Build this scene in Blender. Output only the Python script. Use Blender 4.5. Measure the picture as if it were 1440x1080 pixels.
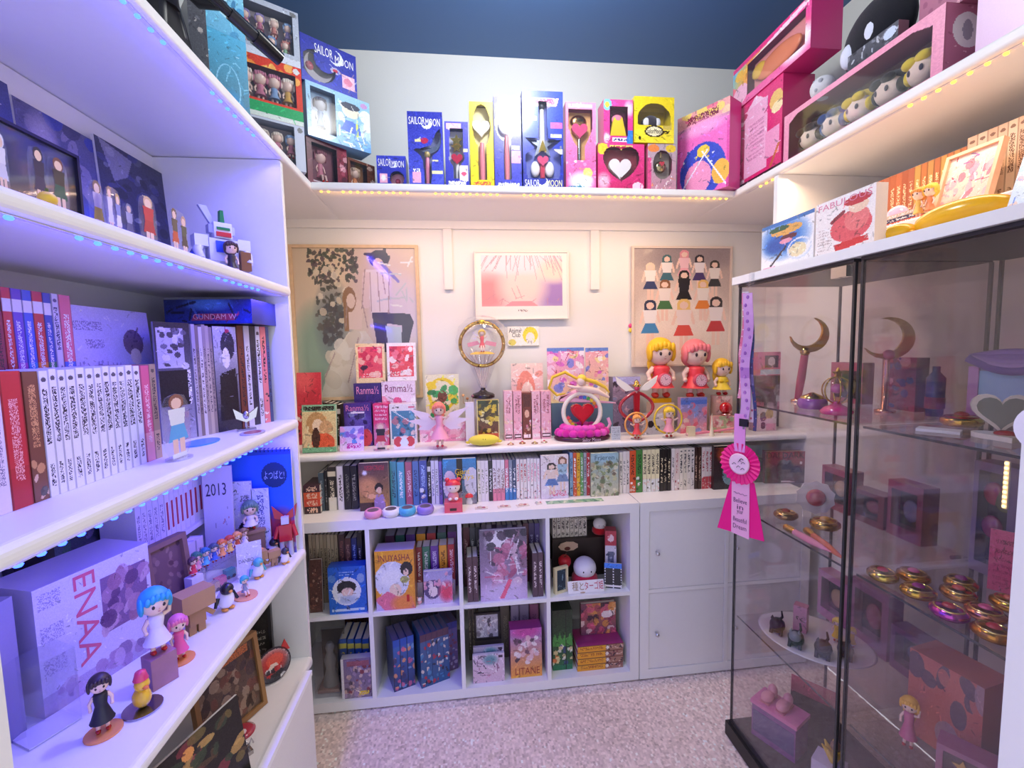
import bpy, math, random
import numpy as np
from mathutils import Vector, Matrix
for o in list(bpy.data.objects): bpy.data.objects.remove(o, do_unlink=True)
SC = bpy.context.scene
COL = SC.collection
PI = math.pi
# ---------------------------------------------------------------- camera
CAM = (0.7591, -1.7156, 1.4085); YAW, PITCH, ROLL, FPX = 0.1121, -0.0816, -0.0201, 630.3
FW, FH = 1440.0, 1080.0
def _axes():
    cy, sy, cp, sp = math.cos(YAW), math.sin(YAW), math.cos(PITCH), math.sin(PITCH)
    f = Vector((sy*cp, cy*cp, sp)); r = Vector((cy, -sy, 0)); u = r.cross(f)
    cr, sr = math.cos(ROLL), math.sin(ROLL)
    return r*cr + u*sr, -r*sr + u*cr, f
AXR, AXU, AXF = _axes(); CP = Vector(CAM)
cam_data = bpy.data.cameras.new('camera'); cam = bpy.data.objects.new('camera', cam_data); COL.objects.link(cam)
cam_data.sensor_fit = 'HORIZONTAL'; cam_data.sensor_width = 36.0; cam_data.lens = 36.0*FPX/FW
cam_data.clip_start = 0.02
cam.matrix_world = Matrix(((AXR.x, AXU.x, -AXF.x, CAM[0]), (AXR.y, AXU.y, -AXF.y, CAM[1]), (AXR.z, AXU.z, -AXF.z, CAM[2]), (0, 0, 0, 1)))
SC.camera = cam
# ---------------------------------------------------------------- world, exposure, main light
SC.view_settings.view_transform = 'Standard'; SC.view_settings.look = 'None'
SC.view_settings.gamma = 1.0; SC.view_settings.use_curve_mapping = False
SC.view_settings.exposure = 0.0
W = bpy.data.worlds.new('world'); SC.world = W; W.use_nodes = True
W.node_tree.nodes['Background'].inputs[0].default_value = (0.88, 0.90, 1.0, 1)
W.node_tree.nodes['Background'].inputs[1].default_value = 1.2
CEIL_Z = 2.72
def area(name, loc, rot, sx, sy, watt, colr, parent=None, shape='RECTANGLE', spread=None):
    d = bpy.data.lights.new(name, 'AREA'); d.shape = shape; d.size = sx; d.size_y = sy; d.energy = watt; d.color = colr
    if spread: d.spread = spread
    o = bpy.data.objects.new(name, d); COL.objects.link(o); o.location = loc; o.rotation_euler = rot
    if parent is not None: o.parent = parent
    return o
lamp = bpy.data.lights.new('ceiling_lamp_light', 'POINT'); lamp.energy = 21.0; lamp.color = (0.96, 1.0, 1.0); lamp.shadow_soft_size = 0.09
lamp_ob = bpy.data.objects.new('ceiling_lamp_light', lamp); COL.objects.link(lamp_ob); lamp_ob.location = (1.05, -0.40, 2.52)
# blue LED light under the left shelves, warm LED light under the top shelf (the strips themselves are built further down)
for zz, y0, y1, w in ((1.974, -1.15, -0.26, 3.6), (1.560, -1.15, -0.26, 2.7), (1.148, -1.15, -0.26, 3.2)):
    area('blue_led_light', (0.212, (y0+y1)/2, zz), (0, math.radians(-6), 0), 0.012, y1-y0, w, (0.06, 0.04, 1.0))
    area('blue_led_glow', (0.218, (y0+y1)/2, zz-0.014), (PI, 0, 0), 0.010, y1-y0, w*0.07, (0.04, 0.03, 1.0))
area('warm_led_light', (1.05, 0.058, 1.972), (math.radians(14), 0, 0), 1.50, 0.012, 6.0, (1.0, 0.64, 0.42))
area('warm_led_glow', (1.05, 0.045, 1.955), (PI, 0, 0), 1.56, 0.010, 0.22, (1.0, 0.55, 0.12))
area('warm_led_light', (1.905, -0.58, 1.972), (0, math.radians(14), 0), 0.012, 1.0, 3.0, (1.0, 0.66, 0.40))
# ---------------------------------------------------------------- pixel <-> world helpers (1440x1080 frame)
def ray(u, v): return AXF + AXR*((u-FW/2)/FPX) + AXU*((FH/2-v)/FPX)
def P(u, v, x=None, y=None, z=None):
    d = ray(u, v)
    t = (x-CP.x)/d.x if x is not None else (y-CP.y)/d.y if y is not None else (z-CP.z)/d.z
    return CP + d*t
def PJ(p):
    q = Vector(p)-CP; w = q.dot(AXF)
    return FW/2+FPX*q.dot(AXR)/w, FH/2-FPX*q.dot(AXU)/w
class Spot:  # where a thing stands: base corner (left as seen), yaw, width and height
    def __init__(s, loc, yaw, w, h): s.loc = Vector(loc); s.yaw = yaw; s.w = w; s.h = h
    pw = ph = None
    def art(s, c='#fff', c2=None, k=.85, mx=150):
        if s.pw is None:
            a = PJ(s.off(0, 0, 0)); b = PJ(s.off(s.w, 0, 0)); e = PJ(s.off(0, 0, s.h)); s.pw = math.hypot(a[0]-b[0], a[1]-b[1]); s.ph = math.hypot(a[0]-e[0], a[1]-e[1])
        return Art(max(3, min(mx, s.pw*k)), max(3, min(mx, s.ph*k)), c, c2)
    def off(s, dx=0, dy=0, dz=0):
        c, n = math.cos(s.yaw), math.sin(s.yaw)
        return s.loc + Vector((c*dx - n*dy, n*dx + c*dy, dz))
def spot(face, pl, ul, ur, vt, z0):
    """a front facing the aisle: 'B' on the plane y=pl, 'L' on x=pl (left case), 'R' on x=pl (right side)"""
    kw = {'y': pl} if face == 'B' else {'x': pl}
    def edge(u):
        a = P(u, vt, **kw); vb = PJ((a.x, a.y, z0))[1]
        return P(u, (vt+vb)/2, **kw)
    a, b = edge(ul), edge(ur); h = P((ul+ur)/2, vt, **kw).z - z0
    if face == 'B': return Spot((a.x, pl, z0), 0.0, b.x-a.x, h)
    if face == 'L': return Spot((pl, a.y, z0), PI/2, b.y-a.y, h)
    return Spot((pl, a.y, z0), -PI/2, a.y-b.y, h)
def spot2(lt, rt, ya, z0):   # a turned front from its two top corners
    a = P(lt[0], lt[1], y=ya); b = P(rt[0], rt[1], z=a.z)
    return Spot((a.x, a.y, z0), math.atan2(b.y-a.y, b.x-a.x), math.hypot(b.x-a.x, b.y-a.y), a.z-z0)
# ---------------------------------------------------------------- colours
def hexc(s):
    if not isinstance(s, str): return tuple(s)
    s = s.lstrip('#')
    if len(s) == 3: s = ''.join(c*2 for c in s)
    return tuple(int(s[i:i+2], 16)/255 for i in (0, 2, 4))
def lin(a):
    a = np.asarray(a, float); return np.where(a <= 0.04045, a/12.92, ((a+0.055)/1.055)**2.4)
# ---------------------------------------------------------------- materials: finishes that read the painted colour 'Col'
MATS = {}
def finish(name, rough=0.5, metal=0.0, spec=0.5, bump=0.0, bscale=200.0, mott=0.06, coat=0.0, trans=0.0, sheen=0.0, emit=0.0, alpha=None):
    m = bpy.data.materials.new(name); m.use_nodes = True; nt = m.node_tree; N = nt.nodes; L = nt.links
    b = N['Principled BSDF']; at = N.new('ShaderNodeAttribute'); at.attribute_name = 'Col'
    tc = N.new('ShaderNodeTexCoord'); nz = N.new('ShaderNodeTexNoise'); nz.inputs['Scale'].default_value = bscale; nz.inputs['Detail'].default_value = 3
    L.new(tc.outputs['Object'], nz.inputs['Vector'])
    mr = N.new('ShaderNodeMapRange'); mr.inputs['To Min'].default_value = 1-mott; mr.inputs['To Max'].default_value = 1+mott
    L.new(nz.outputs['Fac'], mr.inputs['Value'])
    mx = N.new('ShaderNodeVectorMath'); mx.operation = 'SCALE'; L.new(at.outputs['Color'], mx.inputs[0]); L.new(mr.outputs[0], mx.inputs['Scale'])
    L.new(mx.outputs[0], b.inputs['Base Color'])
    b.inputs['Roughness'].default_value = rough; b.inputs['Metallic'].default_value = metal; b.inputs['Specular IOR Level'].default_value = spec
    b.inputs['Coat Weight'].default_value = coat; b.inputs['Coat Roughness'].default_value = 0.1
    b.inputs['Transmission Weight'].default_value = trans; b.inputs['Sheen Weight'].default_value = sheen
    if emit: L.new(mx.outputs[0], b.inputs['Emission Color']); b.inputs['Emission Strength'].default_value = emit
    if bump:
        bp = N.new('ShaderNodeBump'); bp.inputs['Strength'].default_value = bump; bp.inputs['Distance'].default_value = 0.002
        L.new(nz.outputs['Fac'], bp.inputs['Height']); L.new(bp.outputs[0], b.inputs['Normal'])
    MATS[name] = m
    return m
finish('board', 0.42, spec=0.4, bump=0.05, bscale=60, mott=0.015)
finish('print', 0.34, coat=0.25, mott=0.05, bscale=300)
finish('paper', 0.8, spec=0.2, mott=0.05, bscale=400)
finish('plastic', 0.22, mott=0.02)
finish('satin', 0.45, mott=0.03)
finish('rubber', 0.7, spec=0.3, mott=0.04)
finish('metal', 0.18, metal=1.0, mott=0.04)
finish('cloth', 0.95, spec=0.1, bump=0.6, bscale=700, mott=0.12, sheen=0.3)
finish('gem', 0.06, spec=0.8, coat=0.6, mott=0.10, bscale=90)
finish('glow', 0.3, emit=4.0)
finish('wood', 0.5, mott=0.18, bscale=45)
def clear(name, tint, gloss, dust, rough=0.03, dustcol=(0.75, 0.72, 0.70)):   # thin clear sheet: see-through, mirror-like at a glance, a little dust
    m = bpy.data.materials.new(name); m.use_nodes = True; nt = m.node_tree; N = nt.nodes; L = nt.links
    for n in list(N): N.remove(n)
    out = N.new('ShaderNodeOutputMaterial'); tr = N.new('ShaderNodeBsdfTransparent'); tr.inputs[0].default_value = (*tint, 1)
    gl = N.new('ShaderNodeBsdfGlossy'); gl.inputs['Roughness'].default_value = rough; gl.inputs['Color'].default_value = (1, 1, 1, 1)
    df = N.new('ShaderNodeBsdfDiffuse'); df.inputs[0].default_value = (*dustcol, 1)
    lw = N.new('ShaderNodeLayerWeight'); lw.inputs[0].default_value = 0.5; pw = N.new('ShaderNodeMath'); pw.operation = 'POWER'; pw.inputs[1].default_value = 4.0; L.new(lw.outputs['Facing'], pw.inputs[0])
    fr = N.new('ShaderNodeMath'); fr.operation = 'MULTIPLY_ADD'; fr.inputs[1].default_value = 0.7; fr.inputs[2].default_value = gloss; L.new(pw.outputs[0], fr.inputs[0])
    nz = N.new('ShaderNodeTexNoise'); nz.inputs['Scale'].default_value = 5.0; nz.inputs['Detail'].default_value = 6
    tc = N.new('ShaderNodeTexCoord'); L.new(tc.outputs['Object'], nz.inputs['Vector'])
    mr = N.new('ShaderNodeMapRange'); mr.inputs['From Min'].default_value = 0.3; mr.inputs['From Max'].default_value = 0.8
    mr.inputs['To Min'].default_value = dust*0.5; mr.inputs['To Max'].default_value = dust*1.6; L.new(nz.outputs['Fac'], mr.inputs['Value'])
    a = N.new('ShaderNodeMixShader'); L.new(mr.outputs[0], a.inputs[0]); L.new(tr.outputs[0], a.inputs[1]); L.new(df.outputs[0], a.inputs[2])
    c = N.new('ShaderNodeMixShader'); L.new(fr.outputs[0], c.inputs[0]); L.new(a.outputs[0], c.inputs[1]); L.new(gl.outputs[0], c.inputs[2])
    L.new(c.outputs[0], out.inputs[0]); MATS[name] = m
    return m
clear('cabinet_glass', (0.955, 0.945, 0.95), .035, 0.02)
clear('film', (0.98, 0.98, 0.985), .03, 0.015, rough=0.06)
clear('acrylic', (0.94, 0.95, 0.97), .04, 0.04, rough=0.05, dustcol=(0.85, 0.87, 0.95))
# ---------------------------------------------------------------- painting flat prints (no pictures are loaded: rasters are drawn here, one colour per small face)
class Art:
    def __init__(s, w, h, c='#fff', c2=None):
        s.w, s.h = int(w), int(h); s.a = np.zeros((s.h, s.w, 3)); s.m = np.ones((s.h, s.w), bool)
        s.X, s.Y = np.meshgrid((np.arange(s.w)+.5)/s.w, (np.arange(s.h)+.5)/s.h)
        s.ar = s.h/s.w
        c = np.array(hexc(c)); c2 = c if c2 is None else np.array(hexc(c2))
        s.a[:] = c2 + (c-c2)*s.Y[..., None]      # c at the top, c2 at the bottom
    def put(s, k, c, al=1.0): s.a[k] = s.a[k]*(1-al) + np.array(hexc(c))*al; return s
    def rect(s, x0, y0, x1, y1, c, al=1.0): return s.put((s.X >= x0) & (s.X < x1) & (s.Y >= y0) & (s.Y < y1), c, al)
    def _el(s, x, y, rx, ry, rot=0):
        dx, dy = s.X-x, (s.Y-y)*s.ar; ry = ry*s.ar; c, n = math.cos(rot), math.sin(rot)
        return ((dx*c+dy*n)/rx)**2 + ((-dx*n+dy*c)/ry)**2
    def ell(s, x, y, rx, ry, c, al=1.0, rot=0): return s.put(s._el(x, y, rx, ry, rot) < 1, c, al)
    def soft(s, x, y, rx, ry, c, al=1.0, rot=0):
        k = np.clip(1.2-s._el(x, y, rx, ry, rot), 0, 1)[..., None]*al; s.a = s.a*(1-k)+np.array(hexc(c))*k; return s
    def ring(s, x, y, rx, ry, t, c):
        return s.put((s._el(x, y, rx, ry) < 1) & (s._el(x, y, rx-t, ry-t/s.ar) > 1), c)
    def moon(s, x, y, r, dx, dy, c, rr=.9):
        return s.put((s._el(x, y, r, r/s.ar) < 1) & (s._el(x+dx, y+dy, r*rr, r*rr/s.ar) > 1), c)
    def inpoly(s, pts):
        k = np.zeros(s.X.shape, bool); n = len(pts)
        for i in range(n):
            (x0, y0), (x1, y1) = pts[i], pts[(i+1) % n]
            if y0 == y1: continue
            k ^= ((s.Y < max(y0, y1)) & (s.Y >= min(y0, y1)) & (s.X < x0+(s.Y-y0)*(x1-x0)/(y1-y0)))
        return k
    def poly(s, pts, c, al=1.0): return s.put(s.inpoly(pts), c, al)
    def line(s, x0, y0, x1, y1, t, c, al=1.0):
        dx, dy = x1-x0, (y1-y0)*s.ar; L = dx*dx+dy*dy+1e-9
        q = np.clip(((s.X-x0)*dx+(s.Y-y0)*s.ar*dy)/L, 0, 1)
        return s.put(np.hypot(s.X-x0-q*dx, (s.Y-y0)*s.ar-q*dy) < t, c, al)
    def heartk(s, x, y, r):
        u, v = (s.X-x)/r, (s.Y-y)*s.ar/r
        return (u*u+v*v-1)**3 - u*u*v**3 < 0
    def heart(s, x, y, r, c, al=1.0): return s.put(s.heartk(x, y, r), c, al)
    def blobs(s, seed, cols, n=14, box=(0, 0, 1, 1), size=(.05, .16), al=.85):
        r = random.Random(seed)
        for _ in range(n):
            s.ell(r.uniform(box[0], box[2]), r.uniform(box[1], box[3]), r.uniform(*size), r.uniform(*size)/max(s.ar, .5), r.choice(cols), al, r.uniform(0, 3))
        return s
    def strokes(s, seed, cols, n=10, box=(0, 0, 1, 1), t=.012, ln=.25):
        r = random.Random(seed)
        for _ in range(n):
            x, y, a = r.uniform(box[0], box[2]), r.uniform(box[1], box[3]), r.uniform(0, 6.3)
            s.line(x, y, x+ln*math.cos(a)*r.random(), y+ln*math.sin(a)*r.random()/s.ar, t, r.choice(cols), .9)
        return s
    def speck(s, seed, amt=.08):
        s.a = np.clip(s.a + np.random.RandomState(seed).uniform(-amt, amt, (s.h, s.w, 1)), 0, 1); return s
    def scrib(s, x0, y0, x1, y1, c, rows=1, seed=1, vert=False, fill=.6):     # print too small to read
        r = np.random.RandomState(seed); k = (s.X >= x0) & (s.X < x1) & (s.Y >= y0) & (s.Y < y1)
        n = r.rand(s.h, s.w) < fill
        g = ((s.X-x0)/(x1-x0)) if vert else ((s.Y-y0)/(y1-y0))
        k &= (np.floor(g*(2*rows-1)+1e-6) % 2 == 0) & n
        return s.put(k, c)
    def figure(s, x, y, h, hair, top, low, skin='#f3d3c0', w=.34):          # a plain faceless standing person
        u = h; a = 1/s.ar if s.ar else 1
        W = u*s.ar*w
        s.poly([(x-W*.44, y+h*.9), (x+W*.44, y+h*.9), (x+W*.5, y+h*.62), (x-W*.5, y+h*.62)], hair, .9)
        s.line(x-W*.5, y+h*.72, x-W*.75, y+h*.5, W*.10, skin); s.line(x+W*.5, y+h*.72, x+W*.7, y+h*.52, W*.10, skin)
        s.ell(x, y+h*.87, W*.46, h*.10, hair); s.ell(x, y+h*.845, W*.30, h*.07, skin)
        s.poly([(x-W*.55, y+h*.76), (x+W*.55, y+h*.76), (x+W*.38, y+h*.45), (x-W*.38, y+h*.45)], top)
        s.poly([(x-W*.38, y+h*.48), (x+W*.38, y+h*.48), (x+W*.7, y+h*.28), (x-W*.7, y+h*.28)], low)
        s.rect(x-W*.3, y, x-W*.05, y+h*.28, skin); s.rect(x+W*.05, y, x+W*.3, y+h*.28, skin)
        return s
    def win(s, k): s.m &= ~k; return s
    def winrect(s, x0, y0, x1, y1): return s.win((s.X >= x0) & (s.X < x1) & (s.Y >= y0) & (s.Y < y1))
    def winell(s, x, y, rx, ry): return s.win(s._el(x, y, rx, ry) < 1)
# ---------------------------------------------------------------- mesh builder
class M:
    def __init__(s): s.V = []; s.F = []; s.n = 0
    def add(s, v, f, c, sm=False):
        v = np.asarray(v, float).reshape(-1, 3); s.V.append(v)
        if isinstance(f, np.ndarray): fs = [f]
        else:
            by = {}
            for q in f: by.setdefault(len(q), []).append(q)
            fs = [np.array(q) for q in by.values()]
        for q in fs:
            cc = np.asarray(c, float) if isinstance(c, np.ndarray) else np.tile(lin(hexc(c)), (len(q), 1))
            s.F.append((q+s.n, cc, sm))
        s.n += len(v); return s
    def box(s, x0, y0, z0, x1, y1, z1, c, skip=''):
        v = [(x0,y0,z0),(x1,y0,z0),(x1,y1,z0),(x0,y1,z0),(x0,y0,z1),(x1,y0,z1),(x1,y1,z1),(x0,y1,z1)]
        f = {'d':(0,3,2,1),'u':(4,5,6,7),'f':(0,1,5,4),'b':(2,3,7,6),'r':(1,2,6,5),'l':(3,0,4,7)}
        return s.add(v, [q for k, q in f.items() if k not in skip], c)
    def grid(s, x0, z0, x1, z1, y, art, back=False):          # art as a front face looking to -Y
        w, h = art.w, art.h
        X, Z = np.meshgrid(np.linspace(x0, x1, w+1), np.linspace(z0, z1, h+1))
        v = np.stack([X, np.full_like(X, y), Z], -1).reshape(-1, 3)
        i = (np.arange(h)[:, None]*(w+1)+np.arange(w)[None]).ravel()
        q = np.stack([i, i+1, i+w+2, i+w+1], 1); c = lin(np.clip(art.a, 0, 1)).reshape(-1, 3); k = art.m.ravel()
        return s.add(v, q[k] if not back else q[k][:, ::-1], c[k])
    def prism(s, pts, y0, y1, c, cf=None, sm=False):           # polygon in XZ pushed along Y
        n = len(pts)
        v = [(x, y0, z) for x, z in pts]+[(x, y1, z) for x, z in pts]
        s.add(v, [(i, i+n, (i+1) % n+n, (i+1) % n) for i in range(n)], c, sm)
        s.add(v[:n], [tuple(range(n))], cf or c); return s.add(v[n:], [tuple(range(n))[::-1]], cf or c)
    def lathe(s, o, prof, c, n=16, sm=True, sx=1.0, sy=1.0):
        v = []; f = []
        for r, z in prof: v += [(o[0]+sx*r*math.cos(2*PI*i/n), o[1]+sy*r*math.sin(2*PI*i/n), o[2]+z) for i in range(n)]
        for k in range(len(prof)-1): f += [(k*n+i, k*n+(i+1) % n, (k+1)*n+(i+1) % n, (k+1)*n+i) for i in range(n)]
        s.add(v, f, c, sm)
        b = (len(prof)-1)*n
        if prof[0][0] > 1e-6: s.add(v[:n], [tuple(range(n))[::-1]], c)
        if prof[-1][0] > 1e-6: s.add(v[b:], [tuple(range(n))], c)
        return s
    def ball(s, o, r, c, nu=12, nv=8, rot=None, cut=None):
        r = (r, r, r) if not isinstance(r, (tuple, list)) else r; v = []; f = []; top = PI if cut is None else cut
        for j in range(nv+1):
            t = top*j/nv
            v += [(math.sin(t)*math.cos(2*PI*i/nu), math.sin(t)*math.sin(2*PI*i/nu), math.cos(t)) for i in range(nu)]
        v = np.array(v)*np.array(r)
        if rot is not None: v = v @ np.array(rot.to_3x3()).T
        for j in range(nv): f += [(j*nu+i, (j+1)*nu+i, (j+1)*nu+(i+1) % nu, j*nu+(i+1) % nu) for i in range(nu)]
        return s.add(v+np.array(o), f, c, True)
    def tube(s, pts, r, c, n=7, sm=True):
        pts = [Vector(p) for p in pts]; rs = r if isinstance(r, (list, tuple)) else [r]*len(pts); v = []; f = []; prev = None
        for i, p in enumerate(pts):
            d = (pts[min(i+1, len(pts)-1)]-pts[max(i-1, 0)]).normalized()
            a = prev - d*prev.dot(d) if prev is not None else d.cross(Vector((0, 0, 1)) if abs(d.z) < .9 else Vector((1, 0, 0)))
            if a.length < 1e-6: a = d.orthogonal()
            a.normalize(); prev = a; b = d.cross(a)
            v += [tuple(p+(a*math.cos(2*PI*k/n)+b*math.sin(2*PI*k/n))*rs[i]) for k in range(n)]
        for i in range(len(pts)-1): f += [(i*n+k, i*n+(k+1) % n, (i+1)*n+(k+1) % n, (i+1)*n+k) for k in range(n)]
        s.add(v, f, c, sm); e = (len(pts)-1)*n
        s.add(v[:n], [tuple(range(n))[::-1]], c); return s.add(v[e:], [tuple(range(n))], c)
    def cyl(s, p, q, r, c, n=12, r1=None): return s.tube([p, q], [r, r if r1 is None else r1], c, n)
    def xf(s, mat, start=0):
        R = np.array(mat.to_3x3()); t = np.array(mat.translation)
        for i in range(start, len(s.V)): s.V[i] = s.V[i] @ R.T + t
        return s
    def obj(s, name, mat, parent=None, loc=None, rot=None):
        me = bpy.data.meshes.new(name); v = np.concatenate(s.V)
        tot = np.concatenate([np.full(len(q), q.shape[1]) for q, _, _ in s.F]); li = np.concatenate([q.ravel() for q, _, _ in s.F])
        me.vertices.add(len(v)); me.vertices.foreach_set('co', v.ravel().astype(np.float32))
        me.loops.add(len(li)); me.loops.foreach_set('vertex_index', li.astype(np.int32))
        me.polygons.add(len(tot)); me.polygons.foreach_set('loop_start', (np.cumsum(tot)-tot).astype(np.int32))
        me.polygons.foreach_set('loop_total', tot.astype(np.int32))
        me.polygons.foreach_set('use_smooth', np.concatenate([np.full(len(q), sm) for q, _, sm in s.F]))
        fc = np.concatenate([c for _, c, _ in s.F]); cc = np.ones((len(li), 4), np.float32); cc[:, :3] = np.repeat(fc, tot, axis=0)
        at = me.attributes.new('Col', 'FLOAT_COLOR', 'CORNER'); at.data.foreach_set('color', cc.ravel())
        me.update(calc_edges=True); me.materials.append(MATS[mat])
        o = bpy.data.objects.new(name, me); COL.objects.link(o)
        if parent is not None: o.parent = parent
        if loc is not None: o.location = loc
        if rot is not None: o.rotation_euler = rot
        return o
# ---------------------------------------------------------------- things
LABELS = {}
def tag(o, label, cat, group=None, kind=None):
    if label: 
        if label in LABELS and not (group and LABELS[label] == group): print('DUPLICATE LABEL', label)
        LABELS[label] = group; o['label'] = label
    if cat: o['category'] = cat
    if group: o['group'] = group
    if kind: o['kind'] = kind
    return o
def thing(name, label, cat, loc=(0, 0, 0), rz=0.0, group=None, tilt=0.0):
    o = bpy.data.objects.new(name, None); o.empty_display_size = .02; COL.objects.link(o)
    o.location = loc; o.rotation_euler = (tilt, 0, rz); return tag(o, label, cat, group)
def struct(o): o['kind'] = 'structure'; return o
TEXTS = []
def text(parent, s, x0, z0, x1, z1, y=-.0006, c='#fff', mat='print', name='lettering', rot=0.0, squash=True, vert=False):
    TEXTS.append((parent, s, x0, z0, x1, z1, y, c, mat, name, rot, squash))
def flush_texts():     # every lettering is set in type, turned into a mesh and fitted to its place on its thing
    tmp = []
    for T in TEXTS:
        cu = bpy.data.curves.new('type', 'FONT'); cu.body = T[1]; cu.resolution_u = 2; cu.align_x = 'CENTER'
        o = bpy.data.objects.new('type', cu); COL.objects.link(o); tmp.append(o)
    dg = bpy.context.evaluated_depsgraph_get(); dg.update()
    for T, o in zip(TEXTS, tmp):
        parent, s, x0, z0, x1, z1, y, c, mat, name, rot, squash = T
        me = bpy.data.meshes.new_from_object(o.evaluated_get(dg)); n = len(me.vertices)
        if n == 0: continue
        v = np.zeros(n*3); me.vertices.foreach_get('co', v); v = v.reshape(-1, 3)
        lo, hi = v.min(0), v.max(0); sz = np.maximum(hi-lo, 1e-6); p = (v-(lo+hi)/2)
        if rot == 90: bw, bh = z1-z0, x1-x0
        else: bw, bh = x1-x0, z1-z0
        sx, sy = bw/sz[0], bh/sz[1]
        if not squash: sx = sy = min(sx, sy)
        px, pz = p[:, 0]*sx, p[:, 1]*sy
        if rot == 90: px, pz = pz, -px            # reads downwards, as on a spine
        elif rot: a = math.radians(rot); px, pz = px*math.cos(a)-pz*math.sin(a), px*math.sin(a)+pz*math.cos(a)
        w = np.stack([(x0+x1)/2+px, np.full(n, y), (z0+z1)/2+pz], 1)
        me.vertices.foreach_set('co', w.ravel()); me.name = name
        cc = np.ones((len(me.loops), 4), np.float32); cc[:, :3] = lin(hexc(c))
        at = me.attributes.new('Col', 'FLOAT_COLOR', 'CORNER'); at.data.foreach_set('color', cc.ravel())
        me.materials.clear(); me.materials.append(MATS[mat]); me.update()
        q = bpy.data.objects.new(name, me); COL.objects.link(q); q.parent = parent
    for o in tmp:
        d = o.data; bpy.data.objects.remove(o); bpy.data.curves.remove(d)
ORD = ['first','second','third','fourth','fifth','sixth','seventh','eighth','ninth','tenth','eleventh','twelfth','thirteenth','fourteenth','fifteenth','sixteenth','seventeenth','eighteenth','nineteenth','twentieth','twenty-first','twenty-second','twenty-third','twenty-fourth','twenty-fifth','twenty-sixth','twenty-seventh','twenty-eighth','twenty-ninth','thirtieth']
# ================================================================ the room
SC.cycles.transparent_max_bounces = 24; SC.cycles.max_bounces = 6; SC.cycles.diffuse_bounces = 3; SC.cycles.glossy_bounces = 3; SC.cycles.transmission_bounces = 4
SC.cycles.caustics_reflective = False; SC.cycles.caustics_refractive = False
XL, XR, YB, YF = -0.13, 2.30, 0.42, -1.30
def walls():
    for nm, b, c in (('wall_back', (XL-.1, YB, 0, XR+.1, YB+.1, CEIL_Z), '#f1f1ec'), ('wall_left', (XL-.1, YF, 0, XL, YB, CEIL_Z), '#f1f1ec'),
                     ('wall_right', (XR, YF, 0, XR+.1, YB, CEIL_Z), '#efeee8'), ('wall_front', (1.60, YF-.1, 0, XR+.1, YF, CEIL_Z), '#efeee8')):
        m = M(); m.box(*b, c); struct(m.obj(nm, 'satin'))
    m = M(); m.box(XL-.1, YF-.9, CEIL_Z, XR+.1, YB+.1, CEIL_Z+.08, '#3f6394'); struct(m.obj('ceiling', 'satin'))
    # door casing at the right of the doorway
    m = M(); m.box(1.512, -1.315, 0, 1.605, -1.198, 2.2, '#f3f2f0'); m.box(1.520, -1.198, 0, 1.597, -1.192, 2.2, '#f3f2f0'); struct(m.obj('trim_1', 'board'))
    # carpet: short cut pile as a bumpy sheet
    r = np.random.RandomState(3); nx, ny = 330, 300
    X, Y = np.meshgrid(np.linspace(XL, XR, nx+1), np.linspace(-2.2, YB, ny+1))
    Z = -0.006+r.uniform(-.003, .003, X.shape); v = np.stack([X, Y, Z], -1).reshape(-1, 3)
    i = (np.arange(ny)[:, None]*(nx+1)+np.arange(nx)[None]).ravel(); q = np.stack([i, i+1, i+nx+2, i+nx+1], 1)
    k = np.clip(r.normal(0, .06, len(q)), -.16, .16)[:, None]
    big = (np.sin(X*5.1+np.sin(Y*7)*1.3)*np.sin(Y*6.2+X*2))[:-1, :-1].ravel()[:, None]*.035
    m = M(); m.add(v, q, lin(np.clip(np.array(hexc('#ecd8cd'))+k+big, 0, 1)), True); m.box(XL, -2.2, -.1, XR, YB, -.03, '#776a60')
    o = struct(m.obj('floor', 'cloth'))
    # cleat and battens that carry the top shelf
    m = M(); m.box(XL, .402, 1.955, XR, YB, 1.99, '#f3f0ea'); struct(m.obj('trim_2', 'board'))
    for n, (ul, ur) in enumerate(((624, 636), (831, 843))):
        a, b = P(ul, 365, y=.402), P(ur, 365, y=.402); zb = P(ul, 407, y=.402).z
        m = M(); m.box(a.x, .402, zb, b.x, YB, 1.954, '#f3f0ea'); struct(m.obj('trim_%d' % (n+3), 'board'))
walls()
WHITE = '#f4f3f2'
def rounded(x0, z0, x1, z1, r=.008, k=4):      # section of a board whose right-hand (front) edge is rounded
    p = [(x0, z0), (x0, z1)]
    p += [(x1-r+r*math.sin(PI/2*i/k), z1-r+r*math.cos(PI/2*i/k)) for i in range(k+1)]
    p += [(x1-r+r*math.cos(PI/2*i/k), z0+r-r*math.sin(PI/2*i/k)) for i in range(k+1)]
    return p
def board_x(m, x0, x1, y0, y1, z0, z1, r=.008, c=WHITE):     # front edge looks to +x, runs along y
    m.prism(rounded(x0, z0, x1, z1, r), y0, y1, c)
def board_y(m, x0, x1, yf, yb, z0, z1, r=.008, c=WHITE):     # front edge looks to -y, runs along x
    s = len(m.V); m.prism(rounded(-yb, z0, -yf, z1, r), x0, x1, c)
    for i in range(s, len(m.V)): m.V[i] = m.V[i][:, [1, 0, 2]]*np.array([1, -1, 1])
def board_r(m, xf, xb, y0, y1, z0, z1, r=.008, c=WHITE):     # front edge looks to -x
    s = len(m.V); m.prism(rounded(-xb, z0, -xf, z1, r), y0, y1, c)
    for i in range(s, len(m.V)): m.V[i] = m.V[i]*np.array([-1, 1, 1])
TOPZ, MIDZ, KZ = 2.018, 0.995, 0.764
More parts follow.
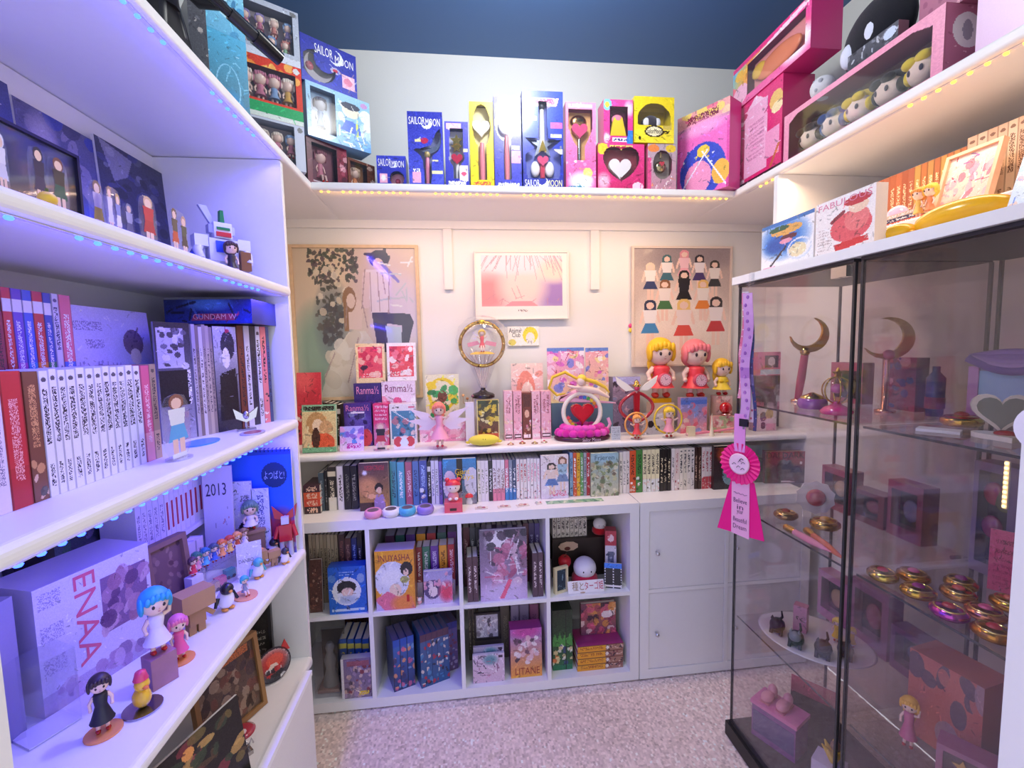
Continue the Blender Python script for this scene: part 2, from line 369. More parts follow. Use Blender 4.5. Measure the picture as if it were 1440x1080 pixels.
# U-shaped shelf under the ceiling
t = thing('wall_shelf', 'white U-shaped shelf running round three walls high above the posters', 'shelf', (1.05, .2, 1.99))
def part(m, name, mat, root):
    o = m.obj(name, mat, root); o.matrix_parent_inverse = root.matrix_basis.inverted(); return o
m = M(); board_x(m, XL, .242, -1.20, YB, 1.99, TOPZ); part(m, 'shelf_board', 'board', t)
m = M(); board_y(m, .2425, 1.8645, .02, YB, 1.99, TOPZ); part(m, 'shelf_board', 'board', t)
m = M(); board_r(m, 1.865, XR, -1.20, YB, 1.99, TOPZ); part(m, 'shelf_board', 'board', t)
t = thing('wall_shelf', 'long white wall shelf full of toys below the framed posters', 'shelf', (1.05, .3, .968))
m = M(); board_y(m, XL, XR, .12, YB, .968, MIDZ, .012); part(m, 'shelf_board', 'board', t)
# ---------------------------------------------------------------- bookcase on the left
LZ = (1.609, 1.195, .770, .400)       # tops of its shelves
LX0, LX1, LY0, LY1 = -.125, .232, -1.19, -.22
t = thing('bookcase', 'white bookcase along the left wall lit by strips of blue light', 'bookcase', (.05, -.7, 0))
for y in (LY0, LY1-.018):
    m = M(); board_x(m, LX0, LX1, y, y+.018, .355, 1.988, .006); part(m, 'side_panel', 'board', t)
m = M(); m.box(LX0-.004, LY0+.018, .36, LX0, LY1-.018, 1.988, WHITE); part(m, 'back_panel', 'board', t)
for z in LZ:
    m = M(); board_x(m, LX0, LX1+.008, LY0+.0185, LY1-.0185, z-.03, z, .012); part(m, 'shelf_board', 'board', t)
m = M(); m.box(LX0, LY0+.02, 0, LX0+.10, LY1-.02, .36, WHITE); part(m, 'plinth', 'board', t)
# ---------------------------------------------------------------- box shelf above the glass cabinets
t = thing('wall_cabinet', 'open white box shelf holding books above the glass cabinets', 'shelf', (2.1, -.7, 1.68))
m = M(); board_r(m, 1.872, XR, -.222, -.202, 1.655, 1.989, .004); part(m, 'side_panel', 'board', t)
m = M(); board_r(m, 1.866, XR, -1.19, -.2225, 1.676, 1.704, .006); part(m, 'shelf_board', 'board', t)
# ---------------------------------------------------------------- cube shelf and door cabinet on the floor
KT, KO, KC = .016, .039, .335
def cube_unit(name, label, cat, x0, cols, doors=False):
    w = 2*KO+cols*KC+(cols-1)*KT; t = thing(name, label, cat, (x0, 0, 0)); D = .39; hz = .764
    for xx in (0, w-KO):
        m = M(); m.box(xx, 0, KO, xx+KO, D, hz-KO, WHITE); m.obj('side_panel', 'board', t)
    for nm, z in (('top_board', hz-KO), ('bottom_board', 0)):
        m = M(); m.box(0, 0, z, w, D, z+KO, WHITE); m.obj(nm, 'board', t)
    zm = KO+KC
    for c in range(cols):
        xa = KO+c*(KC+KT)
        m = M(); m.box(xa+.0003, .002, zm, xa+KC-.0003, D, zm+KT, WHITE); m.obj('shelf_board', 'board', t)
        if c: m = M(); m.box(xa-KT, .001, KO, xa, D, hz-KO, WHITE); m.obj('divider', 'board', t)
        if doors:
            for z in (KO, zm+KT):
                m = M(); m.box(xa+.002, .004, z+.002, xa+KC-.002, .020, z+KC-.002, '#f1f0f0'); d = m.obj('door', 'board', t)
                m = M(); kx, kz = xa+.032, z+KC*.48
                m.cyl((kx, .006, kz), (kx, -.012, kz), .004, '#c9ccd2', 10); m.ball((kx, -.016, kz), (.0085, .006, .0085), '#d5d8de', 12, 8); m.obj('knob', 'metal', d)
    if doors: m = M(); m.box(KO, D-.006, KO, w-KO, D, hz-KO, WHITE); m.obj('back_panel', 'board', t)
    return t
cube_unit('cube_shelf', 'white open cube shelf of eight compartments standing on the carpet', 'shelf', 0, 4)
cube_unit('door_cabinet', 'white low cabinet with small knobs on four doors', 'cabinet', 1.4695, 2, True)
# ---------------------------------------------------------------- glass display cabinets
GX0, GX1 = 1.685, 2.055
GSH = (.058, .455, .845, 1.207)
def glass_case(y1, y0, label):      # y1 far end, y0 near end
    t = thing('glass_cabinet', label, 'glass cabinet', ((GX0+GX1)/2, (y0+y1)/2, 0)); g = 'cabinet_glass'; T = .004
    def pt(m, n, mat): return part(m, n, mat, t)
    m = M(); m.box(GX0-.014, y0, 0, GX1+.01, y1+.008, .05, '#1c1a1c'); m.box(GX0-.004, y0+.004, .05, GX1, y1, GSH[0]-.002, '#2a272a'); pt(m, 'base', 'satin')
    zb, zt = GSH[0], 1.592
    m = M(); m.box(GX0+T, y1-T, zb, GX1-T, y1, zt, '#fff'); pt(m, 'glass_pane', g)
    m = M(); m.box(GX0+T, y0, zb, GX1-T, y0+T, zt, '#fff'); pt(m, 'glass_pane', g)
    m = M(); m.box(GX1-T, y0, zb, GX1, y1, zt, '#fff'); pt(m, 'glass_pane', g)
    m = M(); m.box(GX0, y0+.004, zb+.004, GX0+T, y1-.004, zt-.004, '#fff'); d = pt(m, 'glass_door', g)
    for z in GSH[1:]:
        m = M(); m.box(GX0+.012, y0+.010, z-.005, GX1-.008, y1-.010, z, '#fff'); s = pt(m, 'glass_shelf', g)
        m = M(); m.box(GX0+.0118, y0+.010, z-.0052, GX0+.0125, y1-.010, z+.0002, '#4b4c4c'); m.obj('shelf_edge', 'plastic', s)
        for yy in (y0+.03, y1-.03): m = M(); m.cyl((GX1-.006, yy, z-.0105), (GX1-.03, yy, z-.0105), .005, '#8e8f92', 8); m.obj('shelf_pin', 'metal', s)
    for yy in (y0+.003, y1-.003):
        m = M(); m.box(GX0-.001, yy-.003, zb, GX0+.006, yy+.003, zt, '#37383a'); pt(m, 'corner_post', 'plastic')
        m = M(); m.box(GX1-.006, yy-.003, zb, GX1+.001, yy+.003, zt, '#606164'); pt(m, 'corner_post', 'plastic')
    for z in (zb+.02, zt-.03):
        m = M(); m.box(GX0-.006, y0+.02, z, GX0+.012, y0+.065, z+.026, '#b9b6b0'); pt(m, 'hinge', 'metal')
    m = M(); m.box(GX0-.004, y0+.002, zt, GX1, y1-.002, zt+.008, '#2b2a2c'); pt(m, 'top_frame', 'satin')
    return t
glass_case(-.30, -.745, 'tall glass display cabinet nearest the back wall with lanyards on its corner')
glass_case(-.760, -1.186, 'tall glass display cabinet next to the doorway with gold compacts inside')
m = M(); m.box(1.668, -1.188, 1.6005, 2.075, -.286, 1.625, '#f6f6f4'); tag(m.obj('top_board', 'board'), 'white board lying across the tops of both glass cabinets', 'board')
# ---------------------------------------------------------------- LED strips
def led_strip(label, pts, up, gaps, colr, chip, n):
    """pts: two ends; the chips hang on the tape under a shelf"""
    a, b = Vector(pts[0]), Vector(pts[1]); d = b-a; t = thing('led_strip', label, 'light strip', a)
    along_y = abs(d.y) > abs(d.x); m = M()
    wx = (.004, 0) if along_y else (0, .004)
    m.box(min(0, d.x)-wx[0], min(0, d.y)-wx[1], -.0012, max(0, d.x)+wx[0], max(0, d.y)+wx[1], -.0002, '#ece9f5'); m.obj('tape', 'plastic', t)
    m = M()
    for i in range(n):
        f = (i+.5)/n
        if any(g0 < f < g1 for g0, g1 in gaps): continue
        p = d*f; m.ball((p.x, p.y, -.0035), (.0052, .0052, .0034), colr, 8, 4)
    q = m.obj('led_chips', chip, t); q['kind'] = 'stuff'
finish('blue_led', .3, emit=9.0); finish('warm_led', .3, emit=5.0)
for k in ('blue_led', 'warm_led', 'glow'): MATS[k].cycles.emission_sampling = 'NONE'
led_strip('blue LED strip under the top shelf of the left bookcase', ((.226, -1.15, 1.9895), (.226, -.25, 1.9895)), 1, ((.46, .58), (.86, 1)), '#2a48ff', 'blue_led', 27)
led_strip('blue LED strip under the left shelf of card figures', ((.226, -1.15, 1.5785), (.226, -.25, 1.5785)), 1, ((.07, .16), (.45, .56), (.82, 1)), '#2a48ff', 'blue_led', 27)
led_strip('blue LED strip under the left shelf of white comic volumes', ((.226, -1.15, 1.1645), (.226, -.25, 1.1645)), 1, ((.45, .47), (.83, 1)), '#2a48ff', 'blue_led', 30)
led_strip('warm LED strip under the shelf above the posters', ((.26, .030, 1.9895), (1.85, .030, 1.9895)), 1, ((.03, .05), (.216, .262), (.421, .465), (.643, .67), (.83, .87)), '#ffb23a', 'warm_led', 62)
led_strip('warm LED strip under the right-hand top shelf over the books', ((1.884, -1.15, 1.9895), (1.884, -.03, 1.9895)), 1, ((.45, .84), (.94, 1)), '#ffb23a', 'warm_led', 34)
# ceiling lamp (above the frame)
t = thing('ceiling_lamp', 'round white ceiling lamp above the middle of the room', 'lamp', (1.05, -.40, CEIL_Z))
m = M(); m.lathe((0, 0, -.03), [(.19, 0), (.195, .015), (.19, .03)], '#e8e8e8', 32); m.obj('lamp_base', 'satin', t)
m = M(); m.lathe((0, 0, -.08), [(.02, 0), (.11, .006), (.16, .022), (.18, .05)], '#fffaf0', 32); m.obj('lamp_shade', 'glow', t)
# fabric bin under the bookcase
t = thing('storage_bin', 'white fabric storage bin standing open under the left bookcase', 'storage bin', (.1, -.75, 0))
bx = M(); bx.box(.255, -1.12, .0, .272, -.345, .425, '#f0eeec'); part(bx, 'front_panel', 'cloth', t)
bx = M(); bx.box(.0, -.362, .0, .254, -.345, .345, '#ebe9e8'); part(bx, 'side_panel', 'cloth', t)
bx = M(); bx.box(.0, -1.12, .0, .254, -1.103, .345, '#ebe9e8'); part(bx, 'side_panel', 'cloth', t)
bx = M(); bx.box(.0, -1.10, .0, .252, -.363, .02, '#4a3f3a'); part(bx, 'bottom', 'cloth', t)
bx = M(); bx.box(.2535, -1.121, .413, .2745, -.344, .428, '#ffffff'); part(bx, 'hem', 'cloth', t)
# ================================================================ kit: cartons, books, cards, figurines
FZ = [0]
def fuzz(a, n=None):      # fine line work over a busy print: short strokes in the print's own colours
    FZ[0] += 1; r = random.Random(FZ[0]); px = a.w*a.h; n = n if n is not None else min(60, px//60)
    if px < 400 or a.a.reshape(-1, 3).std(0).max() < .06: return a
    old = a.a.copy()
    for _ in range(n):
        i, j = r.randrange(a.h), r.randrange(a.w); c = np.clip(old[i, j]*r.choice([.62, .78, 1.18, 1.3]), 0, 1)
        x, y, an = (j+.5)/a.w, (i+.5)/a.h, r.uniform(0, 6.3); L = r.uniform(1.5, 6)
        a.line(x, y, x+L*math.cos(an)/a.w, y+L*math.sin(an)/a.h, .55/a.w*r.choice([1, 1.4]), tuple(c), .7)
    a.speck(FZ[0], .03); return a
def carton(S, d, art, side, label, name='toy_box', cat='box', group=None, tilt=0.0, mat='print', tray='#ddd', tdep=None, dy=0.0, film=True, top=None):
    w, h = S.w, S.h; has = not art.m.all(); fuzz(art)
    m = M(); m.box(0, 0, 0, w, d, h, side, skip='fu'); m.box(0, 0, 0, w, d, h, top or side, skip='fdblr'); m.grid(0, 0, w, h, 0, art)
    if not has:
        o = m.obj(name, mat, None, S.off(0, dy, d*abs(math.sin(tilt))), (tilt, 0, S.yaw)); return tag(o, label, cat, group)
    t = thing(name, label, cat, S.off(0, dy), S.yaw, group, tilt); m.obj('carton', mat, t)
    ys, xs = np.where(~art.m); x0, x1 = xs.min()/art.w*w, (xs.max()+1)/art.w*w; z0, z1 = ys.min()/art.h*h, (ys.max()+1)/art.h*h
    td = tdep or min(d*.7, .032)
    if isinstance(tray, Art): m = M(); m.grid(x0-.001, z0-.001, x1+.001, z1+.001, td, tray); m.obj('tray', 'plastic', t)
    else: m = M(); m.box(max(x0-.002, .001), td, max(z0-.002, .001), min(x1+.002, w-.001), td+.002, min(z1+.002, h-.001), tray); m.obj('tray', 'plastic', t)
    if film: m = M(); m.box(x0, .0006, z0, x1, .0012, z1, '#fff'); m.obj('window_film', 'film', t)
    return t
def vbook(S, d, art, cover, label, name='book', group=None, pages='#efe8da', dy=0.0, tilt=0.0, cat='book'):   # a book showing its spine
    w, h = S.w, S.h; t = thing(name, label, cat, S.off(0, dy), S.yaw, group, tilt); b = min(.0018, w*.18)
    m = M(); m.grid(0, 0, w, h, 0, art); m.box(0, 0, 0, b, d, h, cover, 'f'); m.box(w-b, 0, 0, w, d, h, cover, 'f'); m.box(b, 0, 0, w-b, b, h, cover, 'f'); m.obj('cover', 'print', t)
    m = M(); m.box(b, b, .002, w-b, d-.002, h-.002, pages); m.obj('page_block', 'paper', t)
    return t
def fbook(S, th, art, cover, label, name='book', group=None, pages='#efe8da', dy=0.0, tilt=0.0, cat='book'):   # a book showing its front cover
    fuzz(art); w, h = S.w, S.h; t = thing(name, label, cat, S.off(0, dy, th*abs(math.sin(tilt))), S.yaw, group, tilt); b = .0015
    m = M(); m.grid(0, 0, w, h, 0, art); m.box(0, 0, 0, w, b, h, cover, 'f'); m.box(0, th-b, 0, w, th, h, cover); m.box(0, b, 0, b, th-b, h, cover); m.obj('cover', 'print', t)
    m = M(); m.box(b, b, .002, w-.002, th-b, h-.002, pages); m.obj('page_block', 'paper', t)
    return t
def flatbook(loc, yaw, w, d, th, spine, cover, label, name='book', group=None, pages='#eee6d6', cat='book', front=None):   # lies flat, spine (Art) to the viewer
    t = thing(name, label, cat, loc, yaw, group); b = .0014
    m = M(); m.grid(0, 0, w, th, 0, spine); m.box(0, 0, 0, w, d, b, cover, 'f'); m.box(0, 0, th-b, w, d, th, front or cover, 'f'); m.box(0, 0, b, w, b, th-b, cover, 'f'); m.obj('cover', 'print', t)
    m = M(); m.box(.002, b, b, w-.002, d-.002, th-b, pages); m.obj('page_block', 'paper', t)
    return t
def card(S, art, label, name='card', cat='card', th=.0015, back='#e8e4e0', group=None, dy=0.0, tilt=-.12, mat='print'):
    fuzz(art); m = M(); m.grid(0, 0, S.w, S.h, 0, art); m.box(0, 0, 0, S.w, th, S.h, back, 'f')
    return tag(m.obj(name, mat, None, S.off(0, dy, th*abs(math.sin(tilt))+.0002), (tilt, 0, S.yaw)), label, cat, group)
def framed(S, art, frame, fw, label, name='picture_frame', cat='picture frame', d=.015, dy=0.0, tilt=0.0, glass=False, fmat='wood', group=None, nofuzz=False):
    if not nofuzz: fuzz(art)
    w, h = S.w, S.h; t = thing(name, label, cat, S.off(0, dy, d*abs(math.sin(tilt))), S.yaw, group, tilt)
    m = M()
    for a in ((0, 0, w, fw), (0, h-fw, w, h), (0, fw, fw, h-fw), (w-fw, fw, w, h-fw)): m.box(a[0], 0, a[1], a[2], d, a[3], frame)
    m.obj('frame', fmat, t)
    m = M(); m.grid(fw, fw, w-fw, h-fw, d*.45, art); m.box(fw, d*.5, fw, w-fw, d*.9, h-fw, '#cfcac2'); m.obj('picture', 'print', t)
    if glass: m = M(); m.box(fw, d*.2, fw, w-fw, d*.2+.0015, h-fw, '#fff'); m.obj('glass_pane', 'film', t)
    return t
def astand(S, art, label, base='#fff', cat='acrylic stand', name='acrylic_stand', group=None, dy=0.0, rx=None, bc=None):   # printed clear figure standing on a disc
    w, h = S.w, S.h; t = thing(name, label, cat, S.off(w/2, dy), S.yaw, group); k = 12; rx = rx or w*.55
    pts = [(w*.5*math.copysign(abs(math.cos(2*PI*i/k))**.6, math.cos(2*PI*i/k)), .004+h*.5+h*.5*math.copysign(abs(math.sin(2*PI*i/k))**.6, math.sin(2*PI*i/k))) for i in range(k)]
    m = M(); m.prism(pts[::-1], 0, .003, '#fff'); m.obj('plate', 'acrylic', t)
    m = M(); m.grid(-w/2, .004, w/2, h+.004, -.0006, art); m.obj('printed_figure', 'print', t)
    m = M(); m.lathe((0, .0015, 0), [(rx, 0), (rx, .0035)], bc or '#f4f0ff', 20, False, sy=.7); m.obj('base', 'acrylic' if bc is None else 'plastic', t)
    return t
def persona(S, hair, top, low, skin='#f0cfbd', k=1.0, n=1, extra=()):    # raster of one or several plain people cut out round their outline
    a = S.art('#888', k=k); a.m[:] = False; keep = a.a.copy(); a.a[:] = -1
    for i in range(n):
        q = [(hair, top, low, skin)]+list(extra); c = q[i % len(q)]
        x = (i+.5)/n; H = .97-.08*(i % 2); W = .8/n
        def mark(kk, col): a.a[kk] = hexc(col); a.m[kk] = True
        mark(a._el(x, H-.10, W*.34, .12) < 1, c[0]); mark(a._el(x, H-.12, W*.24, .085) < 1, c[3])
        mark(a.inpoly([(x-W*.40, H-.20), (x+W*.40, H-.20), (x+W*.30, H*.5), (x-W*.30, H*.5)]), c[1])
        mark(a.inpoly([(x-W*.30, H*.53), (x+W*.30, H*.53), (x+W*.46, H*.28), (x-W*.46, H*.28)]), c[2])
        mark((abs(a.X-x+W*.16) < W*.12) & (a.Y < H*.3), c[3]); mark((abs(a.X-x-W*.16) < W*.12) & (a.Y < H*.3), c[3])
        mark((abs(a.X-x) < W*.34) & (a.Y < H*.07), c[1])
    a.a[~a.m] = 0
    return a
def doll(t, h, hair, dress, skin='#f6d5c3', o=(0, 0, 0), hr=.34, style='bob', shoes='#b22', arms='down', skirt=1.0, mat='plastic', rz=0.0, legs=True, sit=False, eyes=True, fat=1.0):
    """a plain figurine facing -Y: one body mesh, hair and dress as parts"""
    Mx = Matrix.Translation(Vector(o)) @ Matrix.Rotation(rz, 4, 'Z')
    H = h*hr; zc = h-H*.5; ll = (h-H)*(.46 if legs else .05); zt = h-H*.98; zw = ll+(zt-ll)*.35; r = h*.055*(1+.6*(hr-.2))*fat
    b = M()
    b.tube([(0, 0, ll*.85), (0, 0, zw), (0, 0, zt-.06*h), (0, 0, zt), (0, 0, zc)], [r*1.25, r*1.0, r*1.35, r*.6, r*.55], skin, 10)
    if legs:
        for sx in (-1, 1):
            if sit: b.tube([(sx*r*.7, 0, ll*.85), (sx*r*.9, -ll*.75, ll*.7), (sx*r*1.0, -ll*.9, ll*.1)], [r*.75, r*.62, r*.42], skin, 8)
            else: b.tube([(sx*r*.75, 0, ll), (sx*r*.85, -.002*h, ll*.52), (sx*r*.9, 0, ll*.06)], [r*.75, r*.55, r*.4], skin, 8)
            fy = -ll*.95 if sit else -.014*h
            b.ball((sx*r*.95, fy, ll*.07+.002*h), (r*.55, r*.95, r*.5), shoes, 8, 6)
    za = zt-.05*h
    for sx in (-1, 1):
        if arms == 'down': q = [(sx*r*1.2, 0, za), (sx*r*2.1, -.01*h, za-.10*h), (sx*r*2.0, -.05*h, za-.2*h)]
        elif arms == 'up': q = [(sx*r*1.2, 0, za), (sx*r*2.4, -.01*h, za+.03*h), (sx*r*2.6, -.03*h, za+.16*h)] if sx > 0 else [(sx*r*1.2, 0, za), (sx*r*2.1, -.01*h, za-.10*h), (sx*r*2.0, -.05*h, za-.18*h)]
        else: q = [(sx*r*1.2, 0, za), (sx*r*2.6, -.02*h, za-.03*h), (sx*r*3.6, -.05*h, za+.03*h)]
        b.tube(q, [r*.5, r*.42, r*.33], skin, 7); b.ball(q[-1], r*.42, skin, 8, 6)
    b.ball((0, 0, zc), (H*.46, H*.44, H*.5), skin, 16, 12)
    if eyes:
        for sx in (-1, 1): b.ball((sx*H*.17, -H*.405, zc-H*.04), (H*.055, H*.03, H*.075), '#3a2b33', 8, 6)
        b.ball((0, -H*.435, zc-H*.13), (H*.03, H*.02, H*.02), '#e8b49f', 6, 4); b.ball((0, -H*.41, zc-H*.24), (H*.05, H*.018, H*.012), '#b5515a', 6, 4)
    zm = min(float(v[:, 2].min()) for v in b.V)
    if zm < .0004: Mx = Mx @ Matrix.Translation((0, 0, .0004-zm))
    b.xf(Mx); bo = b.obj('body', mat, t)
    d = M(); d.lathe((0, 0, 0), [(r*2.5*skirt, ll*.62), (r*2.2*skirt, ll*.75), (r*1.25, zw), (r*1.2, zw+.02*h), (r*1.5, zt-.06*h), (r*1.25, zt-.02*h), (r*.7, zt)], dress, 14); d.xf(Mx); d.obj('dress', 'satin', t)
    k = M()
    k.ball((0, H*.04, zc+H*.05), (H*.52, H*.50, H*.54), hair, 16, 8, Matrix.Rotation(-.42, 4, 'X'), cut=PI*.56)
    for i in range(5): k.ball((H*(-.32+.16*i), -H*.36, zc+H*(.26-.03*abs(i-2))), (H*.11, H*.10, H*.17), hair, 8, 6)
    for sx in (-1, 1): k.ball((sx*H*.46, -H*.06, zc-H*.02), (H*.10, H*.2, H*.34), hair, 8, 6)
    if style == 'long': k.lathe((0, H*.28, 0), [(H*.18, zt-.28*h), (H*.36, zt-.12*h), (H*.42, zt+.02*h), (H*.34, zc+.1*H)], hair, 12, sy=.5)
    elif style == 'bob': k.ball((0, H*.2, zc-H*.16), (H*.48, H*.34, H*.40), hair, 12, 8)
    elif style == 'pony': k.tube([(0, H*.4, zc+H*.2), (0, H*.75, zc+H*.1), (H*.1, H*.85, zc-H*.5), (0, H*.7, zc-H*.9)], [H*.1, H*.2, H*.15, H*.03], hair, 8)
    k.xf(Mx); k.obj('hair', 'satin', t)
    return bo
def colname(c):
    r, g, b = hexc(c); mx, mn = max(r, g, b), min(r, g, b)
    if mx < .22: return 'black'
    if mx-mn < .10: return 'white' if mx > .82 else 'light grey' if mx > .62 else 'grey' if mx > .4 else 'dark grey'
    import colorsys
    hh, s, v = colorsys.rgb_to_hsv(r, g, b); d = hh*360
    if s < .25 and v > .8: return 'pale cream' if 20 < d < 75 else 'pale pink' if d > 300 or d < 20 else 'pale blue'
    n = 'red' if d < 14 or d > 345 else 'orange' if d < 40 else 'yellow' if d < 66 else 'green' if d < 165 else 'teal' if d < 195 else 'blue' if d < 248 else 'purple' if d < 290 else 'pink'
    if n in ('red', 'orange') and v < .55: n = 'brown' if n == 'orange' else 'maroon'
    elif n == 'orange' and s < .5: n = 'tan'
    elif n in ('red', 'pink') and s < .6 and v > .7: n = 'pink'
    elif v < .38: n = 'dark '+n
    return n
def spine(S, base, kind='jp', acc='#333', low=None, seed=1):
    a = S.art(base, k=1.0); w = a.w
    if low: a.rect(0, 0, 1, .30, low)
    if kind == 'jp': a.ell(.5, .93, .28, .02, acc, .8); a.scrib(.25, .42, .8, .86, acc, 1, seed, fill=.55); a.scrib(.3, .08, .75, .26, acc, 1, seed+3, fill=.5)
    elif kind == 'line': a.scrib(.3, .2, .75, .8, acc, 1, seed, fill=.45)
    elif kind == 'pic': a.blobs(seed, [acc, '#e9c9b8', '#fff', low or '#444'], 7, (0, 0, 1, .34), (.12, .3)); a.scrib(.3, .42, .75, .9, acc, 1, seed, fill=.5)
    elif kind == 'band': a.rect(0, .78, 1, .9, acc); a.scrib(.3, .2, .7, .7, acc, 1, seed, fill=.5)
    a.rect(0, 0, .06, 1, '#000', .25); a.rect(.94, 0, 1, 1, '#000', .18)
    return a
def fitcell(S):       # keep a thing between the dividers of its compartment
    c = max(0, min(3, int((S.loc.x+S.w/2-KO)/(KC+KT)))); a = KO+c*(KC+KT)+.001; b = a+KC-.002
    if S.loc.x < a: S.w -= a-S.loc.x; S.loc.x = a
    if S.loc.x+S.w > b: S.w = b-S.loc.x
    S.w = max(S.w, .008); return S
def row(face, pl, z0, items, d, where, group, start=0, jit=.004, pages='#efe8da', name='book', vertlabel='spine', top=None):
    r = random.Random(len(where)); out = []
    for i, it in enumerate(items):
        ul, ur, vt, base = it[:4]; kind = it[4] if len(it) > 4 else 'jp'; acc = it[5] if len(it) > 5 else '#333'; low = it[6] if len(it) > 6 else None
        S = spot(face, pl, ul, ur, vt, z0); S.w = abs(S.w)*.985
        if top:
            S.h = min(S.h, top-z0); fitcell(S)
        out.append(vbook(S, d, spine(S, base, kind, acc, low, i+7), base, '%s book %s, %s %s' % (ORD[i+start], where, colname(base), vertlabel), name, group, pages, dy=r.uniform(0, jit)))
    return out
def cover(S, seed, cols, bg, bg2=None, title=None, n=16, box=(0, 0, 1, .8), size=(.07, .2), k=.85):
    a = S.art(bg, bg2, k); a.blobs(seed, cols, n, box, size); a.strokes(seed+1, cols, n//2, box, .015)
    if title: a.scrib(.1, .82, .9, .94, title, 1, seed, fill=.75)
    return a
# ================================================================ boxes on the U-shaped shelf: back row
def crescent(m, cx, cz, r, y0, y1, c, a0=.3, a1=5.2, fat=.42, n=14):      # flat crescent solid, opening towards angle (a0+a1)/2+pi
    o = []; i_ = []
    for k in range(n+1):
        a = a0+(a1-a0)*k/n; f = math.sin(PI*k/n)
        o.append((cx+r*math.cos(a), cz+r*math.sin(a))); i_.append((cx+r*(1-fat*f)*math.cos(a), cz+r*(1-fat*f)*math.sin(a)))
    s = M(); pts = o+i_[::-1][1:-1]
    v = [(x, y0, z) for x, z in o]+[(x, y0, z) for x, z in i_]+[(x, y1, z) for x, z in o]+[(x, y1, z) for x, z in i_]; N = n+1; f = []
    for k in range(n): f += [(k, k+N, k+1+N, k+1), (k+2*N, k+1+2*N, k+1+3*N, k+3*N), (k, k+1, k+1+2*N, k+2*N), (k+N, k+3*N, k+1+3*N, k+1+N)]
    m.add(v, f, c)
def heart_pts(cx, cz, r, n=24):
    return [(cx+r*.0625*16*math.sin(t)**3, cz+r*.0625*(13*math.cos(t)-5*math.cos(2*t)-2*math.cos(3*t)-math.cos(4*t))) for t in [2*PI*i/n for i in range(n)]]
def star_pts(cx, cz, r, r2=None, n=5, a0=PI/2):
    r2 = r2 or r*.45; return [(cx+(r if i % 2 == 0 else r2)*math.cos(a0+PI*i/n), cz+(r if i % 2 == 0 else r2)*math.sin(a0+PI*i/n)) for i in range(2*n)]
SIDE = '#2b3bb0'
def moonlogo(a, x, y, r): a.moon(x, y, r, -r*.28, r*.22, '#e8eefc', .86)
TY = .055
# small box
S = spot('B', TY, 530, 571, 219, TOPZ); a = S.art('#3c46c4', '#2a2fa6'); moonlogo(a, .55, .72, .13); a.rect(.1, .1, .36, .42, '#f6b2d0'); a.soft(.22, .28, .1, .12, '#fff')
a.winell(.68, .26, .25, .24)
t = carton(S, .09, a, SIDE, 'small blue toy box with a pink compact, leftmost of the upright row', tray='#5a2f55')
m = M(); m.lathe((0, 0, 0), [(.03, 0), (.032, .006), (.028, .012), (.012, .014)], '#f2a0b8', 20); m.lathe((0, 0, .012), [(.01, 0), (.009, .006), (.004, .008)], '#d8436d', 12)
m.xf(Matrix.Translation((S.w*.68, .04, S.h*.24)) @ Matrix.Rotation(PI/2, 4, 'X')); m.obj('compact', 'plastic', t)
text(t, 'SAILOR', S.w*.05, S.h*.66, S.w*.5, S.h*.9); text(t, 'MOON', S.w*.52, S.h*.62, S.w*.93, S.h*.84)
# crescent wand box
S = spot('B', TY, 574, 623, 157, TOPZ); a = S.art('#3238a8', '#4d58d8'); a.speck(3, .04); moonlogo(a, .55, .84, .15); a.ell(.47, .62, .11, .04, '#b8284e'); a.rect(.2, .60, .36, .63, '#e6e0a0')
a.rect(.1, .06, .34, .2, '#f3b3d3'); a.scrib(.12, .2, .32, .24, '#fff'); a.rect(.6, .18, .97, .22, '#efe9b0'); a.rect(.62, .34, .85, .37, '#efe9b0')
a.win(a.inpoly([(.13, .5), (.4, .52), (.66, .56), (.8, .72), (.93, .78), (.96, .6), (.86, .48), (.68, .42), (.64, .05), (.44, .05), (.42, .34), (.34, .42)]))
t = carton(S, .07, a, SIDE, 'tall blue toy box with a silver crescent on a pink handle', tray='#8086b8')
m = M(); crescent(m, S.w*.58, S.h*.64, S.w*.36, .012, .024, '#d9dde6', 2.9, 6.6); m.obj('crescent', 'metal', t)
m = M(); m.tube([(S.w*.52, .022, S.h*.04), (S.w*.53, .022, S.h*.3), (S.w*.53, .022, S.h*.44)], [.008, .010, .007], '#e889a8', 10); m.obj('handle', 'plastic', t)
m = M(); m.ball((S.w*.53, .018, S.h*.46), .012, '#c9b26a', 10, 8); m.obj('gem', 'gem', t)
text(t, 'SAILOR', S.w*.04, S.h*.83, S.w*.5, S.h*.93); text(t, 'MOON', S.w*.52, S.h*.81, S.w*.93, S.h*.91)
# star and heart rod
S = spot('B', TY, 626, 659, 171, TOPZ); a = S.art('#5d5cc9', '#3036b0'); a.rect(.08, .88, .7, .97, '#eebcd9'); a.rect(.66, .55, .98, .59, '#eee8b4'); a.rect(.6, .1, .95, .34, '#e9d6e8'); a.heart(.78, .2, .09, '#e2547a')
a.scrib(.1, .03, .9, .1, '#fff', fill=.8); a.win(a.inpoly([(.22, .9), (.78, .9), (.8, .42), (.6, .32), (.58, .14), (.34, .14), (.33, .32), (.16, .42)]))
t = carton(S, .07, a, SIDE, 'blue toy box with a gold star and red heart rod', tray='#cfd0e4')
m = M(); m.prism(star_pts(S.w*.5, S.h*.74, .024), .012, .02, '#e3c05a'); m.prism(star_pts(S.w*.5, S.h*.64, .022), .014, .022, '#d9b04e'); m.obj('star', 'metal', t)
m = M(); m.prism(heart_pts(S.w*.5, S.h*.46, .022), .008, .022, '#c41f44'); m.obj('heart', 'gem', t)
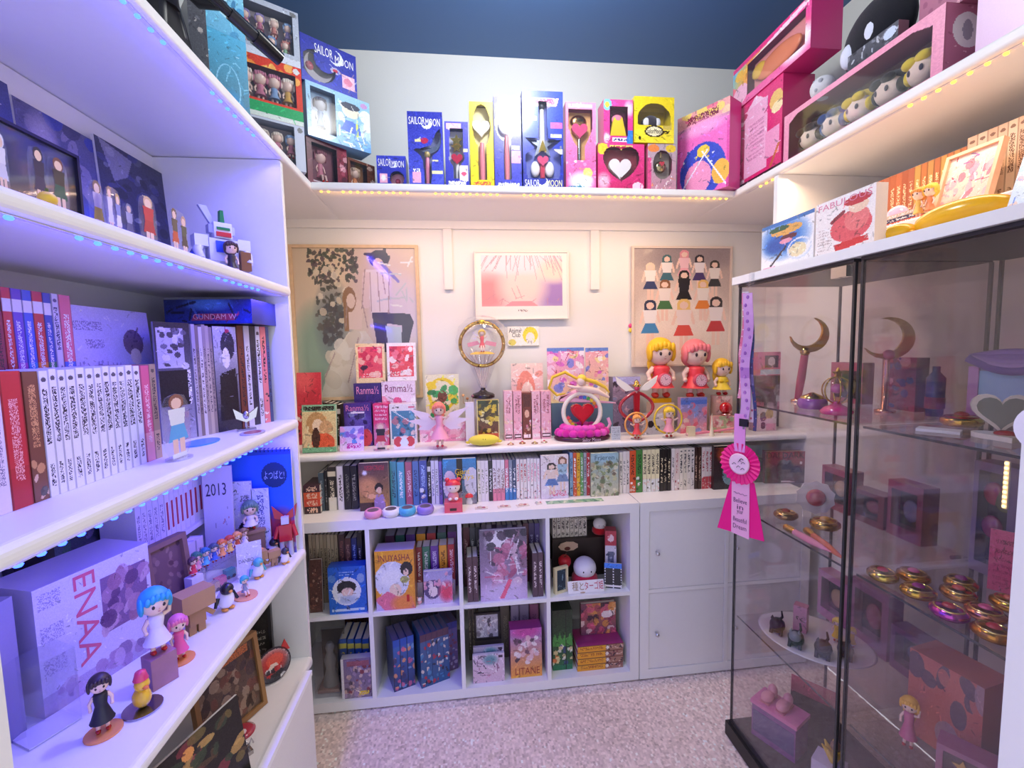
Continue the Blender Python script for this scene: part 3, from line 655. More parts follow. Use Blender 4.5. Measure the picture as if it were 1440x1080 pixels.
m = M(); m.cyl((S.w*.5, .02, S.h*.15), (S.w*.5, .02, S.h*.4), .007, '#f3f0f2', 10); m.obj('handle', 'plastic', t)
# yellow box: glare on its window is painted as a near-white heart
S = spot('B', TY, 661, 694, 143, TOPZ); a = S.art('#f2e04a', '#f6d21c'); a.scrib(.1, .02, .9, .08, '#c85a3a', fill=.7); a.winell(.5, .72, .38, .25); a.winrect(.33, .1, .7, .5)
t = carton(S, .07, a, '#e8cf2c', 'tall yellow toy box with a white heart-topped pink wand', tray='#f7ecb0')
m = M(); m.prism(heart_pts(S.w*.5, S.h*.72, .034), .010, .024, '#fbf6ee'); m.obj('heart', 'plastic', t)
m = M(); m.tube([(S.w*.52, .02, S.h*.1), (S.w*.52, .02, S.h*.3), (S.w*.52, .02, S.h*.55)], [.010, .012, .008], '#f08f9c', 10); m.obj('handle', 'plastic', t)
# blue-violet box: the window glare is put into the white wand head
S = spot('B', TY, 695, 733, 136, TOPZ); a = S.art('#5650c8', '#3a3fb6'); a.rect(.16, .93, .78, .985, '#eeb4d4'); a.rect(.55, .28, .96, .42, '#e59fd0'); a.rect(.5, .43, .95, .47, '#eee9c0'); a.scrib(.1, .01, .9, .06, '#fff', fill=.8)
a.winell(.42, .72, .38, .2); a.winrect(.35, .1, .62, .55)
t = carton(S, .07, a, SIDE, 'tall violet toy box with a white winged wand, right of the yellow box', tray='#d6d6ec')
m = M(); m.ball((S.w*.42, .02, S.h*.72), (.026, .012, .034), '#f4f2f6', 14, 10); m.prism(star_pts(S.w*.42, S.h*.84, .02), .014, .022, '#f1ecdc'); m.obj('wand_head', 'plastic', t)
m = M(); m.tube([(S.w*.48, .02, S.h*.1), (S.w*.48, .02, S.h*.34), (S.w*.48, .02, S.h*.6)], [.009, .011, .007], '#ef8f9d', 10); m.obj('handle', 'plastic', t)
# big blue box with the sword-like wand
S = spot('B', .045, 735, 792, 128, TOPZ); a = S.art('#2440b0', '#2a2f9c'); a.soft(.3, .75, .5, .3, '#1f55c8', .6); a.poly([(.1, .93), (.9, .93), (.84, .85), (.16, .85)], '#f0b6d4'); a.scrib(.2, .87, .8, .92, '#b0447c', fill=.8)
a.rect(.06, .7, .36, .74, '#efe7b8'); a.rect(.68, .62, .98, .68, '#d05a98'); a.rect(.68, .53, .96, .56, '#efe7b8'); a.rect(.66, .36, .97, .41, '#efe7b8'); moonlogo(a, .5, .055, .13)
a.win((a.inpoly([(.40, .9), (.6, .9), (.62, .52), (.94, .5), (.72, .42), (.95, .35), (.9, .1), (.1, .1), (.06, .35), (.3, .42), (.06, .52), (.38, .52)])))
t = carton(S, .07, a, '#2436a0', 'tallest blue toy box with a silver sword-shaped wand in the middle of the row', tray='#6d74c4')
m = M(); m.tube([(S.w*.5, .02, S.h*.42), (S.w*.5, .02, S.h*.7), (S.w*.5, .02, S.h*.86)], [.012, .010, .008], '#d8dbe8', 10); m.ball((S.w*.5, .018, S.h*.86), .012, '#3a3a44', 10, 8); m.obj('blade', 'plastic', t)
m = M(); m.prism(star_pts(S.w*.5, S.h*.47, .055, .02), .016, .024, '#dfe2ee'); m.obj('star_guard', 'metal', t)
m = M(); m.prism([(S.w*.5-.015, S.h*.40), (S.w*.5+.015, S.h*.40), (S.w*.5, S.h*.52)], .008, .016, '#e0bd58'); m.obj('gold_crest', 'metal', t)
for sx in (-1, 1): m = M(); m.ball((S.w*.5+sx*.028, .022, S.h*.22), (.019, .012, .030), '#f2eef6', 12, 8); m.obj('wing', 'plastic', t)
m = M(); m.prism(heart_pts(S.w*.5, S.h*.30, .022), .006, .018, '#e0527e'); m.cyl((S.w*.5, .02, S.h*.12), (S.w*.5, .02, S.h*.26), .010, '#c93a55', 10); m.obj('handle', 'gem', t)
text(t, 'SAILOR', S.w*.04, S.h*.02, S.w*.4, S.h*.09, c='#f4f4ff'); text(t, 'MOON', S.w*.58, S.h*.02, S.w*.96, S.h*.09, c='#f3eea8')
# pink box with heart rod
S = spot('B', TY, 796, 838, 144, TOPZ); a = S.art('#f58cb4', '#ec5fa6'); a.blobs(5, ['#f9c2d8', '#fff', '#f3a0c8'], 10, (0, 0, 1, .4), (.03, .06)); a.soft(.5, .1, .45, .12, '#dff2f6'); a.ell(.72, .2, .16, .06, '#f2d47c'); a.soft(.6, .12, .3, .06, '#fff')
a.rect(.1, .94, .9, .98, '#f7b9d0'); a.scrib(.1, .01, .6, .05, '#4a8fb0', fill=.8); a.win(a.inpoly([(.1, .92), (.88, .92), (.88, .7), (.72, .56), (.62, .5), (.62, .34), (.36, .34), (.36, .5), (.24, .56), (.1, .7)]))
t = carton(S, .075, a, '#e878a8', 'tall pink toy box with a rosy heart rod on a silver handle', tray='#d7a26c')
m = M(); m.prism(heart_pts(S.w*.48, S.h*.70, .032), .008, .022, '#d4487c'); m.obj('heart', 'gem', t)
m = M(); m.ball((S.w*.48, .03, S.h*.82), (.034, .012, .026), '#b98a5a', 12, 8); m.obj('crown', 'metal', t)
m = M(); m.cyl((S.w*.48, .02, S.h*.36), (S.w*.48, .02, S.h*.6), .007, '#cfd6dc', 10); m.obj('handle', 'metal', t)
# heart compact box and the two boxes standing on the lower pair
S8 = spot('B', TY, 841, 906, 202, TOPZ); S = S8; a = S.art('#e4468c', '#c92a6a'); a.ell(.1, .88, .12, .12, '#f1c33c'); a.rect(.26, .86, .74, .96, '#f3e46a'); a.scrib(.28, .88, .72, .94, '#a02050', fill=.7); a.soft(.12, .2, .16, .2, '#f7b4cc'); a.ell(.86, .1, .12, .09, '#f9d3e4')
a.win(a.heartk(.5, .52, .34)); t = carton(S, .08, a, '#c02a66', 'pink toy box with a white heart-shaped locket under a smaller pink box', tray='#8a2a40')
m = M(); m.prism(heart_pts(S.w*.5, S.h*.52, .046), .012, .026, '#fbf3f4'); m.obj('heart_locket', 'plastic', t)
m = M(); m.prism(star_pts(S.w*.5, S.h*.2, .02, .008, 6), .002, .012, '#7a1f3c'); m.obj('clasp', 'gem', t)
S11 = spot('B', TY, 911, 951, 202, TOPZ); S = S11; a = S.art('#b8a8b4', '#c88fa0'); a.ell(.2, .9, .2, .08, '#e8884a'); a.ell(.8, .9, .18, .08, '#e8c83c'); a.rect(0, 0, .12, .7, '#e0508c'); a.strokes(4, ['#f3e8e0', '#e08858', '#fff'], 14, (0, 0, 1, .3)); a.winell(.52, .56, .34, .3)
t = carton(S, .08, a, '#d05a88', 'grey and pink toy box with a round brass compact, lower right of the stack', tray='#a89a90')
m = M(); m.ball((S.w*.52, .024, S.h*.56), (.024, .014, .024), '#b8a878', 14, 10); m.obj('compact', 'metal', t)
m = M(); m.prism(heart_pts(S.w*.52, S.h*.6, .011), .006, .014, '#d03048'); m.cyl((S.w*.52, .02, S.h*.74), (S.w*.52, .02, S.h*.86), .004, '#c8b078', 8); m.obj('gem', 'gem', t)
z2 = max(S8.off(0, 0, S8.h).z, S11.off(0, 0, S11.h).z)+.0006
for q in (S8, S11): pass
S = spot('B', TY, 849, 890, 140, S8.loc.z+S8.h+.0004); a = S.art('#e64a96', '#d83a88'); a.ell(.12, .88, .16, .13, '#7cc4e4'); a.ell(.12, .88, .08, .07, '#f2d24a'); a.soft(.86, .8, .18, .2, '#f7c8dc'); a.rect(.8, 0, 1, .3, '#3878d0'); a.rect(.3, .03, .8, .14, '#f6f0f8'); a.scrib(.32, .05, .78, .12, '#404080', fill=.7)
a.soft(.1, .12, .12, .14, '#f9d6e4'); a.winrect(.2, .18, .82, .84)
t = carton(S, .075, a, '#c83880', 'small pink toy box with a yellow dress-shaped toy, upper left of the stack', tray='#5a1f3a')
m = M(); m.prism([(S.w*.24, S.h*.2), (S.w*.8, S.h*.2), (S.w*.66, S.h*.62), (S.w*.38, S.h*.62)], .008, .03, '#f5cf2e'); m.ball((S.w*.52, .02, S.h*.6), (.024, .014, .018), '#f08aa8', 12, 8); m.obj('toy', 'plastic', t)
S = spot('B', TY-.004, 892, 948, 136, S11.loc.z+S11.h+.0004); a = S.art('#e6cf2a', '#f0d92e'); a.rect(0, 0, 1, .3, '#f3df3a'); a.scrib(.55, .2, .9, .27, '#403010', fill=.6); a.ell(.5, .25, .24, .13, '#3a2c10'); a.ell(.5, .25, .20, .10, '#f4e9c0'); a.rect(.72, .3, .94, .46, '#c8b458'); a.ell(.14, .1, .04, .04, '#2a2414')
a.win((a._el(.5, .5, .42, .36) < 1) & (a.Y > .38)); t = carton(S, .08, a, '#d8c024', 'yellow toy box with a dark round plush in its arched window', tray='#b9a020', tdep=.07)
m = M(); m.ball((S.w*.5, .04, S.h*.5), (.038, .028, .034), '#3a3440', 16, 10); m.ball((S.w*.36, .022, S.h*.5), (.014, .008, .018), '#f3f3f6', 10, 8); m.ball((S.w*.64, .022, S.h*.5), (.014, .008, .018), '#f3f3f6', 10, 8); m.obj('plush', 'cloth', t)
text(t, 'Sailor', S.w*.31, S.h*.20, S.w*.49, S.h*.31, c='#2a1c10', y=-.0012); text(t, 'Moon', S.w*.50, S.h*.20, S.w*.69, S.h*.31, c='#2a1c10', y=-.0012)
# ================================================================ turned boxes in the left corner
def turned(lt, rt, ya, z0, hz=None):
    S = spot2(lt, rt, ya, z0)
    if hz: S.h = hz
    return S
S = turned((430, 190), (487, 211), .05, TOPZ); zA = S.loc.z+S.h
a = S.art('#5a2a38', '#7a3244'); a.winrect(.12, .1, .74, .92); a.rect(.76, 0, 1, 1, '#7d2438'); a.blobs(2, ['#a8485c', '#d8a0a8', '#4a1c2c'], 8, (.76, 0, 1, 1), (.05, .1))
t = carton(S, .09, a, '#4a1f2c', 'dark red window box with a seated rose figurine in the left corner', tray='#7a4a58')
doll(t, S.h*.72, '#8a4a58', '#c8788c', '#e8c0b8', (S.w*.42, .035, S.h*.14), hr=.4, sit=True, eyes=False)
m = M(); m.box(S.w*.12, .012, S.h*.1, S.w*.74, .05, S.h*.16, '#efd6de'); m.obj('stage', 'plastic', t)
S2 = Spot(S.off(S.w+.003), S.yaw, .125, S.h*.86); a = S2.art('#6a3a2c', '#8a4a34'); a.winrect(.1, .12, .7, .94); a.blobs(8, ['#d8b8a0', '#6a2a2a', '#e8d8c8'], 9, (.7, 0, 1, 1), (.06, .12))
t = carton(S2, .09, a, '#5a2c24', 'brown window box with an orange-dressed figurine beside the dark red box', tray='#8a5a44')
doll(t, S2.h*.72, '#c8a890', '#e08848', '#f0ccb8', (S2.w*.4, .035, S2.h*.14), hr=.4, sit=True, eyes=False)
S = turned((429, 111), (519, 146), .045, zA+.0006); zB = S.loc.z+S.h; a = S.art('#9fd0f0', '#7cb8ec'); a.blobs(3, ['#c8e6fa', '#fff', '#6aa4e0', '#b8dcf8'], 24, (.3, 0, 1, 1), (.04, .12)); a.ell(.68, .7, .14, .13, '#f6ecd0'); a.ell(.68, .80, .15, .07, '#2a3450'); a.poly([(.6, .52), (.8, .5), (.85, .28), (.5, .3)], '#3a68d8'); a.rect(.76, .24, .8, .5, '#d8e860')
a.strokes(5, ['#fff', '#5a90d8'], 16, (.4, 0, 1, .3)); a.winrect(.07, .12, .43, .92); a.ell(.9, .9, .06, .05, '#c89ad0')
t = carton(S, .09, a, '#8cc0ea', 'light blue doll box with a grey window standing on the dark boxes', tray='#88a4c0')
doll(t, S.h*.7, '#6a7080', '#7a98c0', '#cfd4dc', (S.w*.25, .035, S.h*.14), hr=.36, eyes=False)
S = turned((421, 44), (500, 80), .045, zB+.0006); a = S.art('#2f36a4', '#3a44bc'); moonlogo(a, .62, .76, .13); a.ell(.6, .46, .09, .07, '#b8b8d8'); a.ell(.6, .46, .05, .04, '#c83a54'); a.rect(.72, .16, .96, .46, '#f3c6dc'); a.ell(.83, .32, .08, .09, '#e88aa8')
a.win((a._el(.3, .42, .3, .34) < 1) & (a._el(.42, .58, .2, .24) > 1) & (a.X > .04)); t = carton(S, .08, a, '#2a3098', 'blue toy box with a see-through crescent window at the top of the left corner', tray='#6c6470')
m = M(); crescent(m, S.w*.32, S.h*.44, S.w*.25, .012, .024, '#a8a0a8', 2.2, 6.0, .5); m.obj('crescent', 'plastic', t)
m = M(); m.ball((S.w*.16, .016, S.h*.4), .016, '#b0344a', 12, 8); m.obj('gem', 'gem', t)
text(t, 'SAILOR', S.w*.24, S.h*.70, S.w*.56, S.h*.9); text(t, 'MOON', S.w*.6, S.h*.64, S.w*.94, S.h*.82)
# three figure sets stacked nearer the camera
Q = spot2((328, 66), (423, 97), -.16, TOPZ); yaw = Q.yaw; w0 = Q.w
def setbox(z0, h, art_edit, side, label, seed, n):
    S = Spot((Q.loc.x, Q.loc.y, z0), yaw, w0, h); a = S.art('#b8bcc8'); art_edit(a); t = carton(S, .10, a, side, label, tray='#a39a9e', tdep=.05)
    r = random.Random(seed); cols = ['#c87890', '#d8a850', '#88a8d0', '#d08a80', '#a090c8', '#90b890', '#f0e0d0']
    for i in range(n):
        doll(t, S.h*(.34 if n > 4 else .5), r.choice(cols), r.choice(cols), '#f0d0c0', (S.w*(.16+.68*(i % 4)/3.2+.05*(i//4)), .026, S.h*((.14 if n > 4 else .3)+.33*(i//4))), hr=.45, eyes=False, fat=1.3)
    return zz(z0+h)
def zz(v): return v+.0006
def e1(a): a.rect(0, 0, 1, 1, '#c9cfe0'); a.winrect(0, .06, .84, .94); a.ell(.93, .9, .04, .06, '#888')
def e2(a):
    a.rect(0, 0, 1, 1, '#d8442e'); a.rect(0, .7, .2, 1, '#f0963c'); a.blobs(4, ['#f3a040', '#e0352c', '#f6c060'], 14, (0, .72, 1, 1), (.06, .12)); a.rect(0, .06, 1, .26, '#34a866'); a.rect(0, 0, 1, .08, '#dfe8e0'); a.ell(.92, .92, .05, .05, '#ddd'); a.winrect(.1, .3, .9, .84)
def e3(a): a.rect(0, 0, 1, 1, '#b8bfcd'); a.rect(0, 0, .04, 1, '#8a6a68'); a.strokes(5, ['#9aa0b4', '#e0e4ee'], 8); a.ell(.92, .93, .05, .04, '#777'); a.rect(.05, 0, 1, .12, '#d8dce8'); a.winrect(.08, .2, .9, .9)
hA = Q.h; zq = setbox(TOPZ, hA*.44, e1, '#9aa6c8', 'pale blue boxed figure set at the bottom of the tall stack by the bookcase', 1, 4)
zq = setbox(zq, hA*.56-.001, e2, '#b83a2c', 'red and green boxed figure set in the middle of the tall stack', 2, 4)
zq = setbox(zq, hA*.52, e3, '#8c94a8', 'grey boxed set of many small figurines at the top of the tall stack', 3, 8)
# teal boxes behind the black statue
q1 = P(287, 60, x=.16); 
S = spot2((286, 34), (326, 52), -.33, TOPZ); S.w = .105; a = S.art('#56b4dc', '#3f6c80'); a.strokes(6, ['#8fd4ee', '#2e86bc', '#bfe6f4'], 12); a.soft(.6, .3, .3, .2, '#3c9ad8'); a.ring(.5, .5, .3, .22, .03, '#8ed0ec'); z1 = S.loc.z+S.h
carton(S, .07, a, '#4a6a72', 'teal book-like box with curling lines behind the black statue')
S = Spot((S.loc.x, S.loc.y, z1+.0005), S.yaw, .105, .15); a = S.art('#8fd0e8', '#6cb8dc'); a.blobs(9, ['#c8ecf6', '#4a98c8', '#e8f6fa', '#3a7aa8'], 14); carton(S, .07, a, '#6ab0d0', 'pale turquoise box lying atop the teal box by the black statue')
S = spot2((262, -8), (288, 4), -.45, TOPZ); a = S.art('#58585c', '#46484c'); a.blobs(5, ['#7a7a80', '#3a3a40', '#c8c0b8'], 10); carton(S, .06, a, '#3c3c40', 'grey box half hidden behind the black statue')
# black statue aiming a long gun
b = P(262, 60, x=.155); by = b.y
t = thing('statue', 'black armoured statue aiming a long gun over the shelf edge', 'statue', (.172, -.655, TOPZ), 1.3)
m = M(); m.lathe((0, 0, 0), [(.055, 0), (.055, .010), (.04, .014)], '#1b1a1e', 20); m.obj('base', 'satin', t)
m = M()
for sx in (-1, 1): m.tube([(sx*.016, 0, .012), (sx*.022, -.01, .06), (sx*.014, .0, .115)], [.012, .014, .018], '#232228', 8)
m.tube([(0, 0, .105), (0, 0, .14), (0, .004, .19), (0, 0, .205), (0, 0, .225)], [.026, .024, .034, .014, .012], '#26252c', 10); m.ball((0, -.004, .238), (.018, .020, .023), '#d8c0b4', 12, 8)
m.tube([(.03, 0, .185), (.058, -.03, .15), (.07, -.085, .145)], [.013, .011, .009], '#2a2930', 8); m.tube([(-.03, 0, .185), (-.04, -.04, .15), (.03, -.085, .14)], [.013, .011, .009], '#2a2930', 8); m.obj('body', 'satin', t)
m = M(); m.lathe((0, .012, 0), [(.07, .03), (.055, .09), (.034, .16), (.036, .19)], '#1d1c22', 14, sy=.6); m.obj('cloak', 'rubber', t)
m = M(); m.tube([(-.04, -.05, .16), (.04, -.08, .142), (.07, -.092, .130)], [.010, .012, .010], '#1e1e22', 8); m.tube([(.07, -.092, .130), (.12, -.112, .112)], .014, '#2a2a2e', 10); m.tube([(.12, -.112, .112), (.175, -.134, .092)], [.019, .016], '#17171a', 10); m.obj('gun', 'plastic', t)
m = M(); m.ball((0, .004, .246), (.021, .022, .020), '#1a181c', 12, 8); m.obj('hair', 'satin', t)
# ================================================================ boxes on the right-hand arm of the U-shaped shelf
S = spot2((953, 168), (1027, 134), .17, TOPZ); S.loc.z = TOPZ
a = S.art('#e855b0', '#e0409c'); a.rect(0, .84, 1, 1, '#e8a0a0'); a.blobs(3, ['#f3d468', '#f7c8a0', '#e86a90'], 14, (0, .85, 1, 1), (.05, .1)); a.scrib(.2, .86, .8, .95, '#7a2040', fill=.7); a.rect(0, .80, 1, .84, '#c8809c'); a.rect(.06, 0, .96, .8, '#f06cc0'); a.soft(.5, .78, .5, .1, '#f7a0d8')
a.ell(.5, .28, .44, .32, '#3348c0'); a.blobs(5, ['#fff', '#88a0f0', '#f3d040'], 20, (.12, .02, .9, .55), (.012, .03)); a.ell(.42, .2, .26, .2, '#f49ac4'); a.ell(.52, .5, .12, .07, '#f5cf4a'); a.ell(.85, .2, .16, .14, '#f5b84a'); a.line(.1, .1, .6, .5, .012, '#f2f0ff'); a.line(.95, .04, .5, .5, .012, '#f2f0ff')
carton(S, .09, a, '#d04a90', 'pink bag box with a blue starry oval turned in the right corner')
RX = 1.905
S13 = spot('R', RX, 1032, 1099, 160, TOPZ); S13.h = P(1030, 163, x=RX).z-TOPZ
S = S13; a = S.art('#e0347c', '#d82a70'); a.rect(.25, .12, .72, .9, '#f3b8d8'); a.poly([(.3, .9), (.66, .9), (.48, 1)], '#f7d0e6'); a.scrib(.34, .3, .66, .7, '#d890b8', 9, fill=.7); a.blobs(4, ['#f06aa0', '#c01858', '#f8c8dc'], 16, (0, 0, .24, 1), (.04, .08)); a.ell(.88, .78, .12, .1, '#e8c070'); a.ell(.9, .7, .1, .06, '#f4e0b0'); a.rect(.7, .2, .95, .5, '#f0a0c8'); a.line(.8, .1, .95, .3, .02, '#c86a3c'); a.rect(0, 0, 1, .08, '#2a1a20'); a.scrib(.08, .015, .7, .065, '#f6e8ee', fill=.8)
carton(S, .12, a, '#c02a68', 'hot pink playset box with a pale castle print beside the bag box')
S = spot('R', RX-.006, 1031, 1139, 97, S13.loc.z+S13.h+.0006); S.h = .165; a = S.art('#ee4a96', '#f06aa8'); a.ell(.1, .75, .12, .25, '#7ac8e8'); a.ell(.1, .75, .06, .12, '#f0d050'); a.soft(.3, .6, .3, .4, '#f5b040'); a.soft(.6, .5, .4, .35, '#f56a6a'); a.soft(.85, .3, .2, .3, '#fff'); a.ell(.12, .3, .12, .22, '#f8b8d4'); a.rect(0, .9, 1, 1, '#e83a88'); a.line(.3, .8, 1, .95, .02, '#fff', .8); a.winrect(.22, .16, .94, .84)
t = carton(S, .11, a, '#d83a80', 'shiny pink window box with an orange toy lying on the castle box', tray='#f29a9a')
m = M(); m.ball((S.w*.58, .018, S.h*.45), (S.w*.28, .012, S.h*.24), '#f58a5a', 16, 10); m.ball((S.w*.34, .015, S.h*.55), (S.w*.1, .01, S.h*.16), '#f2c03c', 12, 8); m.obj('toy', 'plastic', t)
# long plush box
z0 = TOPZ
S = spot('R', 1.9, 1103, 1325, 100, z0); S.h = .168; a = S.art('#f0a0bc', '#ec94b4'); a.speck(4, .03); a.win(a.inpoly([(.05, .1), (.95, .1), (.95, .8), (.85, .9), (.12, .9), (.05, .8)]))
t = carton(S, .12, a, '#b0687e', 'long pink window box holding five round plush heads', tray='#75645a', tdep=.085, film=True)
for i, c in enumerate(('#4a3430', '#34508c', '#e8c838', '#34302c', '#ecd040')):
    x = S.w*(.15+.175*i); r = .040
    m = M(); m.ball((x, .045, S.h*.40), (r, r*.9, r*.95), '#f3d9c8', 16, 12)
    for sx in (-1, 1): m.ball((x+sx*r*.38, .045-r*.80, S.h*.38), (r*.14, r*.08, r*.2), '#4a4450', 8, 6)
    m.obj('plush_head', 'cloth', t)
    m = M(); m.ball((x, .052, S.h*.45), (r*1.10, r*1.0, r*1.05), c, 16, 8, Matrix.Rotation(-.5, 4, 'X'), cut=PI*.52); m.ball((x-r*.42, .016, S.h*.52), (r*.5, r*.34, r*.36), c, 10, 6); m.ball((x+r*.38, .018, S.h*.54), (r*.5, r*.34, r*.32), c, 10, 6); m.ball((x-r*.9, .04, S.h*.38), (r*.22, r*.5, r*.5), c, 8, 6); m.ball((x+r*.9, .04, S.h*.38), (r*.22, r*.5, r*.5), c, 8, 6); m.obj('plush_hair', 'cloth', t)
# near end of the long box: printed panel with a white round crest
m = M(); e = Spot((0, 0, 0), 0, .12, S.h); e.pw, e.ph = 45, 120; a = e.art('#b8708a', '#a8607c'); a.blobs(6, ['#d8a0b4', '#98506c', '#e8c0cc'], 26, (0, 0, 1, 1), (.02, .04)); a.ell(.5, .66, .34, .24, '#e6e2e0'); a.ell(.5, .66, .12, .14, '#9a98a0'); a.ell(.85, .22, .2, .16, '#e0dcdc')
m.grid(.002, .002, .118, S.h-.002, 0, a); m.xf(Matrix.Translation((S.w+.0006, 0, 0)) @ Matrix.Rotation(PI/2, 4, 'Z')); m.obj('end_panel', 'print', t)
zl = S.loc.z+S.h
# things on and behind the long box
S = spot('R', 2.035, 1106, 1150, 92, TOPZ); S.h = .235; a = S.art('#2458c8', '#1a3c98'); a.blobs(7, ['#4a80e8', '#78a8f8', '#143080'], 40, (0, 0, 1, 1), (.02, .05)); carton(S, .058, a, '#1c409c', 'starry blue box standing behind the long plush box')
c = P(1158, 105, x=1.94); t = thing('moon_ball', 'pale round moon plush with grey craters on the pink plush box', 'plush', (1.94, c.y, zl)); r = .036
m = M(); m.ball((0, 0, r*.9), r, '#d9d9de', 20, 14); m.obj('ball', 'cloth', t); m = M()
for dx, dz, rr in ((-.5, .3, .24), (-.2, -.3, .2), (.1, .5, .16)): m.ball((-r*.86*math.sqrt(max(0, 1-dx*dx-dz*dz)), dx*r, r*.9+dz*r), (.006, rr*r, rr*r), '#a8abb6', 10, 6)
m.obj('craters', 'cloth', t)
t = thing('plush_cushion', 'large black cushion plush with two pale ovals above the plush heads', 'plush', (1.988, P(1222, 60, x=1.96).y, zl), -PI/2)
m = M(); m.ball((0, 0, .104), (.112, .043, .104), '#15161f', 24, 16); m.obj('cushion', 'cloth', t)
for sx, zz_ in ((-.66, .085), (.1, .105)): m = M(); m.ball((sx*.105, -.026, zz_), (.026, .020, .036), '#dfe3f6', 14, 10); m.obj('oval_patch', 'cloth', t)
S = spot('R', 1.906, 1192, 1262, 80, zl+.0006); S.h = .045; a = S.art('#56565e', '#3c3c44'); a.blobs(5, ['#8a8c98', '#2c2c34', '#c8ccd8'], 20, (0, 0, 1, 1), (.03, .06)); a.ell(.85, .6, .12, .3, '#c8d4ee'); carton(S, .03, a, '#8a6a74', 'low grey window box on the long pink plush box')
S = spot('R', 1.935, 1292, 1372, 20, zl+.0006); S.h = .10; a = S.art('#b87088', '#a8607c'); a.blobs(9, ['#d898ac', '#985070'], 20, (0, 0, 1, 1), (.03, .05)); carton(S, .08, a, '#a86078', 'mauve patterned box on top of the pink plush box near its end')
S = spot('R', 1.93, 1372, 1475, 20, TOPZ); S.h = .26; a = S.art('#f2d4ee', '#eec8e8'); carton(S, .14, a, '#e8c0e0', 'plain pale pink box at the far right end of the top shelf')
# ================================================================ books in the box shelf above the glass cabinets
BX, BZ = 2.03, 1.7044
its = []
u = 1178
for wpx, c in ((7, '#cfc8bc'), (7, '#c8c0b0'), (8, '#d8d0c4'), (8, '#c4bcae'), (8, '#d0c8ba')): its.append((u, u+wpx, 0, c, 'line', '#777')); u += wpx
for i in range(8): its.append((u, u+8.5, 0, ['#a85a34', '#b0603a', '#9c5030', '#a45a3c'][i % 4], 'line', '#e8c8a0')); u += 8.5
for i in range(8): its.append((u, u+9, 0, ['#c89048', '#b8703a', '#c08848', '#b06a3c'][i % 4], 'line', '#f0d8a8')); u += 9
for i in range(7): its.append((u, u+14, 0, ['#d8b8a0', '#e0c4ac', '#d4b098'][i % 3], 'jp', '#6a4a3c')); u += 14
def rbooks():
    for i, (ul, ur, _, c, kind, acc) in enumerate(its):
        S = spot('R', BX, ul, ur, 240, BZ); S.w *= .98; S.h = .142 if i < 5 else .182 if i < 21 else .20
        vbook(S, .13, spine(S, c, kind, acc, None, i), c, '%s book from the left above the glass cabinets, %s spine' % (ORD[i], colname(c)), 'book', 'books above the glass cabinets')
rbooks()
# things in front of those books
S = spot('R', 1.95, 1314, 1392, 245, BZ); S.h = .155; a = cover(S, 4, ['#f3a8b8', '#f7d0c8', '#e07088', '#d890b0', '#fff'], '#f6d8c8', '#f0c0b8', n=20, size=(.05, .14)); a.strokes(3, ['#c84060', '#fff', '#8a4a9a'], 8)
S.loc += Vector((0, 0, 0)); framed(S, a, '#e8b89a', .008, 'pink picture in a peach frame leaning before the books above the cabinets', tilt=-.25, dy=-.01)
for k, (u, v, c) in enumerate(((1225, 262, '#c8ccd4'), (1262, 268, '#f2b8d4'))):
    p = P(u, v+10, x=1.955); t = thing('hand_mirror' if k else 'glass_ball', ('pink oval hand mirror' if k else 'clear glass ball')+' in front of the books above the glass cabinets', 'mirror' if k else 'ball', (1.955, p.y, BZ)); r = .028 if k else .024
    m = M(); m.ball((0, 0, r*1.25+.004), (.012 if k else r, r*1.25, r*1.05), c, 16, 10); m.obj('oval_plate' if k else 'globe', 'gem' if k else 'acrylic', t); m = M(); m.lathe((0, 0, 0), [(.012, 0), (.009, .004), (.006, .006)], '#d890b8' if k else '#9a8fa0', 12); m.obj('foot', 'plastic', t)
for i, (c, z_) in enumerate((('#2c2c48', 0), ('#d85a4a', .010), ('#3a3a5c', .020), ('#c8b0a0', .030))):
    p = P(1240, 290, x=1.9); e = Spot((0, 0, 0), 0, .115, .0095); e.pw, e.ph = 60, 7; a = e.art(c); a.scrib(.1, .2, .9, .8, '#e8e0e0', 1, i, fill=.4)
    flatbook((1.93, p.y+.03, BZ+z_), -PI/2, .115, .05, .0095, a, c, '%s thin book from the bottom of the flat pile above the cabinets' % ORD[i], group='flat pile above the cabinets')
def winged(u, c, lab):
    p = P(u, 285, x=1.9); t = thing('winged_figurine', lab, 'figurine', (1.905, p.y, BZ), -PI/2)
    m = M(); m.lathe((0, 0, 0), [(.02, 0), (.02, .004), (.008, .008), (.006, .03)], '#f0e6d8', 14); m.obj('base', 'plastic', t); m = M(); m.ball((0, 0, .05), (.016, .014, .02), '#f2d8c0', 12, 8); m.ball((0, .003, .06), (.018, .016, .014), c, 12, 8); m.obj('head', 'plastic', t)
    for sx in (-1, 1): m = M(); m.prism([(sx*.01, .03), (sx*.055, .07), (sx*.048, .05), (sx*.05, .04), (sx*.036, .032), (sx*.03, .024)][::sx], .004, .008, '#f7f3ee'); m.obj('wing', 'plastic', t)
winged(1190, '#f0d868', 'small white-winged figurine with yellow hair above the glass cabinets')
for i, (u, c, c2) in enumerate(((1290, '#e89a4a', '#f0c060'), (1306, '#f3c84a', '#e88a5a'))):
    p = P(u, 280, x=1.9); t = thing('figurine', ('orange' if i == 0 else 'yellow')+' small figurine before the books above the glass cabinets', 'figurine', (1.905, p.y, BZ), -PI/2); doll(t, .075, c, c2, o=(0, 0, .003), hr=.4); m = M(); m.lathe((0, 0, 0), [(.018, 0), (.018, .003)], '#e8d8c8', 14); m.obj('base', 'plastic', t)
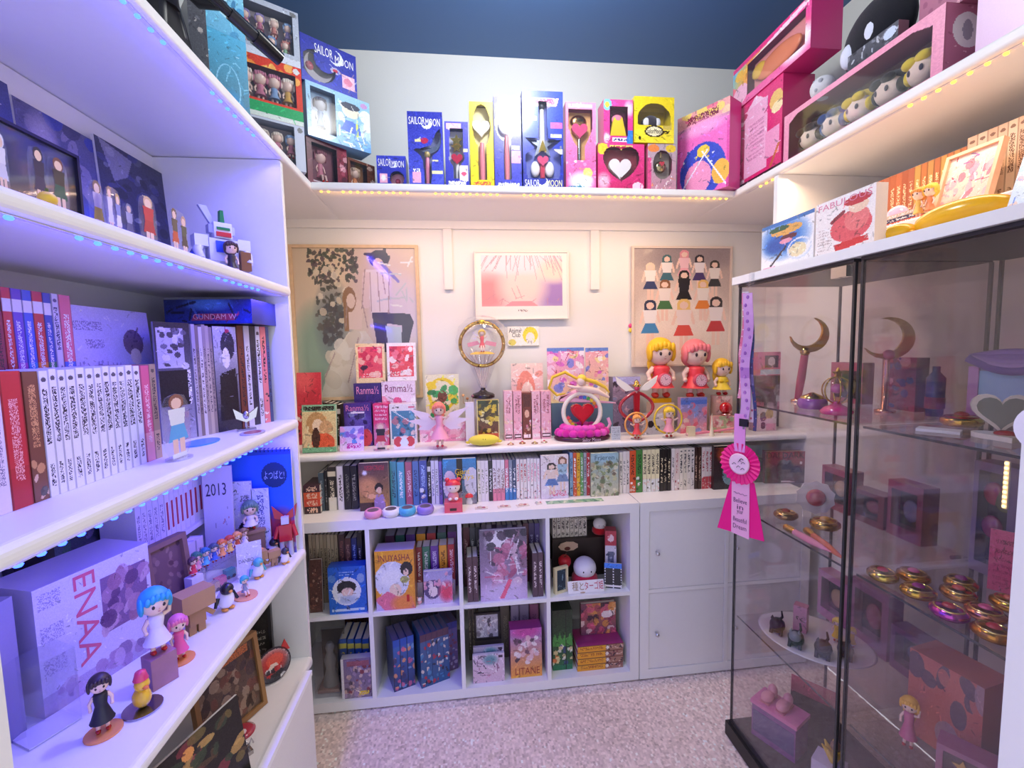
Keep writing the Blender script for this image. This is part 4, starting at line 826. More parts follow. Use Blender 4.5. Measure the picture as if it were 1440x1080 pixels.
# things standing on the white board over the cabinets
BT = 1.6254
S = spot('R', 1.70, 1071, 1144, 322, BT); S.h = P(1071, 322, x=1.70).z-BT; a = S.art('#f4f6fb', '#fbfbfb'); a.rect(0, .92, 1, 1, '#3878b8'); a.soft(.45, .62, .5, .45, '#2a78d0'); a.soft(.3, .5, .25, .2, '#1858b0'); a.ell(.5, .78, .3, .1, '#e8b060'); a.ell(.36, .84, .2, .06, '#2a6048'); a.ell(.55, .62, .16, .06, '#5a2034'); a.ell(.5, .55, .12, .05, '#f0a0b8'); a.line(.2, .08, .5, .42, .02, '#2a2230'); a.ell(.72, .3, .16, .14, '#f4e6b8'); a.ring(.75, .32, .22, .22, .03, '#dfe8f4'); a.rect(.05, .03, .3, .08, '#f0b8cc')
carton(S, .05, a, '#e8edf6', 'blue and white box with a watercolour splash at the corner of the white board', top='#3878b8')
S = spot('R', 1.695, 1147, 1230, 290, BT); S.h = P(1147, 290, x=1.695).z-BT; a = S.art('#fbf4f2', '#f9f0ec'); a.ell(.62, .42, .34, .26, '#e8606a'); a.ell(.72, .52, .2, .2, '#f08080'); a.ell(.74, .74, .16, .12, '#f5d4b8'); a.ell(.72, .84, .22, .08, '#c83a44'); a.poly([(.38, .02), (.92, .1), (.9, .2), (.38, .16)], '#d8343c'); a.line(.5, .7, .3, .58, .03, '#8a3040'); a.scrib(.04, .1, .3, .5, '#c8b8b4', 8, fill=.5)
t = carton(S, .03, a, '#f0e4e0', 'white magazine box with pink FABULOUS heading on the white board'); text(t, 'FABULOUS', S.w*.05, S.h*.84, S.w*.95, S.h*.95, c='#e08aa8')
# yellow ribbon-like bow bag lying behind the board edge
p0, p1 = P(1225, 330, x=1.72), P(1395, 300, x=1.72)
t = thing('yellow_pouch', 'shiny yellow bow-shaped pouch lying on the white board', 'pouch', (1.76, (p0.y+p1.y)/2, BT), -PI/2); L = abs(p0.y-p1.y)
m = M(); m.ball((L*.16, 0, .028), (L*.36, .045, .030), '#f2b81c', 24, 12); m.obj('pouch', 'plastic', t); m = M(); m.ball((-L*.36, -.002, .022), (L*.15, .035, .022), '#f0c020', 16, 10); m.ball((-L*.22, 0, .012), (L*.04, .025, .012), '#d89a10', 10, 6); m.obj('knot', 'plastic', t)
S = spot('R', 1.70, 1416, 1475, 250, BT); S.h = .11; a = cover(S, 8, ['#3a6ad0', '#f3c8a8', '#e04858', '#fff', '#5a88d8'], '#dfe6f0', n=18, size=(.05, .12)); card(S, a, 'acrylic picture card with blue and red figures at the right end of the board', tilt=-.3, th=.004)
# ================================================================ pictures on the back wall
WY = .398
zb = P(500, 562, y=WY).z; S = spot('B', WY, 411, 591, 345, zb); S.h = P(500, 344, y=WY).z-zb
a = S.art('#f1dcb8', '#e6dcc4', k=.9, mx=170); a.soft(.75, .75, .35, .4, '#e6cfc2'); a.soft(.85, .55, .25, .3, '#e9dcec'); a.soft(.15, .3, .2, .35, '#7fae94', .8); a.soft(.3, .5, .16, .3, '#6d7f86', .8)
a.blobs(3, ['#4a4440', '#3c4a3c', '#5a4a52', '#57614e'], 120, (.12, .78, .52, 1.0), (.008, .022)); a.blobs(4, ['#45493e', '#3e4a42', '#5c5a50'], 90, (.17, .45, .36, .82), (.008, .02)); a.blobs(8, ['#3c4048', '#4a5a60', '#4a4a4a'], 60, (.22, .36, .38, .62), (.01, .03)); a.blobs(5, ['#f2e6c8', '#e8dcc0', '#f7efd8'], 16, (.18, .45, .42, .95), (.018, .03))
a.poly([(.16, 0), (.30, .3), (.42, .44), (.56, .45), (.66, .32), (.78, 0)], '#efe8d4'); a.blobs(6, ['#f7f2e4', '#e2d8c0', '#efe6d2'], 30, (.25, .05, .65, .4), (.03, .08)); a.poly([(.40, .46), (.53, .46), (.55, .62), (.52, .66), (.42, .66), (.39, .6)], '#f2dcca')
a.ell(.44, .66, .055, .085, '#a07850'); a.rect(.39, .45, .43, .66, '#a07850'); a.ell(.452, .65, .036, .05, '#f3dcc8')
a.ell(.70, .93, .085, .06, '#2c2832'); a.strokes(8, ['#2c2832'], 10, (.62, .9, .8, .97), .012, .08); a.ell(.69, .89, .045, .045, '#f0d4c4'); a.poly([(.58, .86), (.78, .86), (.76, .56), (.62, .56)], '#f9ecea'); a.poly([(.56, .84), (.62, .84), (.6, .6), (.54, .6)], '#f2dcd8')
a.poly([(.62, .57), (.74, .57), (.74, .3), (.66, .3)], '#3f3a48'); a.poly([(.72, .57), (.94, .56), (.97, .5), (.9, .3), (.85, .3), (.87, .48), (.72, .5)], '#403c50'); a.poly([(.73, .48), (.86, .47), (.86, .32), (.75, .3)], '#cfe0ea'); a.line(.72, .9, .85, .78, .012, '#8f88e0')
a.strokes(12, ['#cfd6dc', '#fff'], 12, (.78, .6, .98, .95), .006, .2)
for q in (((.58, .86), (.54, .6)), ((.78, .86), (.76, .56)), ((.62, .84), (.62, .58)), ((.68, .84), (.69, .58)), ((.72, .84), (.74, .7)), ((.42, .64), (.40, .47)), ((.55, .62), (.58, .47)), ((.3, .3), (.16, .05)), ((.5, .4), (.4, .1)), ((.62, .34), (.7, .1))): a.line(*q[0], *q[1], .004, '#b59a94', .9)
framed(S, a, '#e2c49c', .014, 'large poster of a couple under dark foliage in a wooden frame', 'wall_poster', 'poster', d=.018, glass=True, nofuzz=True)
S = spot('B', WY-.006, 668, 800, 353, 1.5); zb = P(735, 449, y=WY-.006).z; S.h = P(735, 353, y=WY-.006).z-zb; S.loc.z = zb
a = S.art('#efd9de', '#e8b8c0', k=.95); a.rect(0, 0, 1, 1, '#fbf3ea'); b = (a.X > .055) & (a.X < .945) & (a.Y > .18) & (a.Y < .955)
a.put(b, '#efe0e2'); keep = a.a.copy(); a.soft(.12, .38, .3, .34, '#ee9a9c'); a.soft(.88, .36, .3, .3, '#a888c8'); a.soft(.5, .45, .30, .34, '#f7dcd2'); a.soft(.5, .86, .6, .2, '#efe6ee'); a.soft(.85, .72, .2, .2, '#f3e0d0')
r = random.Random(4)
for i in range(34): x = r.uniform(.08, .92); a.line(x, .95, x+(x-.5)*.25+r.uniform(-.06, .06), .95-r.uniform(.12, .4), .004, '#c0a8b4', .8)
for i in range(12): x = r.uniform(.08, .92); a.line(x, .3, x+r.uniform(-.1, .1), .2+r.uniform(0, .3), .004, '#d098a0', .7)
a.poly([(.3, .18), (.68, .18), (.6, .26), (.38, .26)], '#e9a0a8'); a.a[~b] = hexc('#fbf3ea'); a.scrib(.47, .10, .56, .13, '#9a8a88', fill=.6); a.ell(.455, .12, .008, .012, '#555')
framed(S, a, '#f7efe4', .006, 'small landscape print in pale pink and lavender in a white frame', 'wall_poster', 'poster', d=.012, fmat='board', nofuzz=True)
S = spot('B', WY, 889, 1029, 347, 1.30); S.h = P(958, 346, y=WY).z-1.30
a = S.art('#b9a7a0', '#f1e2d2', k=1.0, mx=150); a.soft(.5, .95, .7, .16, '#9c8f90'); a.soft(.5, .35, .5, .4, '#f5e6d6'); a.speck(2, .02)
for x, y, h, hr, tp, lw in ((.17, .60, .27, '#e8d4b8', '#f4efe8', '#2c3c6c'), (.34, .68, .26, '#3c6a70', '#f0ece8', '#3a6a7a'), (.52, .72, .26, '#e89aa4', '#f2c8d0', '#f0b0bc'), (.68, .68, .26, '#2a2632', '#efe9ea', '#4a3a70'), (.84, .62, .27, '#3a3630', '#f0e8e0', '#33363a'), (.52, .50, .30, '#241f22', '#22222a', '#1c1c22'), (.32, .42, .3, '#8a5c3c', '#f2e8e0', '#4a7a4c'), (.72, .42, .3, '#e8c070', '#f2ebe2', '#e88a3c'), (.17, .2, .34, '#2c3656', '#f2efee', '#4a8cc0'), (.86, .2, .36, '#2a2024', '#f4ece8', '#c83c40'), (.52, .16, .38, '#f0cc78', '#f4e4dc', '#e05a50')):
    a.figure(x, y-.04, h*1.22, hr, tp, lw, w=.30)
framed(S, a, '#e9d8c8', .010, 'large poster of a group of people in bright skirts and suits', 'wall_poster', 'poster', d=.014, fmat='board', nofuzz=True)
S = spot('B', .412, 714, 758, 459, 1.4); zb = P(735, 487, y=.412).z; S.h = P(735, 459, y=.412).z-zb; S.loc.z = zb; a = S.art('#fbf8ee', k=1.3); a.ell(.72, .55, .24, .42, '#f4e23c'); a.ell(.72, .4, .14, .3, '#f8f0e4'); a.ell(.14, .2, .12, .16, '#e8dc6a'); a.strokes(4, ['#555'], 5, (.6, .1, .8, .5), .008, .1); a.rect(0, 0, 1, .02, '#8a8a80')
o = card(S, a, 'small hand-drawn Anime Club sign on the back wall', 'sign', 'sign', tilt=0); text(o, 'Anime', S.w*.04, S.h*.68, S.w*.42, S.h*.92, c='#333'); text(o, 'Club', S.w*.14, S.h*.46, S.w*.40, S.h*.68, c='#333')
p = P(887, 461, y=.41); t = thing('wall_ornament', 'tiny pink and yellow flower ornament beside the group poster', 'ornament', (p.x, .418, p.z-.02)); m = M(); m.ball((0, -.006, .03), (.011, .006, .011), '#e84a8a', 12, 8); m.obj('flower', 'plastic', t); m = M(); m.ball((0, -.006, .008), (.011, .006, .011), '#f3d84a', 12, 8); m.obj('flower', 'plastic', t)
# ================================================================ toys on the long wall shelf (tops at MIDZ)
Z = MIDZ+.0004; YK, YM, YR = .365, .275, .185      # back, middle and front lines on the shelf
def sp(y, ul, ur, vt, z=Z): return spot('B', y, ul, ur, vt, z)
def on(u, y, v=600): p = P(u, v, y=y); return p.x
# left end
S = sp(.34, 416, 451, 524); a = S.art('#d8354a', '#c02838'); a.soft(.3, .9, .5, .2, '#e85a60'); a.blobs(2, ['#2a2024', '#e8d8d0', '#7a2028', '#f0e8e0', '#38282c'], 46, (0, 0, 1, .55), (.04, .09)); card(S, a, 'red card with a crowd of tiny figures at the left end of the toy shelf', tilt=-.1, th=.003)
for i in range(4):
    S = sp(.30, 455+6.2*i, 461+6.2*i, 566+i); S.w *= .97; vbook(S, .10, spine(S, '#3a2420', 'band', '#d8cfc8', None, i), '#3a2420', '%s dark brown volume from the left behind the leaning comic' % ORD[i], group='dark brown volumes on the toy shelf')
S = sp(.165, 424, 472, 570); a = S.art('#e9d9a0', '#e6c89a'); a.rect(0, .86, 1, 1, '#8fc4a0'); a.scrib(.06, .88, .94, .97, '#2a2420', fill=.75); a.ell(.42, .6, .3, .24, '#c89a64'); a.ell(.46, .56, .16, .14, '#f6dcc0'); a.ell(.7, .5, .2, .16, '#d8a878'); a.ell(.62, .2, .34, .2, '#e8603c'); a.ell(.4, .3, .12, .22, '#4a2a20'); a.rect(0, 0, 1, .1, '#7ab890'); a.speck(3, .05)
t = fbook(S, .018, a, '#7ab088', 'yellow-green comic with a couple on its cover leaning at the left end', tilt=-.12, dy=-.005); text(t, 'Fushigi Yugi', S.w*.05, S.h*.88, S.w*.95, S.h*.97, c='#2a2018', y=-.001)
# framed cards and purple boxes
zt = P(517, 568, y=YM).z
for i, (ul, ur, vt, c, lab) in enumerate(((484, 523, 567, '#4a2a86', 'purple box with a dark figure'), (525, 547, 568, '#e83a78', 'narrow hot pink box'), (548, 586, 568, '#f4eef2', 'white box with a teal picture'))):
    S = sp(YM-.02, ul+.3, ur-.3, vt); a = S.art(c)
    if i == 0: a.soft(.5, .55, .5, .3, '#6a5ab8'); a.blobs(3, ['#2a1c50', '#8a90c8', '#3a2a6a'], 10, (.1, .3, .9, .75), (.06, .12)); a.ell(.78, .2, .22, .2, '#e04a60'); a.rect(.25, .76, .75, .8, '#efe6f6')
    if i == 1: a.scrib(.12, .62, .9, .95, '#f7b8d0', 4, fill=.7); a.soft(.5, .3, .6, .3, '#f590b0'); a.blobs(2, ['#f7c8c8', '#e86a50', '#fff'], 8, (0, 0, 1, .4), (.1, .2))
    if i == 2: a.rect(.08, .14, .92, .84, '#4a8ab0'); a.blobs(5, ['#c87888', '#f3dcd8', '#2c5a7a', '#7ab8cc'], 16, (.12, .18, .88, .7), (.06, .14)); a.line(.1, .84, .9, .5, .012, '#e8f0f6'); a.scrib(.1, .9, .4, .94, '#555'); a.rect(.7, .9, .92, .94, '#e07090')
    t = carton(S, .05, a, c if i < 2 else '#e8e0e8', lab+' on the toy shelf below the red cards', 'video_box', 'box')
    if i == 0: text(t, 'Ranma½', S.w*.08, S.h*.82, S.w*.92, S.h*.96, c='#f08ab8')
SA = sp(YM+.035, 499, 537, 539); SB = sp(YM+.035, 538, 585, 536)
for S, c, lab, s in ((SA, '#3a2470', 'purple boxed set behind the front boxes, left of the white one', 3), (SB, '#f0dcee', 'pale pink boxed set behind the white box with a teal picture', 5)):
    a = S.art(c); a.blobs(s, ['#e0407c', '#f3a0b8', '#7a3aa0', '#c02860', '#fff'], 18, (0, 0, 1, .72), (.06, .14)); t = carton(S, .04, a, c, lab, 'video_box', 'box'); text(t, 'Ranma½', S.w*.1, S.h*.82, S.w*.92, S.h*.95, c='#f49ac0' if s == 3 else '#8a2a5c')
    zt = S.loc.z+S.h
for S0, ul, ur, vt, fc, lab in ((SA, 500, 541, 483, '#f6d8a0', 'red card with a dark figure in a cream border atop the purple box'), (SB, 544, 585, 482, '#f9eef0', 'pink card of red roses in a white border atop the pale box')):
    S = sp(YM+.04, ul, ur, vt, S0.loc.z+S0.h+.0006); a = S.art(fc); i = (a.X > .1) & (a.X < .9) & (a.Y > .12) & (a.Y < .92); a.put(i, '#e8505a'); cc = ['#f08090', '#c83048', '#f7c0b8', '#fff'] if S0 is SB else ['#d02c48', '#f4a090', '#2a1c28', '#f7c8b0']
    q = a.a.copy(); a.blobs(9, cc, 18, (.1, .2, .9, .9), (.06, .14)); a.a[~i] = q[~i]; a.scrib(.15, .14, .85, .24, '#f8e0d8', 2, fill=.6); card(S, a, lab, tilt=-.05, th=.003)
S = sp(.165, 477, 511, 600); a = S.art('#b8b0f0', '#f2d0f0'); a.blobs(3, ['#6a78e0', '#8a60d0', '#4a8ae0', '#e0a0e0'], 16, (0, .35, 1, .95), (.08, .18)); a.scrib(.3, .12, .9, .3, '#c83aa0', fill=.6); card(S, a, 'blue and violet watercolour card at the front of the toy shelf', tilt=-.2, th=.003)
S = sp(.16, 525, 546, 596); astand(S, persona(S, '#e8a0a0', '#2a2428', '#c83a4c', k=1.2), 'tiny clear figure in black and red before the hot pink box')
S = sp(.16, 554, 583, 614); a = S.art('#f4e4e4'); a.ell(.2, .6, .2, .4, '#d8404a'); a.ell(.8, .6, .2, .4, '#d8404a'); a.ell(.5, .5, .2, .36, '#e8eef4'); a.rect(0, 0, 1, .18, '#f6e8ea'); card(S, a, 'small red and white card before the white box', tilt=-.1, th=.004)
# pink boxes, green ribbon toy and winged fairy
S = sp(YM+.01, 590, 655, 596); a = S.art('#f6c0d8', '#f3a8c8'); a.rect(.06, .1, .3, .24, '#d8447a'); a.blobs(4, ['#fbe0ec', '#f090b8'], 14); carton(S, .06, a, '#f0a8c8', 'low pink box behind the winged fairy figurine')
zb = S.loc.z+S.h
S = Spot((on(600, YM+.03), YM+.03, zb+.0006), 0, on(647, YM+.03)-on(600, YM+.03), P(620, 527, y=YM+.03).z-zb); a = S.art('#f3ecc8', '#efe4b0'); a.ring(.5, .6, .44, .34, .1, '#f2d428'); a.blobs(3, ['#2e9a4c', '#3cb45c', '#1f7a3c', '#f2d428'], 16, (.15, .3, .9, .85), (.08, .16)); a.ell(.5, .55, .14, .12, '#7a4a34'); a.poly([(0, .1), (.5, .45), (.6, .35), (.12, 0)], '#2e9a4c')
carton(S, .02, a, '#e8dc9c', 'yellow box with a green ribbon design behind the winged fairy')
t = thing('fairy_figurine', 'pink fairy figurine with outspread wings on the toy shelf', 'figurine', (on(618, YR-.03), YR-.035, Z))
doll(t, .185, '#f08a78', '#f6a8c4', o=(0, 0, .004), hr=.28, style='long', shoes='#e0405a', arms='wide', skirt=1.5)
for sx in (-1, 1):
    for k, (an, L) in enumerate(((.5, .135), (.1, .125), (-.3, .09))):
        m = M(); c, s = math.cos(an), math.sin(an); q = [(0, 0), (L*.4*c-.018*s, L*.4*s+.018*c), (L*c, L*s), (L*.5*c+.018*s, L*.5*s-.018*c)]; m.prism([(sx*(x+.006), z+.105) for x, z in (q if sx > 0 else q[::-1])], .010+.002*k, .012+.002*k, '#f8e3ee'); m.obj('wing', 'plastic', t)
m = M(); m.lathe((0, 0, 0), [(.03, 0), (.03, .004)], '#f7e8f0', 18); m.obj('base', 'acrylic', t)
# glass dome with a gold ring on a dark turned foot
cx = on(681, YM+.02); t = thing('glass_dome', 'gold ring with a seated fairy inside a glass dome on a dark foot', 'ornament', (cx, YM+.04, Z)); zf = P(681, 548, y=YM+.04).z-Z
m = M(); m.box(-.040, -.03, 0, .040, .03, zf-.035, '#e8e0e4'); m.obj('plinth', 'board', t)
m = M(); m.lathe((0, 0, zf-.035), [(.052, 0), (.052, .012), (.046, .018), (.022, .026), (.010, .036), (.012, .044)], '#2a2024', 24); m.obj('foot', 'plastic', t)
rc = P(681, 484, y=YM+.04); zc = rc.z-Z; R = .098
m = M(); m.tube([(R*math.cos(2*PI*i/32), 0, zc+R*math.sin(2*PI*i/32)) for i in range(33)], .0085, '#c8a24c', 8)
for i in range(18): an = 2*PI*i/18; m.ball((R*math.cos(an), -.006, zc+R*math.sin(an)), .0055, '#7a5a2c' if i % 2 else '#f0dc90', 6, 4)
m.obj('gold_ring', 'metal', t)
m = M(); m.lathe((0, 0, 0), [(.018, zf+.01), (.06, zc-R*.9), (.112, zc-.02), (.118, zc+.02), (.105, zc+.08), (.06, zc+.118), (.004, zc+.13)], '#fff', 24); m.obj('dome', 'acrylic', t)
for i in range(7): m = M(); an = -1.1+.32*i; m.tube([(0, 0, zf), (.012*math.sin(an), 0, zf+.03), (.05*math.sin(an), 0, zc-R*.75), (.085*math.sin(an), 0, zc-R*.35)], [.004, .0035, .003, .001], '#d8c8c0', 6); m.obj('stem', 'satin', t)
m = M(); m.lathe((0, -.004, zc-.045), [(.058, 0), (.05, .006), (.03, .012)], '#f2c85a', 20, sy=.5); m.obj('seat', 'plastic', t)
doll(t, .10, '#f0cc60', '#e8545c', o=(0, -.01, zc-.035), hr=.3, style='long', arms='wide', sit=True, eyes=False)
for sx in (-1, 1): m = M(); m.prism([(sx*.008, zc), (sx*.062, zc-.012), (sx*.066, zc+.006), (sx*.02, zc+.016)][::sx], .004, .007, '#f2a0b0'); m.obj('wing', 'plastic', t)
m = M(); m.ball((0, -.004, zc+R+.002), (.018, .008, .010), '#f2d43c', 12, 8); m.obj('crest', 'metal', t)
# little earring tree
tx = on(676, YM-.01); t = thing('jewellery_stand', 'thin wire stand with coloured beads beside the glass dome', 'stand', (tx-.052, YM+.0, Z))
m = M(); m.lathe((0, 0, 0), [(.018, 0), (.018, .004)], '#c8b090', 14); m.cyl((0, 0, .004), (0, 0, .168), .0018, '#b89868', 6); m.obj('post', 'metal', t)
for i, (x, z, c) in enumerate(((-.022, .205, '#f0b878'), (-.004, .19, '#b07a4a'), (.02, .20, '#8a5a6a'))): m = M(); m.tube([(0, 0, .165), (x, 0, .17), (x, 0, z)], .0014, '#b89868', 6); m.ball((x, 0, z), .0065, c, 10, 8); m.obj('bead', 'plastic', t)
# gold picture box and yellow pouch
S = sp(YM-.06, 671, 702, 563); a = S.art('#3a4a30', '#8a3a28'); a.blobs(6, ['#e8c83c', '#f3dc5a', '#8a7a20', '#3a2c1c', '#f0e8b0'], 30, (0, .2, 1, 1), (.06, .14)); a.rect(0, 0, 1, .22, '#d8604a'); a.rect(0, 0, .05, 1, '#e8d890'); a.rect(.95, 0, 1, 1, '#e8d890'); carton(S, .03, a, '#d8c878', 'gold and green picture box behind the yellow pouch')
S = sp(YM-.05, 655, 667, 566); a = S.art('#e9e2f2'); carton(S, .03, a, '#dcd4ea', 'slim pale lilac box left of the gold picture box')
x0 = on(680, .165); t = thing('lemon_pouch', 'pale yellow lemon-shaped pouch at the front of the toy shelf', 'pouch', (x0, .165, Z)); m = M(); m.ball((0, 0, .024), (.066, .036, .024), '#f2e254', 24, 12); m.ball((-.066, 0, .016), (.012, .01, .006), '#ecd848', 10, 6); m.ball((.066, 0, .016), (.012, .01, .006), '#ecd848', 10, 6); m.obj('pouch', 'cloth', t)
m = M()
for sx in (-1, 1): m.ball((sx*.005, -.033, .032), (.0012, .002, .003), '#5a4a20', 6, 4)
m.obj('stitches', 'plastic', t)
# pink slim boxes standing side by side
for i, (ul, ur, c) in enumerate(((709, 721, '#f6bccb'), (722, 734, '#f3b0c2'), (735, 747, '#7a3428'), (748, 760, '#f6c0ce'), (761, 775, '#f2b2c4'))):
    S = sp(YM-.03, ul+.2, ur-.2, 550 if i != 2 else 552); a = S.art(c, k=1.2); a.blobs(i, ['#fbe4e8', '#e88aa0', '#f7d0b0'], 8, (0, .12, 1, .42), (.1, .2)); a.rect(.05, .04, .95, .12, '#5a2c3c' if i in (0, 1, 4) else '#f7d8e0'); a.rect(.12, .06, .85, .10, '#f7e8ec')
    if i == 2: a.rect(.1, .7, .9, .96, '#5a221c'); a.ell(.5, .55, .3, .08, '#e8b49a')
    if i != 2: a.scrib(.2, .56, .45, .84, '#b06070', 1, i+3, fill=.6); a.scrib(.55, .54, .8, .92, '#b06070', 1, i+9, fill=.6)
    t = carton(S, .05, a, c, '%s slim pink cosmetic box from the left beside the gold picture box' % ORD[i] if i != 2 else 'slim box with a dark brown front among the pink cosmetic boxes', 'cosmetic_box', 'box')
S = sp(YM+.05, 720, 765, 511); a = S.art('#f7d8c8', '#f3b0c4'); a.ell(.45, .6, .3, .3, '#f0907c'); a.ell(.5, .55, .2, .2, '#f8d8c8'); a.blobs(4, ['#f8c8b0', '#f09a88', '#fff'], 10, (.1, .3, .9, .95), (.06, .14)); a.rect(0, 0, 1, .2, '#f2a8c4'); card(S, a, 'peach picture card standing behind the slim pink boxes', tilt=-.06, th=.004)
# small trinkets lying in front
for i, (u, c) in enumerate(((718, '#e8b8a0'), (735, '#d8a078'), (752, '#c8b890'), (766, '#e0d0b0'))):
    t = thing('trinket', '%s small brooch from the left lying before the slim pink boxes' % ORD[i], 'brooch', (on(u, .155, 620), .155+.012*(i % 2), Z)); m = M(); m.lathe((0, 0, 0), [(.014, 0), (.015, .003), (.010, .006), (.002, .008)], c, 14, sy=.8); m.obj('disc', 'metal', t); m = M(); m.ball((0, 0, .008), (.005, .005, .004), '#d8566a' if i % 2 else '#f0dc90', 8, 6); m.obj('gem', 'gem', t)
# colourful magazines and grey-blue box behind the heart lamp
S = sp(YM+.03, 776, 862, 566); a = S.art('#5d7f98', '#4a6c88'); a.rect(.8, 0, 1, 1, '#6a90a8'); carton(S, .06, a, '#56788f', 'grey-blue box behind the pink heart-shaped lamp'); zb = S.loc.z+S.h
for i, (ul, ur, vt) in enumerate(((770, 822, 489), (824, 856, 489))):
    S = sp(YM+.04, ul, ur, vt, zb+.0006); a = S.art('#e88ad0' if i == 0 else '#f3a8b8', '#f4e0a8'); a.blobs(3+i, ['#d860c8', '#f3d0e8', '#7a88e0', '#f6e49a', '#fff', '#f09ab0'], 30, (0, 0, 1, 1), (.06, .14)); a.rect(0, .94, 1, 1, '#6a8ad0'); a.strokes(3, ['#c03a6a', '#fff'], 10); fbook(S, .006, a, '#e8c8e0', ('pink and violet magazine' if i == 0 else 'peach magazine')+' standing on the grey-blue box', tilt=-.03)
# heart lamp
cx = on(819, .21); t = thing('heart_lamp', 'red heart in a rainbow ring on a frilled magenta base with a reclining figure', 'lamp', (cx, .215, Z))
m = M(); m.lathe((0, 0, 0), [(.122, 0), (.127, .008), (.120, .018), (.09, .022)], '#4a1f34', 36, sy=.62); m.obj('base', 'plastic', t); text(t, 'Sailor Moon', -.02, .003, .06, .018, y=-.0795, c='#e8c8d8')
r = random.Random(2)
for j in range(2):
    for i in range(18):
        an = 2*PI*i/18+j*.17; m = M(); m.ball(((.104-.022*j)*math.cos(an), (.104-.022*j)*math.sin(an)*.6, .032+.02*j), (.023, .017, .018), r.choice(['#e83cb4', '#f05ac4', '#d82ca0']), 8, 6); m.obj('frill', 'cloth', t)
rz = P(819, 580, y=.205).z-Z; R = .084
m = M(); m.tube([(R*math.cos(2*PI*i/32), 0, rz+R*math.sin(2*PI*i/32)) for i in range(33)], .010, '#f7eede', 10); m.obj('ring', 'plastic', t)
for i, c in enumerate(('#e8505a', '#f29a3c', '#f2d83c', '#5ab85a', '#4a8ad8', '#8a5ac8')):
    for sx in (0, 1):
        an = (.35+.26*i) + sx*PI; m = M(); m.prism(star_pts(R*.80*math.cos(an), rz+R*.80*math.sin(an), .011, .006), -.004, .002, c); m.obj('star', 'plastic', t)
m = M(); hp = heart_pts(0, rz, .052, 28); m.prism(hp[::-1], -.012, .012, '#c8142c'); m.prism([(x*.8, rz+(z-rz)*.8) for x, z in hp][::-1], -.018, .018, '#d81c34'); m.obj('heart', 'gem', t)
m = M(); m.cyl((0, 0, .02), (0, 0, rz-.05), .004, '#8a1a28', 8); m.obj('stem', 'plastic', t)
zh = rz+R+.008
def UP(m): m.xf(Matrix.Translation((0, 0, zh)) @ Matrix.Diagonal((1.25, 1.1, 1.35, 1)) @ Matrix.Translation((0, 0, -zh)))
m = M(); m.tube([(.10, 0, zh-.022), (.055, 0, zh+.0), (.0, -.004, zh+.010), (-.02, -.006, zh+.014)], [.004, .010, .013, .010], '#f8dcd0', 10); m.ball((-.005, -.01, zh+.036), (.015, .015, .016), '#f8dcd0', 12, 8); m.tube([(0, -.01, zh+.014), (-.03, -.022, zh+.016), (-.055, -.016, zh+.022)], [.006, .005, .004], '#f8dcd0', 8); UP(m); m.obj('body', 'plastic', t)
m = M(); m.ball((-.002, -.006, zh+.042), (.018, .018, .015), '#f3d24a', 12, 8); m.tube([(.012, 0, zh+.04), (.05, .004, zh+.03), (.085, .0, zh+.012), (.10, -.004, zh-.006)], [.006, .007, .005, .002], '#f0c83c', 8)
m.tube([(-.012, 0, zh+.04), (-.06, .002, zh+.065), (-.105, .0, zh+.05), (-.118, 0, zh+.015), (-.09, 0, zh-.01), (-.06, -.002, zh-.004)], [.004, .0055, .0055, .005, .004, .002], '#e8c030', 8); UP(m); m.obj('hair', 'satin', t)
for k in range(5): m = M(); m.tube([(.0, .004, zh+.006), (-.03-.012*k, .006, zh-.006-.004*k), (-.075+.05*k, .004, zh-.03-.003*k)], [.008, .010, .002], '#f6b4c8', 8); UP(m); m.obj('skirt_fold', 'satin', t)
m = M(); m.tube([(.06, .01, .075), (.095, .0, .085), (.105, .006, .10), (.098, .01, .12)], .006, '#f4a8d0', 8); UP(m); m.obj('ribbon', 'satin', t)
# red winged wand on its stand
cx = on(895, .22); t = thing('winged_wand', 'crimson heart-shaped wand with white wings on the toy shelf', 'toy wand', (cx, .22, Z)); zz0 = P(895, 548, y=.22).z-Z
for sx in (-1, 1): m = M(); m.tube([(sx*(.006+.072*math.sin(PI*i/14)**.8), 0, zz0-.012-.135*(i/14)) for i in range(15)], .0075, '#b01c30', 8); m.obj('bow_arm', 'gem', t)
m = M(); m.prism([(-.014, zz0-.015), (.014, zz0-.015), (.009, .012), (-.009, .012)][::-1], -.006, .006, '#b8202c'); m.obj('shaft', 'gem', t)
m = M(); m.lathe((0, 0, 0), [(.022, 0), (.022, .006), (.010, .012)], '#e8d8b0', 16); m.obj('foot', 'plastic', t)
m = M(); m.ball((0, -.006, zz0+.008), (.013, .01, .013), '#d02860', 12, 8); m.obj('gem', 'gem', t)
m = M(); m.lathe((0, 0, zz0+.012), [(.014, 0), (.020, .010), (.010, .014), (.012, .022), (.003, .030)], '#d8b460', 12); m.obj('crown', 'metal', t)
for sx in (-1, 1): m = M(); m.prism([(sx*.012, zz0), (sx*.045, zz0+.028), (sx*.098, zz0+.062), (sx*.09, zz0+.03), (sx*.074, zz0+.012), (sx*.05, zz0-.006)][::sx], -.003, .003, '#fbf4ec'); m.obj('wing', 'plastic', t)
S = sp(YM+.04, 862, 900, 530); a = S.art('#a0889c', '#7a7090'); a.rect(0, .86, 1, 1, '#b8b8e8'); a.blobs(3, ['#5a4a60', '#c8a0a8', '#8890b8', '#3a3040'], 24); carton(S, .06, a, '#9088a8', 'mauve printed box behind the crimson wand')
